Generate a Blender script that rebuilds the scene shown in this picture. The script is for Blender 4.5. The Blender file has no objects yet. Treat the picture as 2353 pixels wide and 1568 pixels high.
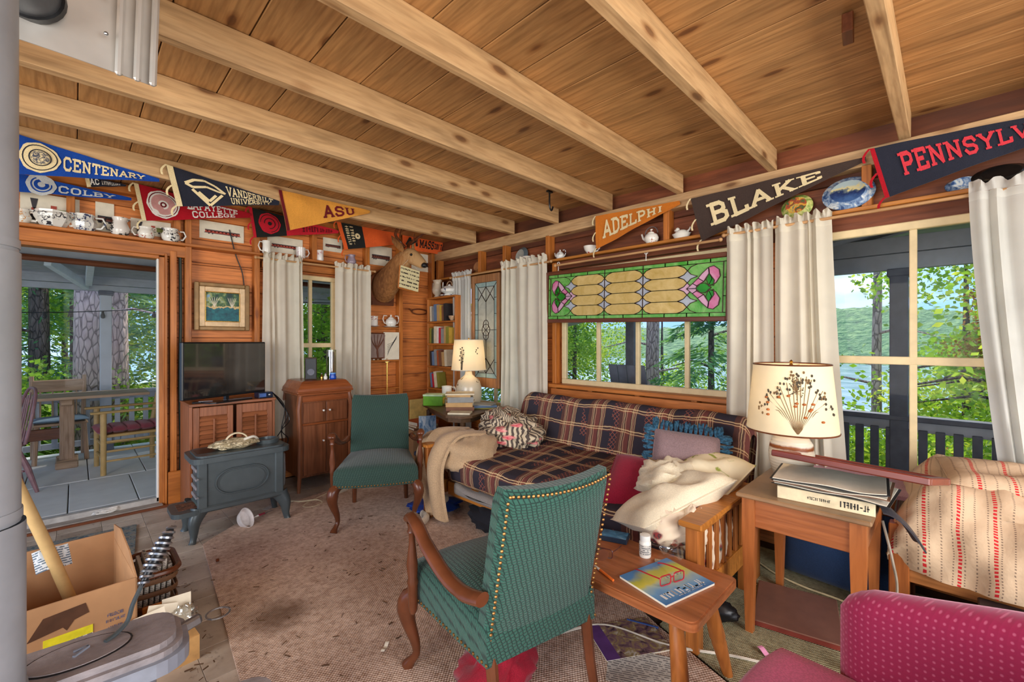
import bpy, math, random
from mathutils import Vector, Matrix
random.seed(7)
R = math.radians
sc = bpy.context.scene
COL = sc.collection
# ---------------------------------------------------------------- camera, sky, sun, exposure
# x runs along the left-hand (door) wall towards the corner, y runs away towards that wall, z up; metres
F, CX, CY, H = 1005.0, 1176.5, 784.0, 1.323      # focal length in px of the 2353x1568 frame, centre, eye height
XB, YA, ZC = 3.15, 4.49, 2.54                    # stud face of right wall, stud face of left wall, ceiling
cam = bpy.data.cameras.new('camera'); cam.sensor_width = 36.0; cam.lens = F / 2353 * 36
cam.clip_start = 0.02; cam.clip_end = 600
camo = bpy.data.objects.new('camera', cam); COL.objects.link(camo)
camo.location = (0, 0, H); camo.rotation_euler = (R(90), 0, R(-45)); sc.camera = camo
sc.view_settings.view_transform = 'Standard'; sc.view_settings.look = 'None'
sc.view_settings.exposure = 0.43; sc.view_settings.gamma = 1.0; sc.view_settings.use_curve_mapping = False
if hasattr(sc, 'cycles'):                        # light paths: enough bounces for the room, no more
    cy = sc.cycles; cy.max_bounces = 6; cy.diffuse_bounces = 4; cy.glossy_bounces = 2; cy.transmission_bounces = 3; cy.transparent_max_bounces = 10; cy.adaptive_threshold = .03
W = bpy.data.worlds.new('sky'); sc.world = W; W.use_nodes = True
_n = W.node_tree.nodes; _l = W.node_tree.links
_tc = _n.new('ShaderNodeTexCoord'); _mp = _n.new('ShaderNodeMapping'); _mp.inputs['Scale'].default_value = (3, 3, 9)
_ns = _n.new('ShaderNodeTexNoise'); _ns.inputs['Scale'].default_value = 1.3; _ns.inputs['Detail'].default_value = 6
_rp = _n.new('ShaderNodeValToRGB'); _rp.color_ramp.elements[0].position = .46; _rp.color_ramp.elements[1].position = .76
_rp.color_ramp.elements[0].color = (.25, .46, .86, 1); _rp.color_ramp.elements[1].color = (.86, .88, .95, 1)
_l.new(_tc.outputs['Generated'], _mp.inputs['Vector']); _l.new(_mp.outputs[0], _ns.inputs['Vector'])
_l.new(_ns.outputs[0], _rp.inputs[0]); _l.new(_rp.outputs[0], _n['Background'].inputs[0])
_n['Background'].inputs[1].default_value = 1.42
sun = bpy.data.lights.new('sun', 'SUN'); sun.energy = 4.2; sun.angle = R(3); sun.color = (1, .93, .8)
suno = bpy.data.objects.new('sun', sun); COL.objects.link(suno)
suno.rotation_euler = (R(52), 0, R(118))         # from beyond the right wall, fairly high

# added fill lights behind the camera, standing in for daylight from unseen windows
def fill_light(name, loc, size, energy, aim):
    l = bpy.data.lights.new(name, 'AREA'); l.shape = 'RECTANGLE'; l.size, l.size_y = size; l.energy = energy; l.color = (1.0, .95, .88)
    o = bpy.data.objects.new(name, l); COL.objects.link(o); o.location = loc
    o.rotation_euler = (Vector(aim) - Vector(loc)).to_track_quat('-Z', 'Y').to_euler()
fill_light('rear_fill_light', (.9, -2.1, 1.35), (2.6, 1.7), 105, (1.3, 2.5, 1.25))
fill_light('side_fill_light', (-2.5, .9, 1.35), (2.6, 1.7), 105, (2.0, 1.9, 1.25))

# ---------------------------------------------------------------- placing helpers
def ray(px, py):
    a = (px - CX) / F; b = (CY - py) / F
    return .70710678 * (1 + a), .70710678 * (1 - a), b
def onA(px, py, y=YA):
    dx, dy, b = ray(px, py); s = y / dy
    return Vector((dx * s, y, H + b * s))
def onB(px, py, x=XB):
    dx, dy, b = ray(px, py); s = x / dx
    return Vector((x, dy * s, H + b * s))
def onZ(px, py, z=0.0):
    dx, dy, b = ray(px, py); s = (z - H) / b
    return Vector((dx * s, dy * s, z))

# ---------------------------------------------------------------- things
def empty(name, loc, rz=0.0):
    o = bpy.data.objects.new(name, None); COL.objects.link(o); o.empty_display_size = .1
    o.location = loc; o.rotation_euler = (0, 0, rz); return o
def tag(o, label=None, cat=None, group=None, kind=None):
    if label: o['label'] = label
    if cat: o['category'] = cat
    if group: o['group'] = group
    if kind: o['kind'] = kind
    return o
def thing(name, label, cat, loc=(0, 0, 0), rz=0.0, group=None):
    return tag(empty(name, loc, rz), label, cat, group)
def copytree(o, parent=None):
    c = o.copy(); COL.objects.link(c)
    if parent: c.parent = parent
    for ch in o.children: copytree(ch, c)
    return c

class MB:
    """collects shapes, builds them as one mesh object"""
    def __init__(s): s.v = []; s.f = []; s.mi = []; s.uv = {}; s.m = 0; s.T = None
    def add(s, vs, fs, uvs=None):
        o = len(s.v)
        if s.T is not None: vs = [s.T @ Vector(v) for v in vs]
        s.v += [tuple(v) for v in vs]
        s.f += [tuple(i + o for i in f) for f in fs]; s.mi += [s.m] * len(fs)
        if uvs:
            for i, u in enumerate(uvs): s.uv[o + i] = u
        return s
    def box(s, x0, x1, y0, y1, z0, z1, c=0.0):
        if x0 > x1: x0, x1 = x1, x0
        if y0 > y1: y0, y1 = y1, y0
        if z0 > z1: z0, z1 = z1, z0
        if c <= 0:
            return s.add([(x0, y0, z0), (x1, y0, z0), (x1, y1, z0), (x0, y1, z0), (x0, y0, z1), (x1, y0, z1), (x1, y1, z1), (x0, y1, z1)],
                         [(0, 3, 2, 1), (4, 5, 6, 7), (0, 1, 5, 4), (1, 2, 6, 5), (2, 3, 7, 6), (3, 0, 4, 7)])
        c = min(c, (x1 - x0) * .45, (y1 - y0) * .45, (z1 - z0) * .45)
        vs = []
        for iz, z in enumerate((z0, z1)):
            for iy, y in enumerate((y0, y1)):
                for ix, x in enumerate((x0, x1)):
                    sx, sy, sz = (c, -c)[ix], (c, -c)[iy], (c, -c)[iz]
                    vs += [(x, y + sy, z + sz), (x + sx, y, z + sz), (x + sx, y + sy, z)]
        k = lambda ix, iy, iz, d: (iz * 4 + iy * 2 + ix) * 3 + d
        fs = []
        for i in (0, 1):
            q = [k(i, 0, 0, 0), k(i, 1, 0, 0), k(i, 1, 1, 0), k(i, 0, 1, 0)]; fs.append(q if i else q[::-1])
            q = [k(0, i, 0, 1), k(1, i, 0, 1), k(1, i, 1, 1), k(0, i, 1, 1)]; fs.append(q[::-1] if i else q)
            q = [k(0, 0, i, 2), k(1, 0, i, 2), k(1, 1, i, 2), k(0, 1, i, 2)]; fs.append(q if i else q[::-1])
        for p in (0, 1):
            for r in (0, 1):
                e = (p + r) % 2
                q = [k(p, r, 0, 0), k(p, r, 1, 0), k(p, r, 1, 1), k(p, r, 0, 1)]; fs.append(q if e else q[::-1])
                q = [k(p, 0, r, 0), k(p, 1, r, 0), k(p, 1, r, 2), k(p, 0, r, 2)]; fs.append(q[::-1] if e else q)
                q = [k(0, p, r, 1), k(1, p, r, 1), k(1, p, r, 2), k(0, p, r, 2)]; fs.append(q if e else q[::-1])
        for iz in (0, 1):
            for iy in (0, 1):
                for ix in (0, 1):
                    t = [k(ix, iy, iz, 0), k(ix, iy, iz, 1), k(ix, iy, iz, 2)]; fs.append(t if (ix + iy + iz) % 2 else t[::-1])
        return s.add(vs, fs)
    def bar(s, p, q, w, h, c=0.0, up=(0, 0, 1)):
        """box of section w x h from p to q"""
        p, q = Vector(p), Vector(q); d = q - p; L = d.length; d = d.normalized(); u = Vector(up)
        if abs(d.dot(u)) > .98: u = Vector((0, 1, 0))
        y = u.cross(d).normalized(); z = d.cross(y)
        T = Matrix(((d.x, y.x, z.x, p.x), (d.y, y.y, z.y, p.y), (d.z, y.z, z.z, p.z), (0, 0, 0, 1)))
        old = s.T; s.T = T if old is None else old @ T
        s.box(0, L, -w / 2, w / 2, -h / 2, h / 2, c); s.T = old; return s
    def tube(s, pts, r, n=8, cap=True, flat=1.0, closed=False):
        """swept round tube; r a number or one per point"""
        pts = [Vector(p) for p in pts]; m = len(pts); rr = r if hasattr(r, '__len__') else [r] * m
        vs = []; N = None
        for i in range(m):
            if closed: t = pts[(i + 1) % m] - pts[i - 1]
            else: t = pts[min(i + 1, m - 1)] - pts[max(i - 1, 0)]
            t = t.normalized() if t.length > 1e-9 else Vector((0, 0, 1))
            if N is None:
                u = Vector((0, 0, 1)) if abs(t.z) < .9 else Vector((1, 0, 0)); N = (u - t * u.dot(t)).normalized()
            else:
                N = N - t * N.dot(t); N = N.normalized() if N.length > 1e-6 else t.orthogonal().normalized()
            B = t.cross(N)
            for k in range(n):
                a = 2 * math.pi * k / n; vs.append(pts[i] + N * (math.cos(a) * rr[i]) + B * (math.sin(a) * rr[i] * flat))
        fs = []
        for i in range(m if closed else m - 1):
            j = (i + 1) % m
            for k in range(n): fs.append((i * n + k, i * n + (k + 1) % n, j * n + (k + 1) % n, j * n + k))
        if cap and not closed: fs.append(tuple(range(n))[::-1]); fs.append(tuple((m - 1) * n + k for k in range(n)))
        return s.add(vs, fs)
    def lathe(s, prof, n=20, c=(0, 0, 0), sx=1.0, sy=1.0, cap=True):
        vs = []; m = len(prof)
        for r, z in prof:
            for k in range(n):
                a = 2 * math.pi * k / n; vs.append((c[0] + math.cos(a) * r * sx, c[1] + math.sin(a) * r * sy, c[2] + z))
        fs = [(i * n + k, i * n + (k + 1) % n, (i + 1) * n + (k + 1) % n, (i + 1) * n + k) for i in range(m - 1) for k in range(n)]
        if cap:
            if prof[0][0] > 1e-5: fs.append(tuple(range(n))[::-1])
            if prof[-1][0] > 1e-5: fs.append(tuple((m - 1) * n + k for k in range(n)))
        return s.add(vs, fs)
    def prism(s, poly, y0, y1, plane='xz'):
        """polygon extruded: plane xz -> along y, xy -> along z, yz -> along x"""
        n = len(poly)
        mk = {'xz': lambda p, t: (p[0], t, p[1]), 'xy': lambda p, t: (p[0], p[1], t), 'yz': lambda p, t: (t, p[0], p[1])}[plane]
        ar = sum(poly[i][0] * poly[(i + 1) % n][1] - poly[(i + 1) % n][0] * poly[i][1] for i in range(n))
        flip = (ar > 0) == (plane == 'xz')
        if y0 > y1: y0, y1 = y1, y0
        P = poly[::-1] if flip else poly
        if plane == 'xz': P = P  # orientation handled by flip
        vs = [mk(p, y0) for p in P] + [mk(p, y1) for p in P]
        fs = [tuple(range(n))[::-1], tuple(range(n, 2 * n))] + [(i, (i + 1) % n, n + (i + 1) % n, n + i) for i in range(n)]
        return s.add(vs, fs)
    def sheet(s, fn, nu, nv, uvs=(1, 1), thick=0.0):
        """surface fn(u,v)->point, u and v in 0..1; optional thickness along normals"""
        P = [[Vector(fn(i / nu, j / nv)) for j in range(nv + 1)] for i in range(nu + 1)]
        uv = [(i / nu * uvs[0], j / nv * uvs[1]) for i in range(nu + 1) for j in range(nv + 1)]
        idx = lambda i, j: i * (nv + 1) + j
        fs = [(idx(i, j), idx(i + 1, j), idx(i + 1, j + 1), idx(i, j + 1)) for i in range(nu) for j in range(nv)]
        if not thick: return s.add([p for r in P for p in r], fs, uv)
        vs = [p for r in P for p in r]; off = []
        for i in range(nu + 1):
            for j in range(nv + 1):
                a = P[min(i + 1, nu)][j] - P[max(i - 1, 0)][j]; b = P[i][min(j + 1, nv)] - P[i][max(j - 1, 0)]
                n = a.cross(b); n = n.normalized() if n.length > 1e-12 else Vector((0, 0, 1)); off.append(P[i][j] - n * thick)
        M = len(vs); ed = [idx(i, 0) for i in range(nu + 1)] + [idx(nu, j) for j in range(1, nv + 1)] + [idx(i, nv) for i in range(nu - 1, -1, -1)] + [idx(0, j) for j in range(nv - 1, 0, -1)]
        fs2 = fs + [tuple(M + k for k in f[::-1]) for f in fs] + [(ed[(k + 1) % len(ed)], ed[k], M + ed[k], M + ed[(k + 1) % len(ed)]) for k in range(len(ed))]
        return s.add(vs + off, fs2, uv + uv)
    def pillow(s, w, d, h, n=12, pinch=.12, seed=0, lump=.0):
        """cushion centred on origin: w (x) by d (y), thickness h (z)"""
        rnd = random.Random(seed); ph = [rnd.uniform(0, 6) for _ in range(6)]
        for sg in (1, -1):
            vs = []; uv = []
            for i in range(n + 1):
                for j in range(n + 1):
                    a, b = i / n * 2 - 1, j / n * 2 - 1
                    x = a * w / 2 * (1 - pinch * (1 - b * b) * abs(a) ** 3 * .5 * -1 - pinch * .5 * (1 - b * b)); y = b * d / 2 * (1 - pinch * .5 * (1 - a * a))
                    z = sg * h / 2 * (max(0, (1 - a ** 4)) * max(0, (1 - b ** 4))) ** .55
                    z += lump * (1 - a * a) * (1 - b * b) * (math.sin(3 * a * 2 + ph[0] + 2 * b) + math.sin(5 * b + ph[1] - 3 * a) * .6 + math.sin(9 * a + 7 * b + ph[2]) * .3)
                    vs.append((x, y, z)); uv.append((i / n * w, j / n * d))
            fs = [(i * (n + 1) + j, (i + 1) * (n + 1) + j, (i + 1) * (n + 1) + j + 1, i * (n + 1) + j + 1) for i in range(n) for j in range(n)]
            s.add(vs, fs if sg > 0 else [f[::-1] for f in fs], uv)
        return s
    def ball(s, c, rx, ry=None, rz=None, n=10, m=7):
        ry = rx if ry is None else ry; rz = rx if rz is None else rz
        prof = [(math.sin(math.pi * i / m), -math.cos(math.pi * i / m)) for i in range(m + 1)]
        vs = []
        for r, z in prof:
            for k in range(n):
                a = 2 * math.pi * k / n; vs.append((c[0] + math.cos(a) * r * rx, c[1] + math.sin(a) * r * ry, c[2] + z * rz))
        return s.add(vs, [(i * n + k, i * n + (k + 1) % n, (i + 1) * n + (k + 1) % n, (i + 1) * n + k) for i in range(m) for k in range(n)])
    def mesh(s, name, mats, smooth=False):
        me = bpy.data.meshes.new(name); me.from_pydata(s.v, [], s.f)
        for m in (mats if isinstance(mats, (list, tuple)) else [mats]): me.materials.append(m)
        if max(s.mi, default=0) > 0: me.polygons.foreach_set('material_index', s.mi)
        if s.uv:
            lay = me.uv_layers.new(name='uv'); vi = [0] * len(me.loops); me.loops.foreach_get('vertex_index', vi)
            fl = []
            for i in vi: fl += s.uv.get(i, (0, 0))
            lay.data.foreach_set('uv', fl)
        if smooth:
            me.polygons.foreach_set('use_smooth', [True] * len(me.polygons))
            me.update(); me.set_sharp_from_angle(angle=R(smooth if smooth is not True else 42))
        me.update(); return me
    def build(s, name, mats, parent=None, smooth=False, loc=(0, 0, 0), rot=(0, 0, 0)):
        o = bpy.data.objects.new(name, s.mesh(name, mats, smooth)); COL.objects.link(o)
        o.location = loc; o.rotation_euler = rot
        if parent: o.parent = parent
        return o
_bc = {}
def board(name, L, w, t, mat, parent, loc, rot=(0, 0, 0), c=.003):
    """a plank along local x, width along y, thickness along z; alike planks share a mesh"""
    k = (round(L, 3), round(w, 3), round(t, 3), mat.name, c)
    if k not in _bc: _bc[k] = MB().box(-L / 2, L / 2, -w / 2, w / 2, -t / 2, t / 2, c).mesh(name, mat)
    o = bpy.data.objects.new(name, _bc[k]); COL.objects.link(o); o.location = loc; o.rotation_euler = rot
    if parent: o.parent = parent
    return o
def single(name, mb, mats, label, cat, smooth=False, loc=(0, 0, 0), rot=(0, 0, 0), group=None):
    return tag(mb.build(name, mats, None, smooth, loc, rot), label, cat, group)
def arc(c, r, a0, a1, n, plane='xz', t=0.0):
    o = []
    for i in range(n + 1):
        a = R(a0 + (a1 - a0) * i / n); p, q = c[0] + r * math.cos(a), c[1] + r * math.sin(a)
        o.append((p, t, q) if plane == 'xz' else (p, q, t) if plane == 'xy' else (t, p, q))
    return o
def bez(pts, n=8):
    """smooth Catmull-Rom through points"""
    P = [Vector(p) for p in pts]; o = []
    for i in range(len(P) - 1):
        a, b, c, d = P[max(i - 1, 0)], P[i], P[i + 1], P[min(i + 2, len(P) - 1)]
        for k in range(n):
            t = k / n; o.append(.5 * ((2 * b) + (c - a) * t + (2 * a - 5 * b + 4 * c - d) * t * t + (3 * b - a - 3 * c + d) * t ** 3))
    return o + [P[-1]]

# ---------------------------------------------------------------- materials
def col(r, g, b):
    f = lambda v: (v / 255 / 12.92) if v / 255 <= .04045 else ((v / 255 + .055) / 1.055) ** 2.4
    return (f(r), f(g), f(b), 1.0)
class G:
    """small helper around a material's node tree"""
    def __init__(s, name, rough=.6, metal=0.0, spec=.4):
        s.m = bpy.data.materials.new(name); s.m.use_nodes = True; s.nt = s.m.node_tree; s.b = s.nt.nodes['Principled BSDF']
        s.b.inputs['Roughness'].default_value = rough; s.b.inputs['Metallic'].default_value = metal; s.b.inputs['Specular IOR Level'].default_value = spec
    def n(s, t, ins=None, **pr):
        n = s.nt.nodes.new('ShaderNode' + t)
        for k, v in pr.items(): setattr(n, k, v)
        for k, v in (ins or {}).items(): s.put(n.inputs[k], v)
        return n
    def put(s, sock, v):
        if hasattr(v, 'links'): s.nt.links.new(v, sock)
        else: sock.default_value = v
    def co(s, rnd=True, scale=(1, 1, 1), kind='Object', rot=(0, 0, 0)):
        v = s.n('TexCoord').outputs[kind]
        if rnd:
            r = s.n('ObjectInfo').outputs['Random']; k = s.math('MULTIPLY', r, 53.0)
            v = s.n('VectorMath', {0: v, 1: s.n('CombineXYZ', {0: k, 1: k, 2: k}).outputs[0]}, operation='ADD').outputs[0]
        return s.n('Mapping', {'Vector': v, 'Scale': scale, 'Rotation': rot}).outputs[0]
    def math(s, op, a, b=None, c=None):
        d = {0: a}
        if b is not None: d[1] = b
        if c is not None: d[2] = c
        return s.n('Math', d, operation=op).outputs[0]
    def noise(s, v, sc_=5, det=3, rough=.55, dist=0.0):
        return s.n('TexNoise', {'Vector': v, 'Scale': sc_, 'Detail': det, 'Roughness': rough, 'Distortion': dist}).outputs[0]
    def vor(s, v, sc_=5, feature='F1', rnd=1.0):
        return s.n('TexVoronoi', {'Vector': v, 'Scale': sc_, 'Randomness': rnd}, feature=feature)
    def ramp(s, f, stops, interp='LINEAR'):
        n = s.n('ValToRGB', {0: f}); r = n.color_ramp; r.interpolation = interp
        while len(r.elements) < len(stops): r.elements.new(.5)
        for e, (p, c) in zip(r.elements, stops): e.position = p; e.color = c
        return n.outputs[0]
    def mix(s, f, a, b, blend='MIX'):
        n = s.n('Mix', data_type='RGBA', blend_type=blend); s.put(n.inputs[0], f); s.put(n.inputs[6], a); s.put(n.inputs[7], b); return n.outputs[2]
    def xyz(s, v): return s.n('SeparateXYZ', {0: v}).outputs
    def color(s, c): s.put(s.b.inputs['Base Color'], c); return s
    def bump(s, h, st=.3, d=.01): s.put(s.b.inputs['Normal'], s.n('Bump', {'Height': h, 'Strength': st, 'Distance': d}).outputs[0]); return s
    def thin(s, c, fac=.5):
        """cloth, leaf or paper that lets light through"""
        t = s.n('BsdfTranslucent', {0: c}); mx = s.n('MixShader', {0: fac, 1: s.b.outputs[0], 2: t.outputs[0]})
        s.nt.links.new(mx.outputs[0], s.nt.nodes['Material Output'].inputs[0]); return s
def vary(c, k): return tuple(min(1, x * k) for x in c[:3]) + (1,)
def plain(name, c, rough=.6, metal=0.0, var=.18, ns=18, bump=0.0, bs=60, spec=.4):
    g = G(name, rough, metal, spec); v = g.co()
    g.color(g.ramp(g.noise(v, ns, 4), [(.3, vary(c, 1 - var)), (.7, vary(c, 1 + var))]))
    if bump: g.bump(g.noise(v, bs, 3), bump, .005)
    return g.m
def wood(name, c, axis=0, rough=.55, var=.35, knots=.5, sc_=1.0, stain=None, bump=.15):
    """grain along the given local axis, growth streaks, knots"""
    g = G(name, rough); st = [9 * sc_] * 3; st[axis] = .9 * sc_
    v = g.co(True, st); n1 = g.noise(v, 1.6, 4, .6, .6)
    w = g.n('TexNoise', {'Vector': g.n('Mapping', {'Vector': v, 'Scale': (1, 1, 1)}).outputs[0], 'Scale': 7.0, 'Detail': 2}).outputs[0]
    base = g.ramp(n1, [(.3, vary(c, 1 - var)), (.5, c), (.72, vary(c, 1 + var * .7))])
    fine = g.ramp(w, [(.33, (.66, .6, .54, 1)), (.6, (1, 1, 1, 1))])
    wv = g.n('TexWave', {'Vector': v, 'Scale': 1.1, 'Distortion': 7.0, 'Detail': 2.0, 'Detail Scale': .6}, bands_direction=('Y', 'Z', 'X')[axis or 0]).outputs[0]
    o = g.mix(.6, base, fine, 'MULTIPLY'); o = g.mix(.42, o, g.ramp(wv, [(.0, (.66, .58, .5, 1)), (.35, (1, 1, 1, 1))]), 'MULTIPLY')
    if knots:
        ks = [7.0 * sc_] * 3; ks[axis] = 2.6 * sc_
        kv = g.vor(g.co(True, ks), 1.0); d = kv.outputs['Distance']
        k = g.ramp(d, [(.0, (.14, .06, .03, 1)), (.09, (.26, .13, .06, 1)), (.12, (.62, .5, .4, 1)), (.2, (1, 1, 1, 1))])
        o = g.mix(knots, o, k, 'MULTIPLY')
    if stain:
        s2 = [2.2] * 3; s2[axis] = .5
        o = g.mix(g.ramp(g.noise(g.co(True, s2), 1.5, 3), [(.45, (0, 0, 0, 1)), (.7, (1, 1, 1, 1))]), o, stain)
    if axis is not None:
        r = g.n('ObjectInfo').outputs['Random']; o = g.mix(1.0, o, g.ramp(r, [(0, (.84, .82, .8, 1)), (1, (1.0, 1.0, 1.0, 1))]), 'MULTIPLY')
    g.color(o); g.bump(w, bump, .004); return g.m
def fabric(name, c, ws=260, rough=.9, var=.12, bump=.35, c2=None, big=3.0):
    g = G(name, rough, 0, .15); v = g.co(False)
    n = g.noise(v, big, 3); f = g.noise(v, ws, 1)
    o = g.mix(g.ramp(f, [(.4, (0, 0, 0, 1)), (.6, (1, 1, 1, 1))]), vary(c, 1 - var), c2 or vary(c, 1 + var))
    g.color(g.mix(.8, o, g.ramp(n, [(.3, (.8, .8, .8, 1)), (.7, (1.1, 1.1, 1.1, 1))]), 'MULTIPLY'))
    g.b.inputs['Sheen Weight'].default_value = .15
    g.bump(f, bump, .003); return g.m
def ceramic(name, c, deco, amount=.42, sc_=48, rough=.18, band=None):
    """glazed pottery with a printed pattern"""
    g = G(name, rough, 0, .5); v = g.co(True)
    d = g.ramp(g.noise(v, sc_, 4, .6, .8), [(amount + .12, (0, 0, 0, 1)), (amount + .16, (1, 1, 1, 1))])
    k = g.ramp(g.noise(v, sc_ * .22, 1), [(.47, (0, 0, 0, 1)), (.5, (1, 1, 1, 1))])
    g.color(g.mix(g.mix(1.0, d, k, 'MULTIPLY'), c, deco)); return g.m
def printed(name, stops, sc_=14, rough=.55, seed=0.0, dist=1.0, stretch=(1, 1, 1)):
    """blotchy colour printing (covers, posters, paintings)"""
    g = G(name, rough); v = g.co(True, stretch)
    v = g.n('Mapping', {'Vector': v, 'Location': (seed, seed * .7, seed * 1.3)}).outputs[0]
    g.color(g.ramp(g.noise(v, sc_, 4, .6, dist), stops)); return g.m
def lines(name, c, ink, per=.012, duty=.45, axis=2, brk=60, rough=.8, along=0):
    """paper with rows of type"""
    g = G(name, rough); v = g.co(False); x = g.xyz(v)
    row = g.math('LESS_THAN', g.math('FRACT', g.math('DIVIDE', x[axis], per)), duty)
    wd = g.math('GREATER_THAN', g.noise(v, brk, 2), .46)
    g.color(g.mix(g.math('MULTIPLY', row, wd), c, ink)); return g.m
# ---------------------------------------------------------------- shared materials
PINE = wood('ceiling_pine', col(188, 140, 88), 0, .55, .3, .8)
JOIST = wood('joist_pine', col(206, 168, 122), 0, .6, .25, .8)
ORANGE = wood('wall_pine_orange', col(226, 138, 70), 0, .5, .25, .6)
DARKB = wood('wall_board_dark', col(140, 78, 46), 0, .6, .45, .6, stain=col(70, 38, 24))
TRIMO = wood('trim_pine_orange', col(196, 118, 50), 0, .45, .25, .6)
TRIMX, TRIMZ = TRIMO, wood('trim_pine_upright', col(196, 120, 54), 2, .45, .25, .6)
CREAM = plain('cream_paint', col(214, 192, 146), .45, var=.08)
WALNUT = wood('walnut_x', col(112, 62, 36), 0, .35, .3, 0)
WALNUTZ = wood('walnut_z', col(112, 62, 36), 2, .35, .3, 0)
MAHOG = plain('mahogany_polish', col(98, 54, 32), .25, var=.3, ns=7)
HONEY = wood('honey_oak', col(188, 120, 50), 0, .35, .2, .2)
HONEYZ = wood('honey_oak_z', col(176, 106, 48), 2, .35, .2, .2)
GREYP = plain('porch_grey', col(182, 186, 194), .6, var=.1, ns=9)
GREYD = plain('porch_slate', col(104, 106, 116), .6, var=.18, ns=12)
PALEB = plain('porch_pale_blue', col(226, 236, 244), .6, var=.06)
BLACK = plain('black_plastic', col(22, 22, 24), .35, var=.2)
BRASS = plain('brass', col(200, 160, 80), .25, 1.0, .1)
STEEL = plain('steel', col(150, 152, 156), .32, .9, .15)
IRON = plain('cast_iron_grey', col(80, 88, 90), .36, .35, .12, 9, .12, 90)
WHITE = plain('white_paint', col(226, 224, 216), .5, var=.05)
PAPER = plain('paper', col(222, 212, 190), .8, var=.07)
KRAFT = plain('cardboard', col(176, 132, 92), .85, var=.12, ns=7)
def glassmat(name, tint=(1, 1, 1, 1), gl=.08, rough=.02, k=.25):
    g = G(name); t = g.n('BsdfTransparent', {0: tint}); r = g.n('BsdfGlossy', {0: (1, 1, 1, 1), 1: rough})
    lw = g.n('LayerWeight', {0: .25}).outputs['Facing']
    mx = g.n('MixShader', {0: g.math('MULTIPLY_ADD', lw, k, gl), 1: t.outputs[0], 2: r.outputs[0]})
    g.nt.links.new(mx.outputs[0], g.nt.nodes['Material Output'].inputs[0]); return g.m
PANE = glassmat('window_glass', (.97, .98, .98, 1), .002, .02, .012)

def struct(name, mb, mat, smooth=False):
    return tag(mb.build(name, mat, None, smooth), kind='structure')
# ---------------------------------------------------------------- floor
def floor_mat():
    g = G('worn_floor_tile', .55); v = g.co(True)
    a = g.ramp(g.noise(v, 3.0, 5), [(.3, col(146, 130, 114)), (.7, col(204, 192, 176))])
    s = g.ramp(g.noise(v, 26, 5, .7), [(.58, (0, 0, 0, 1)), (.72, (1, 1, 1, 1))])
    o = g.mix(g.math('MULTIPLY', s, .7), a, col(74, 60, 50)); g.color(o); g.bump(g.noise(v, 40, 3), .15, .003); return g.m
FTILE = floor_mat()
floor = struct('floor', MB().box(-2.6, XB + .1, -2.2, YA + .1, -.05, -.008), plain('subfloor', col(60, 48, 40)))
_y0 = -1.0
for i in range(16):
    for j in range(26):
        x = -1.55 + i * .225; y = _y0 + j * .225
        if x > 1.4 and y > 0.3 and y < 3.2: continue
        if y > YA - .0: continue
        board('tile', .2235, .2235, .008, FTILE, floor, (x, y, -.004), (0, 0, random.choice((0, R(90)))), .0012)
# ---------------------------------------------------------------- ceiling
ceiling = struct('ceiling', MB().box(-2.6, XB + .12, -2.2, YA + .12, ZC + .022, ZC + .05), plain('roof_dark', col(58, 38, 24)))
x = -2.6; k = 0
while x < XB + .1:
    w = .226 + .02 * random.random()
    board('board', 6.78, w - .004, .02, PINE, ceiling, (x + w / 2, 1.19, ZC + .011 + random.uniform(-.001, .001)), (0, 0, R(90)), .003); x += w
for yj in (3.76, 3.16, 2.59, 2.02, 1.426, .823, .194, -.42, -1.0):
    board('joist', 5.76, .05, .132, JOIST, ceiling, (.27, yj - .025, 2.474), (R(random.uniform(-.6, .6)), 0, 0), .003)
board('joist_block', .1, .035, .07, WALNUT, ceiling, (2.06, .27, ZC - .04), (0, 0, .1))
# iron hook on the ceiling near the joist ends
_h = onB(1390, 405, 2.75)
single('ceiling_hook', MB().tube(bez([(0, 0, .14), (0, 0, .04), (.015, 0, .0), (.03, 0, .0), (.042, 0, .03)], 5), .007, 6).box(-.03, .03, -.012, .012, .135, .15, .003),
       BLACK, 'small black iron hook screwed into the ceiling boards', 'hook', True, (2.72, 2.29, ZC - .15))

# ---------------------------------------------------------------- walls: horizontal boards behind open studs
def wall_boards(root, rows, a0, a1, opens, place, mat):
    for k in range(len(rows) - 1):
        z0, z1 = rows[k], rows[k + 1]; cuts = [(a0, a1)]
        for (o0, o1, p0, p1) in opens:
            if p0 < (z0 + z1) / 2 < p1:
                nc = []
                for (c0, c1) in cuts:
                    if o1 <= c0 or o0 >= c1: nc.append((c0, c1)); continue
                    if o0 > c0: nc.append((c0, o0))
                    if o1 < c1: nc.append((o1, c1))
                cuts = nc
        for (c0, c1) in cuts:
            if c1 - c0 > .03: place(root, c1 - c0, z1 - z0 - .004, (c0 + c1) / 2, (z0 + z1) / 2, mat)
def wall_back(name, a0, a1, opens, T, mat):
    """backing sheet with openings cut out, as one mesh"""
    mb = MB(); xs = sorted({a0, a1} | {v for o in opens for v in o[:2]}); zs = sorted({-.05, ZC + .03} | {v for o in opens for v in o[2:]})
    for i in range(len(xs) - 1):
        for j in range(len(zs) - 1):
            cx, cz = (xs[i] + xs[i + 1]) / 2, (zs[j] + zs[j + 1]) / 2
            if any(o[0] < cx < o[1] and o[2] < cz < o[3] for o in opens): continue
            T(mb, xs[i], xs[i + 1], zs[j], zs[j + 1])
    return struct(name, mb, mat)
SIDING = plain('outer_siding', col(96, 92, 88), .8)
DOOR = (-1.35, .515, -.05, 2.0); WA = (1.42, 1.93, .72, 1.98)
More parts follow.
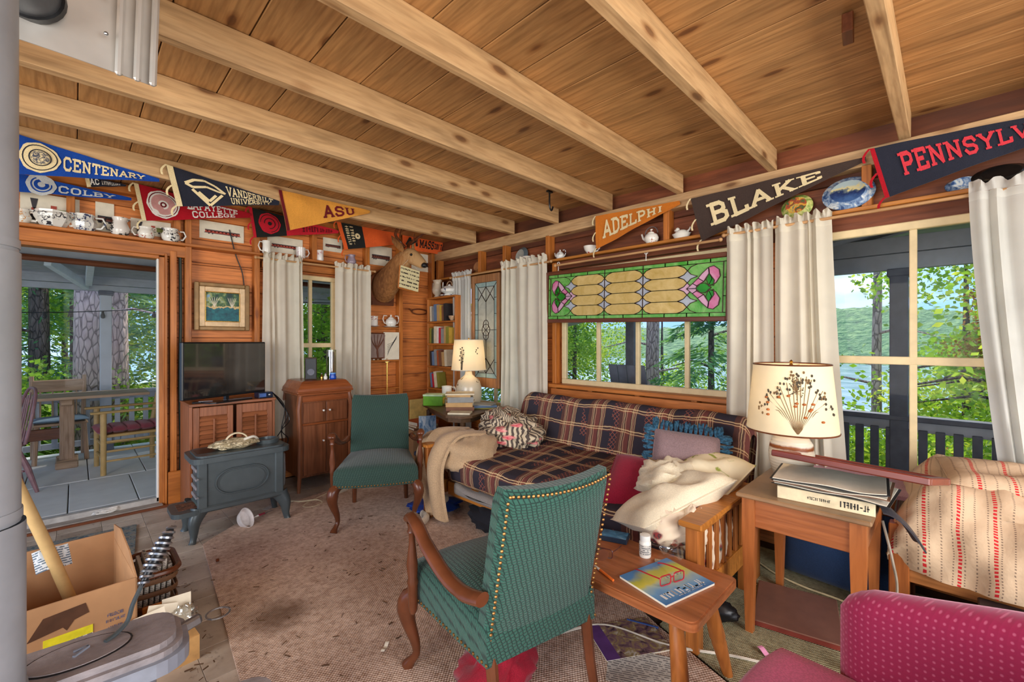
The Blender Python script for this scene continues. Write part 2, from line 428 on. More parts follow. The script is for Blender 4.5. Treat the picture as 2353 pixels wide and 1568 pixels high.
wallL = wall_back('wall_left', -2.6, XB + .12, [DOOR, WA], lambda mb, x0, x1, z0, z1: mb.box(x0, x1, YA + .11, YA + .13, z0, z1), SIDING)
rowsA = [-.05, .15, .34, .53, .72, .93, 1.14, 1.35, 1.56, 1.77, 1.98, 2.0, 2.2, 2.38, ZC + .03]
wall_boards(wallL, rowsA, -2.6, XB + .1, [DOOR, WA], lambda r, L, h, a, z, m: board('board', L, h, .02, m, r, (a, YA + .1 + random.uniform(-.002, .002), z), (R(90), 0, 0), .004), ORANGE)
def stud(root, x, z0, z1, w=.045, d=.085, mat=TRIMO, name='stud', yy=YA):
    board(name, z1 - z0, w, d, mat, root, (x, yy + d / 2, (z0 + z1) / 2), (0, R(90), R(90)), .003)
for x, z0, z1 in ((.572, 0, 2.06), (.672, 0, ZC), (1.185, 0, ZC), (1.40, 0, 2.06), (1.95, 0, 2.06), (2.265, 0, ZC), (2.675, 0, ZC), (-1.42, 0, ZC), (-.02, 2.13, 2.4), (.60, 2.13, ZC), (1.70, 2.13, ZC), (3.12, 0, 2.4)):
    stud(wallL, x, z0, z1)
board('shelf', 4.9, .135, .022, TRIMO, wallL, (-.2, YA + .025, 2.119), (0, 0, 0))
board('header', 2.1, .09, .09, TRIMO, wallL, (-.38, YA + .05, 2.06), (0, 0, 0))
board('header', .9, .09, .06, TRIMO, wallL, (1.68, YA + .05, 2.04), (0, 0, 0))
board('plate', 5.7, .09, .07, TRIMO, wallL, (.27, YA + .05, 2.50), (0, 0, 0))
# right wall
OB = [(2.93, 3.98, .62, 1.97), (.98, 2.54, .93, 1.97), (-.46, .62, .5, 1.97)]
wallR = wall_back('wall_right', -2.2, YA + .12, OB, lambda mb, a0, a1, z0, z1: mb.box(XB + .11, XB + .13, a0, a1, z0, z1), SIDING)
rowsB = [-.05, .16, .33, .5, .62, .78, .93, 1.14, 1.35, 1.56, 1.80, 1.97, 2.1, 2.26, 2.42, ZC + .03]
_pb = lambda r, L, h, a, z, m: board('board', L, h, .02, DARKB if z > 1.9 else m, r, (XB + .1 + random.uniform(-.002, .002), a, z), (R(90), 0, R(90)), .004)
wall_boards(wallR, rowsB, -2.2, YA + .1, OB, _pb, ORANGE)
for y, z0, z1 in ((3.66, 2.08, 2.32), (3.27, 2.08, 2.32), (2.68, 2.08, 2.32), (1.51, 2.08, 2.32), (.33, 2.08, 2.32), (-.7, 2.08, 2.32), (4.45, 0, 2.32),
                  (4.02, 0, 2.05), (2.6, 0, 2.05), (2.84, 0, 2.05), (.93, 0, 2.05), (.68, 0, 2.05), (-.5, 0, 2.05), (2.2, 0, .9), (1.75, 0, .9), (1.3, 0, .9)):
    board('stud', z1 - z0, .045, .085, TRIMO, wallR, (XB + .0425, y, (z0 + z1) / 2), (0, R(90), 0), .003)
board('plate', 6.7, .09, .1, JOIST, wallR, (XB + .045, 1.2, 2.36), (0, 0, R(90)))
board('shelf', 6.6, .125, .022, HONEY, wallR, (XB + .038, 1.15, 2.069), (0, 0, R(90)))
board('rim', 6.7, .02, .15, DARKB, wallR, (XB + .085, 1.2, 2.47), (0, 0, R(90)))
board('sill_board', 1.72, .12, .03, TRIMO, wallR, (XB + .0, 1.76, .915), (0, 0, R(90)))
board('apron', 1.72, .02, .1, ORANGE, wallR, (XB - .012, 1.76, .835), (0, 0, R(90)))
board('apron', 1.72, .02, .1, ORANGE, wallR, (XB - .012, 1.76, .70), (0, 0, R(90)))
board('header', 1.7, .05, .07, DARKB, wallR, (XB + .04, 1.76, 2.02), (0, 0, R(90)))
# ---------------------------------------------------------------- windows
def window(name, c, w, z0, z1, rz, muntx, muntz, fr=.045, t=.04):
    """local x along the wall, -y to the room"""
    o = tag(empty(name, c, rz), kind='structure')
    MB().box(-w / 2, w / 2, -t / 2, t / 2, z0, z0 + fr, .004).box(-w / 2, w / 2, -t / 2, t / 2, z1 - fr, z1, .004).box(-w / 2, -w / 2 + fr, -t / 2, t / 2, z0 + fr, z1 - fr, .004).box(w / 2 - fr, w / 2, -t / 2, t / 2, z0 + fr, z1 - fr, .004).build('window_frame', CREAM, o)
    for m in muntx: MB().box(m - .016, m + .016, -t / 2 + .003, t / 2 - .003, z0 + fr, z1 - fr, .003).build('muntin', CREAM, o)
    for m in muntz: MB().box(-w / 2 + fr, w / 2 - fr, -t / 2 + .002, t / 2 - .002, m - .022, m + .022, .003).build('rail', CREAM, o)
    xs = [-w / 2 + fr] + list(muntx) + [w / 2 - fr]; zs = [z0 + fr] + list(muntz) + [z1 - fr]
    for i in range(len(xs) - 1):
        for j in range(len(zs) - 1): MB().box(xs[i], xs[i + 1], -.002, .002, zs[j], zs[j + 1]).build('pane', PANE, o)
    return o
window('window_1', (1.675, YA + .06, 0), .51, .72, 1.98, 0, [0], [1.28])
window('window_2', (XB + .06, 3.455, 0), 1.05, .62, 1.97, R(-90), [0], [1.22])
window('window_3', (XB + .06, 1.76, 0), 1.56, .93, 1.97, R(-90), [-.386, -.012, .388], [])
window('window_4', (XB + .06, .08, 0), 1.08, .5, 1.97, R(-90), [-.058], [1.215])
# ---------------------------------------------------------------- glazed door opening on the left wall
d = tag(empty('door_1', (-.4, YA, 0)), kind='structure')
MB().box(.88, .915, -.01, .11, 0, 2.0, .003).box(.915, .93, -.025, .0, 0, 2.03, .003).build('jamb', TRIMZ, d)
MB().box(.868, .879, .02, .075, .03, 1.985).build('white_stop', WHITE, d)
MB().box(-.95, .88, -.005, .11, 1.985, 2.012, .003).build('door_head', TRIMO, d)
MB().box(-.95, .88, .02, .07, .02, .06).build('bottom_rail', plain('weathered_sill', col(170, 166, 160), .7), d)
MB().box(-.95, .9, -.07, .13, 0, .022, .004).build('threshold', plain('threshold_grey', col(150, 142, 132), .7, ns=14), d)
MB().box(-.95, .93, -.095, -.07, 0, .018, .003).build('threshold_strip', WALNUT, d)
MB().box(-.95, .87, .045, .05, .06, 1.985).build('pane', PANE, d)
tag(MB().box(.535, .66, YA - .025, YA + .0, 0, .26, .004).build('trim_1', TRIMX), kind='structure')
# ---------------------------------------------------------------- porch outside
DECKW = plain('deck_paint_pale', col(226, 224, 222), .5, var=.08, ns=5)
deck = struct('porch_deck', MB().box(-4, 4.8, YA + .14, 7.8, -.14, -.09).box(XB + .14, 4.8, -3.5, YA + .14, -.14, -.09), GREYD)
for i in range(11):
    for (y0, y1) in ((YA + .16, 5.02), (5.03, 6.06), (6.07, 7.75)):
        m = GREYP if y1 < 5.1 else DECKW
        board('deck_board', y1 - y0 - .008, .432, .03, m, deck, (-2.9 + i * .44 + (.14 if y0 > 6 else 0), (y0 + y1) / 2, -.075), (0, 0, R(90)), .004)
for i in range(10): board('deck_board', 7.9, .135, .03, GREYD, deck, (XB + .22 + i * .143, .5, -.075), (0, 0, R(90)), .004)
proof = struct('porch_roof', MB().add([(-4, YA + .12, 2.46), (5.0, YA + .12, 2.46), (5.0, 8.1, 2.12), (-4, 8.1, 2.12)], [(0, 1, 2, 3)]).add([(XB + .12, -3.5, 2.46), (5.0, -3.5, 2.12), (5.0, YA + .3, 2.12), (XB + .12, YA + .3, 2.46)], [(0, 1, 2, 3)]), GREYP)
for i in range(16):                                        # underside boards, door side then lake side
    y0 = YA + .15 + i * .215; z = 2.45 - (y0 + .1 - YA - .12) * .0975
    board('roof_board', 7.5, .205, .018, PALEB if i in (5, 6, 9, 10) else GREYP, proof, (0, y0 + .1, z - .02), (R(-5.6), 0, 0))
for i in range(8):
    x0 = XB + .15 + i * .19; z = 2.45 - (x0 + .09 - XB - .12) * .19
    board('roof_board', 7.8, .182, .018, GREYP, proof, (x0 + .09, .4, z - .02), (0, R(10.7), R(90)))
for x in (-1.6, -.72, .12, 1.0, 1.9): board('rafter', 2.7, .06, .11, PALEB, proof, (x, 6.05, 2.19), (0, R(6.1), R(90)))
for z, y in ((1.99, 7.6), (2.07, 7.59), (2.14, 7.58)): board('beam_board', 8.0, .06, .075, GREYP, proof, (0.5, y, z), (0, 0, 0))
board('beam_board', 8.0, .07, .16, GREYP, proof, (0.4, 5.75, 2.16), (0, 0, 0))
MB().tube([(-3, 5.5, 2.06), (3, 5.5, 2.0)], .028, 8).build('pole', WALNUT, proof)
MB().bar((-.2, 6.7, 2.16), (.1, 7.5, 2.0), .06, .09, .004).build('brace', PALEB, proof)
for z, x in ((1.95, 4.62), (2.08, 4.6)): board('beam_board', 8.5, .07, .125, GREYP, proof, (x, .8, z), (0, 0, R(90)))
def post(loc, h, name='porch_post', lab=''):
    t = thing(name, lab, 'post', loc)
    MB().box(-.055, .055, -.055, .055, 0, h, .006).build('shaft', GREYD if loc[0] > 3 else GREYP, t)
    MB().box(-.075, .075, -.075, .075, 0, .1, .006).build('base', GREYD, t)
    MB().box(-.07, .07, -.07, .07, h - .06, h, .006).build('capital', GREYD, t)
post((.28, 7.6, -.06), 2.02, lab='grey porch post standing in front of the big pine trunk beyond the door')
post((4.6, .28, -.06), 1.95, lab='dark grey porch post seen through the large right window')
post((4.6, 2.62, -.06), 1.95, lab='slate porch post behind the middle window panes')
post((4.6, -2.2, -.06), 1.95, lab='dark grey porch post at the far right end of the railing')
def railing(name, label, c, L, rz, sp, mat, base, zt=.80):
    t = thing(name, label, 'railing', c, rz)
    MB().box(-L / 2, L / 2, -.06, .06, zt - .04, zt, .006).build('handrail', mat, t)
    MB().box(-L / 2, L / 2, -.02, .02, zt - .12, zt - .04, .004).build('upper_rail', base, t)
    MB().box(-L / 2, L / 2, -.02, .02, .08, .15, .004).build('lower_rail', base, t)
    me = MB().box(-.026, .026, -.02, .02, .1, zt - .1, .003).mesh('baluster', mat); n = int(L / sp)
    for i in range(n):
        o = bpy.data.objects.new('baluster', me); COL.objects.link(o); o.parent = t; o.location = (-L / 2 + sp * (i + .5), -.03, 0)
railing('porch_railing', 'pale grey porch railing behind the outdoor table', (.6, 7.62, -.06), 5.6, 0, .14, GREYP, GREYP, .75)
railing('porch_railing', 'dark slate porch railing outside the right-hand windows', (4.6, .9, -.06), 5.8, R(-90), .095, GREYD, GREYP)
# ---------------------------------------------------------------- ground, lake, hills
def gz(x, y):
    s = max(0, x - 4) * .16 + max(0, y - 7) * .02
    return -.9 - min(s, 4.6) + .12 * math.sin(x * 1.3 + y) + .1 * math.sin(y * 1.7)
gm = G('forest_floor', .9); _v = gm.co(False)
gm.color(gm.ramp(gm.noise(_v, 1.2, 6, .65), [(.3, col(66, 74, 36)), (.5, col(120, 128, 66)), (.62, col(150, 116, 80)), (.75, col(96, 110, 52))])); gm.bump(gm.noise(_v, 9, 4), .5, .1)
struct('ground', MB().sheet(lambda u, v: (-14 + u * 46, -22 + v * 62, gz(-14 + u * 46, -22 + v * 62)), 46, 62), gm.m, True)
wm = G('lake_water', .12, 0, .6); _v = wm.co(False, (1, 1, 1)); wm.color(wm.ramp(wm.noise(_v, .25, 3), [(.35, col(120, 150, 175)), (.65, col(200, 215, 230))])); wm.bump(wm.noise(_v, 1.6, 3), .25, .1)
struct('lake_water', MB().add([(26, -120, -5.2), (240, -120, -5.2), (240, 200, -5.2), (26, 200, -5.2)], [(0, 1, 2, 3)]), wm.m)
hm = G('forested_hill', .9); _v = hm.co(False)
hm.color(hm.ramp(hm.noise(_v, .35, 6, .7), [(.3, col(62, 96, 66)), (.5, col(104, 142, 92)), (.7, col(150, 176, 110))])); hm.bump(hm.noise(_v, .5, 5), 1, 2)
def hill(u, v):
    y = -160 + u * 420; hh = 13 + 4 * math.sin(y * .021 + 1) + 2 * math.sin(y * .06); w = math.sin(min(1, v * 1.15) * math.pi / 2)
    return (150 + v * 70 + 8 * math.sin(y * .03), y, -5.2 + hh * w + 1.2 * math.sin(y * .5 + v * 30) * v)
struct('far_hill', MB().sheet(hill, 90, 18), hm.m, True)
# ---------------------------------------------------------------- trees
def leafmat(name, a, b, c):
    g = G(name, .7, 0, .2); v = g.co(True); f = g.ramp(g.noise(v, .9, 4, .6), [(.32, a), (.5, b), (.66, c)])
    g.color(f); g.thin(g.mix(1, f, (1.25, 1.35, .7, 1), 'MULTIPLY'), .45); return g.m
L_DARK = leafmat('fir_needles', col(70, 112, 84), col(108, 150, 98), col(166, 192, 112))
L_BRIGHT = leafmat('maple_leaves', col(92, 132, 48), col(140, 172, 66), col(206, 206, 96))
L_RED = leafmat('russet_leaves', col(126, 84, 62), col(160, 110, 80), col(150, 150, 84))
def barkmat(name, a, b):
    g = G(name, .9); v = g.co(True, (15, 15, 4.5)); d = g.vor(v, 1.2, 'DISTANCE_TO_EDGE').outputs['Distance']
    n = g.noise(g.co(True, (12, 12, 3)), 2, 4); g.color(g.mix(g.ramp(d, [(.0, (0, 0, 0, 1)), (.12, (1, 1, 1, 1))]), vary(a, .35), g.ramp(n, [(.3, a), (.7, b)])))
    g.bump(d, .8, .04); return g.m
B_PINE = barkmat('pine_bark', col(168, 138, 132), col(206, 178, 168)); B_DARK = barkmat('dark_bark', col(88, 72, 64), col(128, 108, 98))
def foliage(kind, n, hgt, rad, seed):
    """leaf quads set on drooping branch sprays (fir) or in round clumps (broadleaf); lowest part kept thin"""
    r = random.Random(seed); mb = MB(); vs = []; fs = []
    def leaf(p, d, ln, w):
        s = Vector((r.uniform(-1, 1), r.uniform(-1, 1), r.uniform(-1, 1))).cross(d); s = s.normalized() * w if s.length > 1e-6 else Vector((w, 0, 0))
        o = len(vs); vs.extend([tuple(p), tuple(p + d * ln * .5 + s), tuple(p + d * ln), tuple(p + d * ln * .5 - s)]); fs.append((o, o + 1, o + 2, o + 3))
    if kind == 'fir':
        nb = n // 90
        for b in range(nb):
            t = (b + r.random()) / nb; z = hgt * (.06 + .92 * t); a = r.uniform(0, 6.283); L = rad * (1.05 - .8 * t) * r.uniform(.7, 1.1)
            dr = Vector((math.cos(a), math.sin(a), 0)); sd = Vector((-dr.y, dr.x, 0))
            for k in range(90):
                q = r.random() ** .7; wdt = .34 * L * (1 - q * .75); off = r.uniform(-1, 1) * wdt
                p = dr * (L * q) + sd * off + Vector((0, 0, z - .28 * L * q * q - abs(off) * .25 + r.uniform(-.05, .05)))
                leaf(p, (dr * .6 + sd * (.9 if off > 0 else -.9) + Vector((0, 0, -.35 + r.uniform(-.3, .3)))).normalized(), r.uniform(.12, .24), r.uniform(.012, .024))
    else:
        cl = [(Vector((r.gauss(0, .42) * rad, r.gauss(0, .42) * rad, hgt * r.uniform(.12, .98))), r.uniform(.28, .5) * rad) for _ in range(26)]
        for i in range(n):
            c, rr = r.choice(cl); d = Vector((r.gauss(0, 1), r.gauss(0, 1), r.gauss(0, .7))).normalized()
            p = c + d * rr * r.random() ** .4
            leaf(p, Vector((r.uniform(-1, 1), r.uniform(-1, 1), r.uniform(-.9, .3))).normalized(), r.uniform(.055, .105), r.uniform(.02, .036))
    mb.add(vs, fs); return mb
FOL = {'fir_a': foliage('fir', 8100, 7, 2.3, 1).mesh('foliage', L_DARK), 'fir_b': foliage('fir', 7200, 5.2, 1.9, 2).mesh('foliage', L_DARK),
       'leaf_a': foliage('leaf', 13000, 5.5, 2.0, 3).mesh('foliage', L_BRIGHT), 'leaf_b': foliage('leaf', 11000, 3.6, 1.7, 4).mesh('foliage', L_BRIGHT),
       'red': foliage('leaf', 5000, 3.0, 1.3, 5).mesh('foliage', L_RED), 'shrub': foliage('leaf', 6000, 1.5, 1.1, 6).mesh('foliage', L_BRIGHT)}
def tree(name, label, x, y, kind, h=7, r=.1, zo=0.0, bark=B_DARK, fz=0.4, group='trees around the cabin', sc_=1.0, bare=False):
    z = gz(x, y) - .15 + zo; t = thing(name, label, 'tree' if name != 'shrub' else 'shrub', (x, y, z), random.uniform(0, 6.28), group)
    if r:
        mb = MB().tube([(0, 0, 0), (r * .2, 0, h * .35), (-r * .2, r * .3, h * .7), (0, 0, h)], [r * 1.25, r, r * .8, r * .35], 14 if r > .15 else 9)
        tk = mb.build('trunk', bark, t, True)
        if h > 4:
            for k in range(5):
                a = random.uniform(0, 6.28); zz = h * random.uniform(.3, .75); MB().tube([(0, 0, zz), (math.cos(a) * .5, math.sin(a) * .5, zz + .1), (math.cos(a) * 1.1, math.sin(a) * 1.1, zz - .05)], [.03, .02, .008], 5).build('branch', bark, tk)
    if kind and not bare:
        o = bpy.data.objects.new('foliage', FOL[kind]); COL.objects.link(o); o.parent = t; o.location = (0, 0, fz); o.scale = (sc_, sc_, sc_)
    return t
SEEN = {}
def where(x, y):
    """the part of which window or door a tree shows in"""
    px = CX + F * (x - y) / (x + y); d = math.hypot(x, y)
    for p0, p1, w in ((45, 150, 'at the left of the porch door view'), (150, 270, 'behind the big pines of the door view'), (270, 385, 'at the right of the porch door view'), (600, 850, 'in the small left-wall window'), (1045, 1265, 'behind the corner curtains'), (1265, 1367, 'in the first pane of the middle window'), (1367, 1458, 'in the second pane of the middle window'),
                      (1458, 1572, 'in the third pane of the middle window'), (1572, 1760, 'in the last pane of the middle window'), (1900, 2050, 'left of the dark porch post'), (2050, 2180, 'right beside the dark porch post'), (2180, 2600, 'at the right edge of the large window')):
        if p0 <= px < p1: return w, d
    return 'between the windows, mostly hidden', d
def lab(look, x, y):
    w, d = where(x, y); k = (look, w); SEEN[k] = SEEN.get(k, 0) + 1
    q = ['', ', farther off', ', third back', ', fourth back', ', fifth back'][min(SEEN[k] - 1, 4)]
    return look + ' ' + w + q
# beyond the door
tree('pine_tree', 'huge pine with pinkish plated bark left of the grey porch post', .2, 9.4, None, 9, .19, bark=B_PINE)
tree('pine_tree', 'second pink-barked pine just right of the grey porch post', .53, 10.1, None, 9, .14, bark=B_PINE)
tree('fir_tree', 'dark-trunked fir at the left edge of the door view', -.42, 11.0, 'fir_a', 8, .13, fz=.9)
tree('young_tree', 'slim dark trunk between the left fir and the big pine', -.02, 11.8, None, 7, .06)
for i, (x, y, k, fz) in enumerate(((-2.6, 12.4, 'leaf_a', .2), (1.9, 11.6, 'fir_a', -.2), (3.4, 12.6, 'fir_b', .2), (.6, 14.2, 'leaf_a', -.3), (-1.2, 15, 'fir_a', -.2), (2.6, 15.5, 'leaf_a', -.2), (5.2, 13.4, 'fir_a', -.3), (-4.4, 14, 'fir_a', .3), (6.5, 11, 'leaf_a', -.2), (-.2, 17.5, 'fir_a', 0), (3.9, 9.8, 'leaf_b', .1), (4.6, 17, 'fir_a', 0))):
    tree('fir_tree' if 'fir' in k else 'broadleaf_tree', lab('drooping dark green fir' if 'fir' in k else 'sunlit yellow-green broadleaf tree', x, y), x, y, k, 6, .07, fz=fz, group='woods beyond the porch door', sc_=1.15)
for i, (x, y) in enumerate(((-1.4, 9.2), (1.3, 9.3), (-.5, 10.3), (2.4, 9.4), (-2.4, 10.2), (3.3, 8.6))):
    tree('shrub', lab('low leafy shrub past the far railing', x, y), x, y, 'shrub', 1, .015, group='shrubs past the far railing')
# lake side
tree('spruce_tree', 'thin grey-barked spruce standing left of the dark porch post', 10.5, .95, None, 8, .075, bark=B_PINE)
tree('pine_tree', 'grey pine trunk seen through the third pane of the middle window', 9.2, 4.7, None, 8, .15, bark=B_PINE)
for i, (x, y, k, fz, s) in enumerate(((8.2, -.75, 'leaf_a', -.6, 1.0), (9.6, -2.6, 'leaf_a', -.4, 1.1), (7.4, -2.2, 'leaf_b', -.5, 1.0), (10.8, -.2, 'leaf_b', -.4, 1), (8.4, 3.15, 'fir_b', -.2, .9), (9.2, 6.9, 'leaf_a', -.4, 1), (10.5, 8.6, 'fir_a', -.4, 1), (8.2, 8.3, 'fir_b', -.1, 1.1), (12.5, 11, 'leaf_a', .2, 1.2), (13.5, 6.6, 'leaf_b', -.5, 1), (7.0, 10.5, 'fir_a', -.4, 1), (11.8, 2.4, 'leaf_b', -1.2, .8), (16, 4.5, 'leaf_b', -.2, 1), (9.0, -5, 'fir_a', -.3, 1.1), (12, -4, 'leaf_a', 0, 1.2))):
    tree('fir_tree' if 'fir' in k else 'broadleaf_tree', lab('dark lake-slope fir' if 'fir' in k else 'bright green lake-slope tree', x, y), x, y, k, 5, .06, fz=fz, group='trees on the lake slope', sc_=s)
tree('russet_tree', 'russet-leaved tree high at the right of the large window', 7.2, -.55, 'red', 4.5, .03, fz=2.3, sc_=.42)
tree('russet_tree', 'russet bush low behind the dark balusters of the large window', 6.6, -.3, 'red', 1.2, .03, fz=-.4, sc_=.6)
for i, (x, y) in enumerate(((6.2, 1.1), (6.6, .2), (6.9, 2.2), (6.0, -.6), (7.4, 1.3), (6.6, 3.6), (6.4, 5), (8.6, 1.9), (5.9, -1.6))):
    tree('shrub', lab('low green shrub below the dark railing', x, y), x, y, 'shrub', 1, .015, zo=-.1, group='shrubs below the dark railing', sc_=.85)
# ---------------------------------------------------------------- porch furniture
WEATH = wood('weathered_oak', col(190, 158, 130), 0, .6, .2, .2); WEATHZ = wood('weathered_oak_z', col(188, 154, 126), 2, .6, .25, .2); PLUM = plain('plum_paint', col(136, 96, 100), .45); YEL = plain('varnished_yellow_wood', col(184, 148, 92), .4, var=.12)
REDC = fabric('red_cushion_cloth', col(152, 52, 66)); BLUC = fabric('blue_cushion_cloth', col(86, 112, 136))
DZ = -.06
t = thing('porch_table', 'long wooden trestle table on the porch outside the door', 'table', (-.36, 6.99, DZ))
for i in range(3): board('plank', 1.98, .2, .03, WEATH, t, (0, -.2 + i * .203, .765))
for sx in (-.7, .3):
    l = MB().box(sx - .06, sx + .06, -.06, .06, .06, .75, .008).build('leg', WEATHZ, t); MB().box(sx - .09, sx + .09, -.24, .24, 0, .07, .01).build('foot', WEATH, t); MB().box(sx - .05, sx + .05, -.24, .24, .68, .75, .01).build('batten', WEATH, t)
MB().box(-.7, .3, -.03, .03, .3, .42, .005).build('stretcher', WALNUT, t)
def rung(mb, p, q, r=.011): return mb.tube([p, q], r, 7)
t = thing('rocking_chair', 'slatted yellow wood armchair with a long red seat cushion on the porch', 'chair', (.43, 6.42, DZ), R(4))
for sx, sy, h in ((-.24, -.26, .64), (-.24, .26, .64)): MB().tube([(sx, sy, 0), (sx, sy, h)], [.024, .027], 9).build('leg', YEL, t, True)
for sy in (-.26, .26): MB().tube([(.24, sy, 0), (.24, sy, .42), (.29, sy, .75), (.40, sy, 1.15)], [.024, .026, .024, .016], 9).build('leg', YEL, t, True)
for sy in (-.26, .26):
    MB().box(-.34, .28, sy - .035, sy + .035, .635, .658, .008).build('armrest', YEL, t)
    for z in (.14, .24, .34): rung(MB(), (-.24, sy, z), (.24, sy, z)).build('rung', YEL, t)
for z in (.16, .3): rung(MB(), (-.24, -.26, z), (-.24, .26, z)).build('rung', YEL, t)
for k in range(4): MB().box(.285 + k * .033, .297 + k * .033, -.25, .25, .62 + k * .125, .7 + k * .125, .003).build('back_slat', YEL, t)
MB().box(-.25, .25, -.25, .25, .38, .41, .006).build('seat', YEL, t)
for k in range(5):
    MB().pillow(.135, .5, .075, 8, .0).build('cushion_tuft', REDC, t, True, (-.22 + k * .115, 0, .445))
t = thing('porch_chair', 'plank-backed porch chair with a blue seat pad behind the table', 'chair', (-.12, 7.33, DZ), R(4))
MB().box(-.22, .22, -.2, .22, .42, .45, .008).build('seat', WEATH, t); MB().pillow(.46, .42, .05, 8, .0).build('seat_pad', BLUC, t, True, (0, 0, .475))
MB().box(-.24, .24, .2, .23, .78, .92, .01).build('backrest', WEATH, t)
for sx in (-.21, .21): MB().tube([(sx, -.18, 0), (sx * .9, -.15, .42)], .022, 8).build('leg', WEATHZ, t); MB().tube([(sx, .24, 0), (sx, .2, .45), (sx * 1.05, .22, .97)], [.02, .022, .02], 8).build('leg', WEATHZ, t)
for k in range(4): MB().tube([(-.15 + k * .1, .2, .45), (-.15 + k * .1, .215, .8)], .008, 6).build('spindle', WEATHZ, t)
t = thing('windsor_chair', 'plum painted hoop-back chair at the near end of the porch table', 'chair', (-.52, 6.05, DZ), R(-75))
MB().lathe([(.0, .41), (.19, .415), (.215, .43), (.2, .455), (0, .45)], 20).build('seat', PLUM, t, True)
MB().tube(bez([(-.19, .16, .45), (-.21, .2, .7), (-.13, .24, .9), (0, .25, .94), (.13, .24, .9), (.21, .2, .7), (.19, .16, .45)], 5), .013, 8).build('hoop', PLUM, t, True)
for k in range(5): MB().tube([(-.12 + k * .06, .17, .45), (-.14 + k * .07, .235, .9 - .03 * abs(k - 2))], .007, 6).build('spindle', PLUM, t)
for sx in (-1, 1):
    for sy in (-1, 1): MB().tube([(sx * .12, sy * .12, .43), (sx * .17, sy * .18, .22), (sx * .22, sy * .23, 0)], [.016, .024, .014], 8).build('leg', PLUM, t, True)
MB().tube([(-.16, -.16, .2), (.16, .16, .2)], .01, 6).tube([(.16, -.16, .22), (-.16, .16, .22)], .01, 6).build('stretcher', PLUM, t)
def deckchair(lab, loc, rz):
    t = thing('deck_chair', lab, 'chair', loc, rz)
    for k in range(4): MB().box(-.19 + k * .097, -.1 + k * .097, -.01, .01, 0, .82, .004).build('back_slat', GREYD, t, False, (0, .12, .36), (R(-14), 0, 0))
    MB().box(-.2, .2, -.35, .15, .36, .39, .006).build('seat', GREYD, t)
    for sx in (-.25, .25): MB().box(sx - .05, sx + .05, -.4, .2, .56, .585, .006).build('armrest', GREYD, t); MB().box(sx - .02, sx + .02, -.38, -.3, 0, .56, .004).build('leg', GREYD, t); MB().box(sx - .02, sx + .02, .12, .2, 0, .56, .004).build('leg', GREYD, t)
deckchair('slate deck chair with its back turned behind the middle window panes', (4.02, 2.17, DZ), R(180 - 90))
deckchair('second slate deck chair low behind the rightmost middle pane', (3.95, 1.36, DZ - .28), R(180 - 90))
WIRE = plain('black_wire', col(20, 20, 20), .5)
t = thing('string_light', 'black outdoor string light cable crossing the door view', 'light', (0, 7.5, 1.5))
MB().tube(bez([(-2.2, 0, .1), (-1.2, 0, .12), (-.2, 0, .16), (.6, 0, .24), (1.6, 0, .4), (3.2, 0, .48)], 6), .006, 5).build('cable', WIRE, t)
for x in (-.9, -.25, .25, .75, 1.4): MB().lathe([(.0, -.06), (.02, -.05), (.025, -.02), (.015, .0), (.012, .03)], 8, (x, 0, .1 + .05 * (x + 1))).build('bulb', BLACK, t, True)
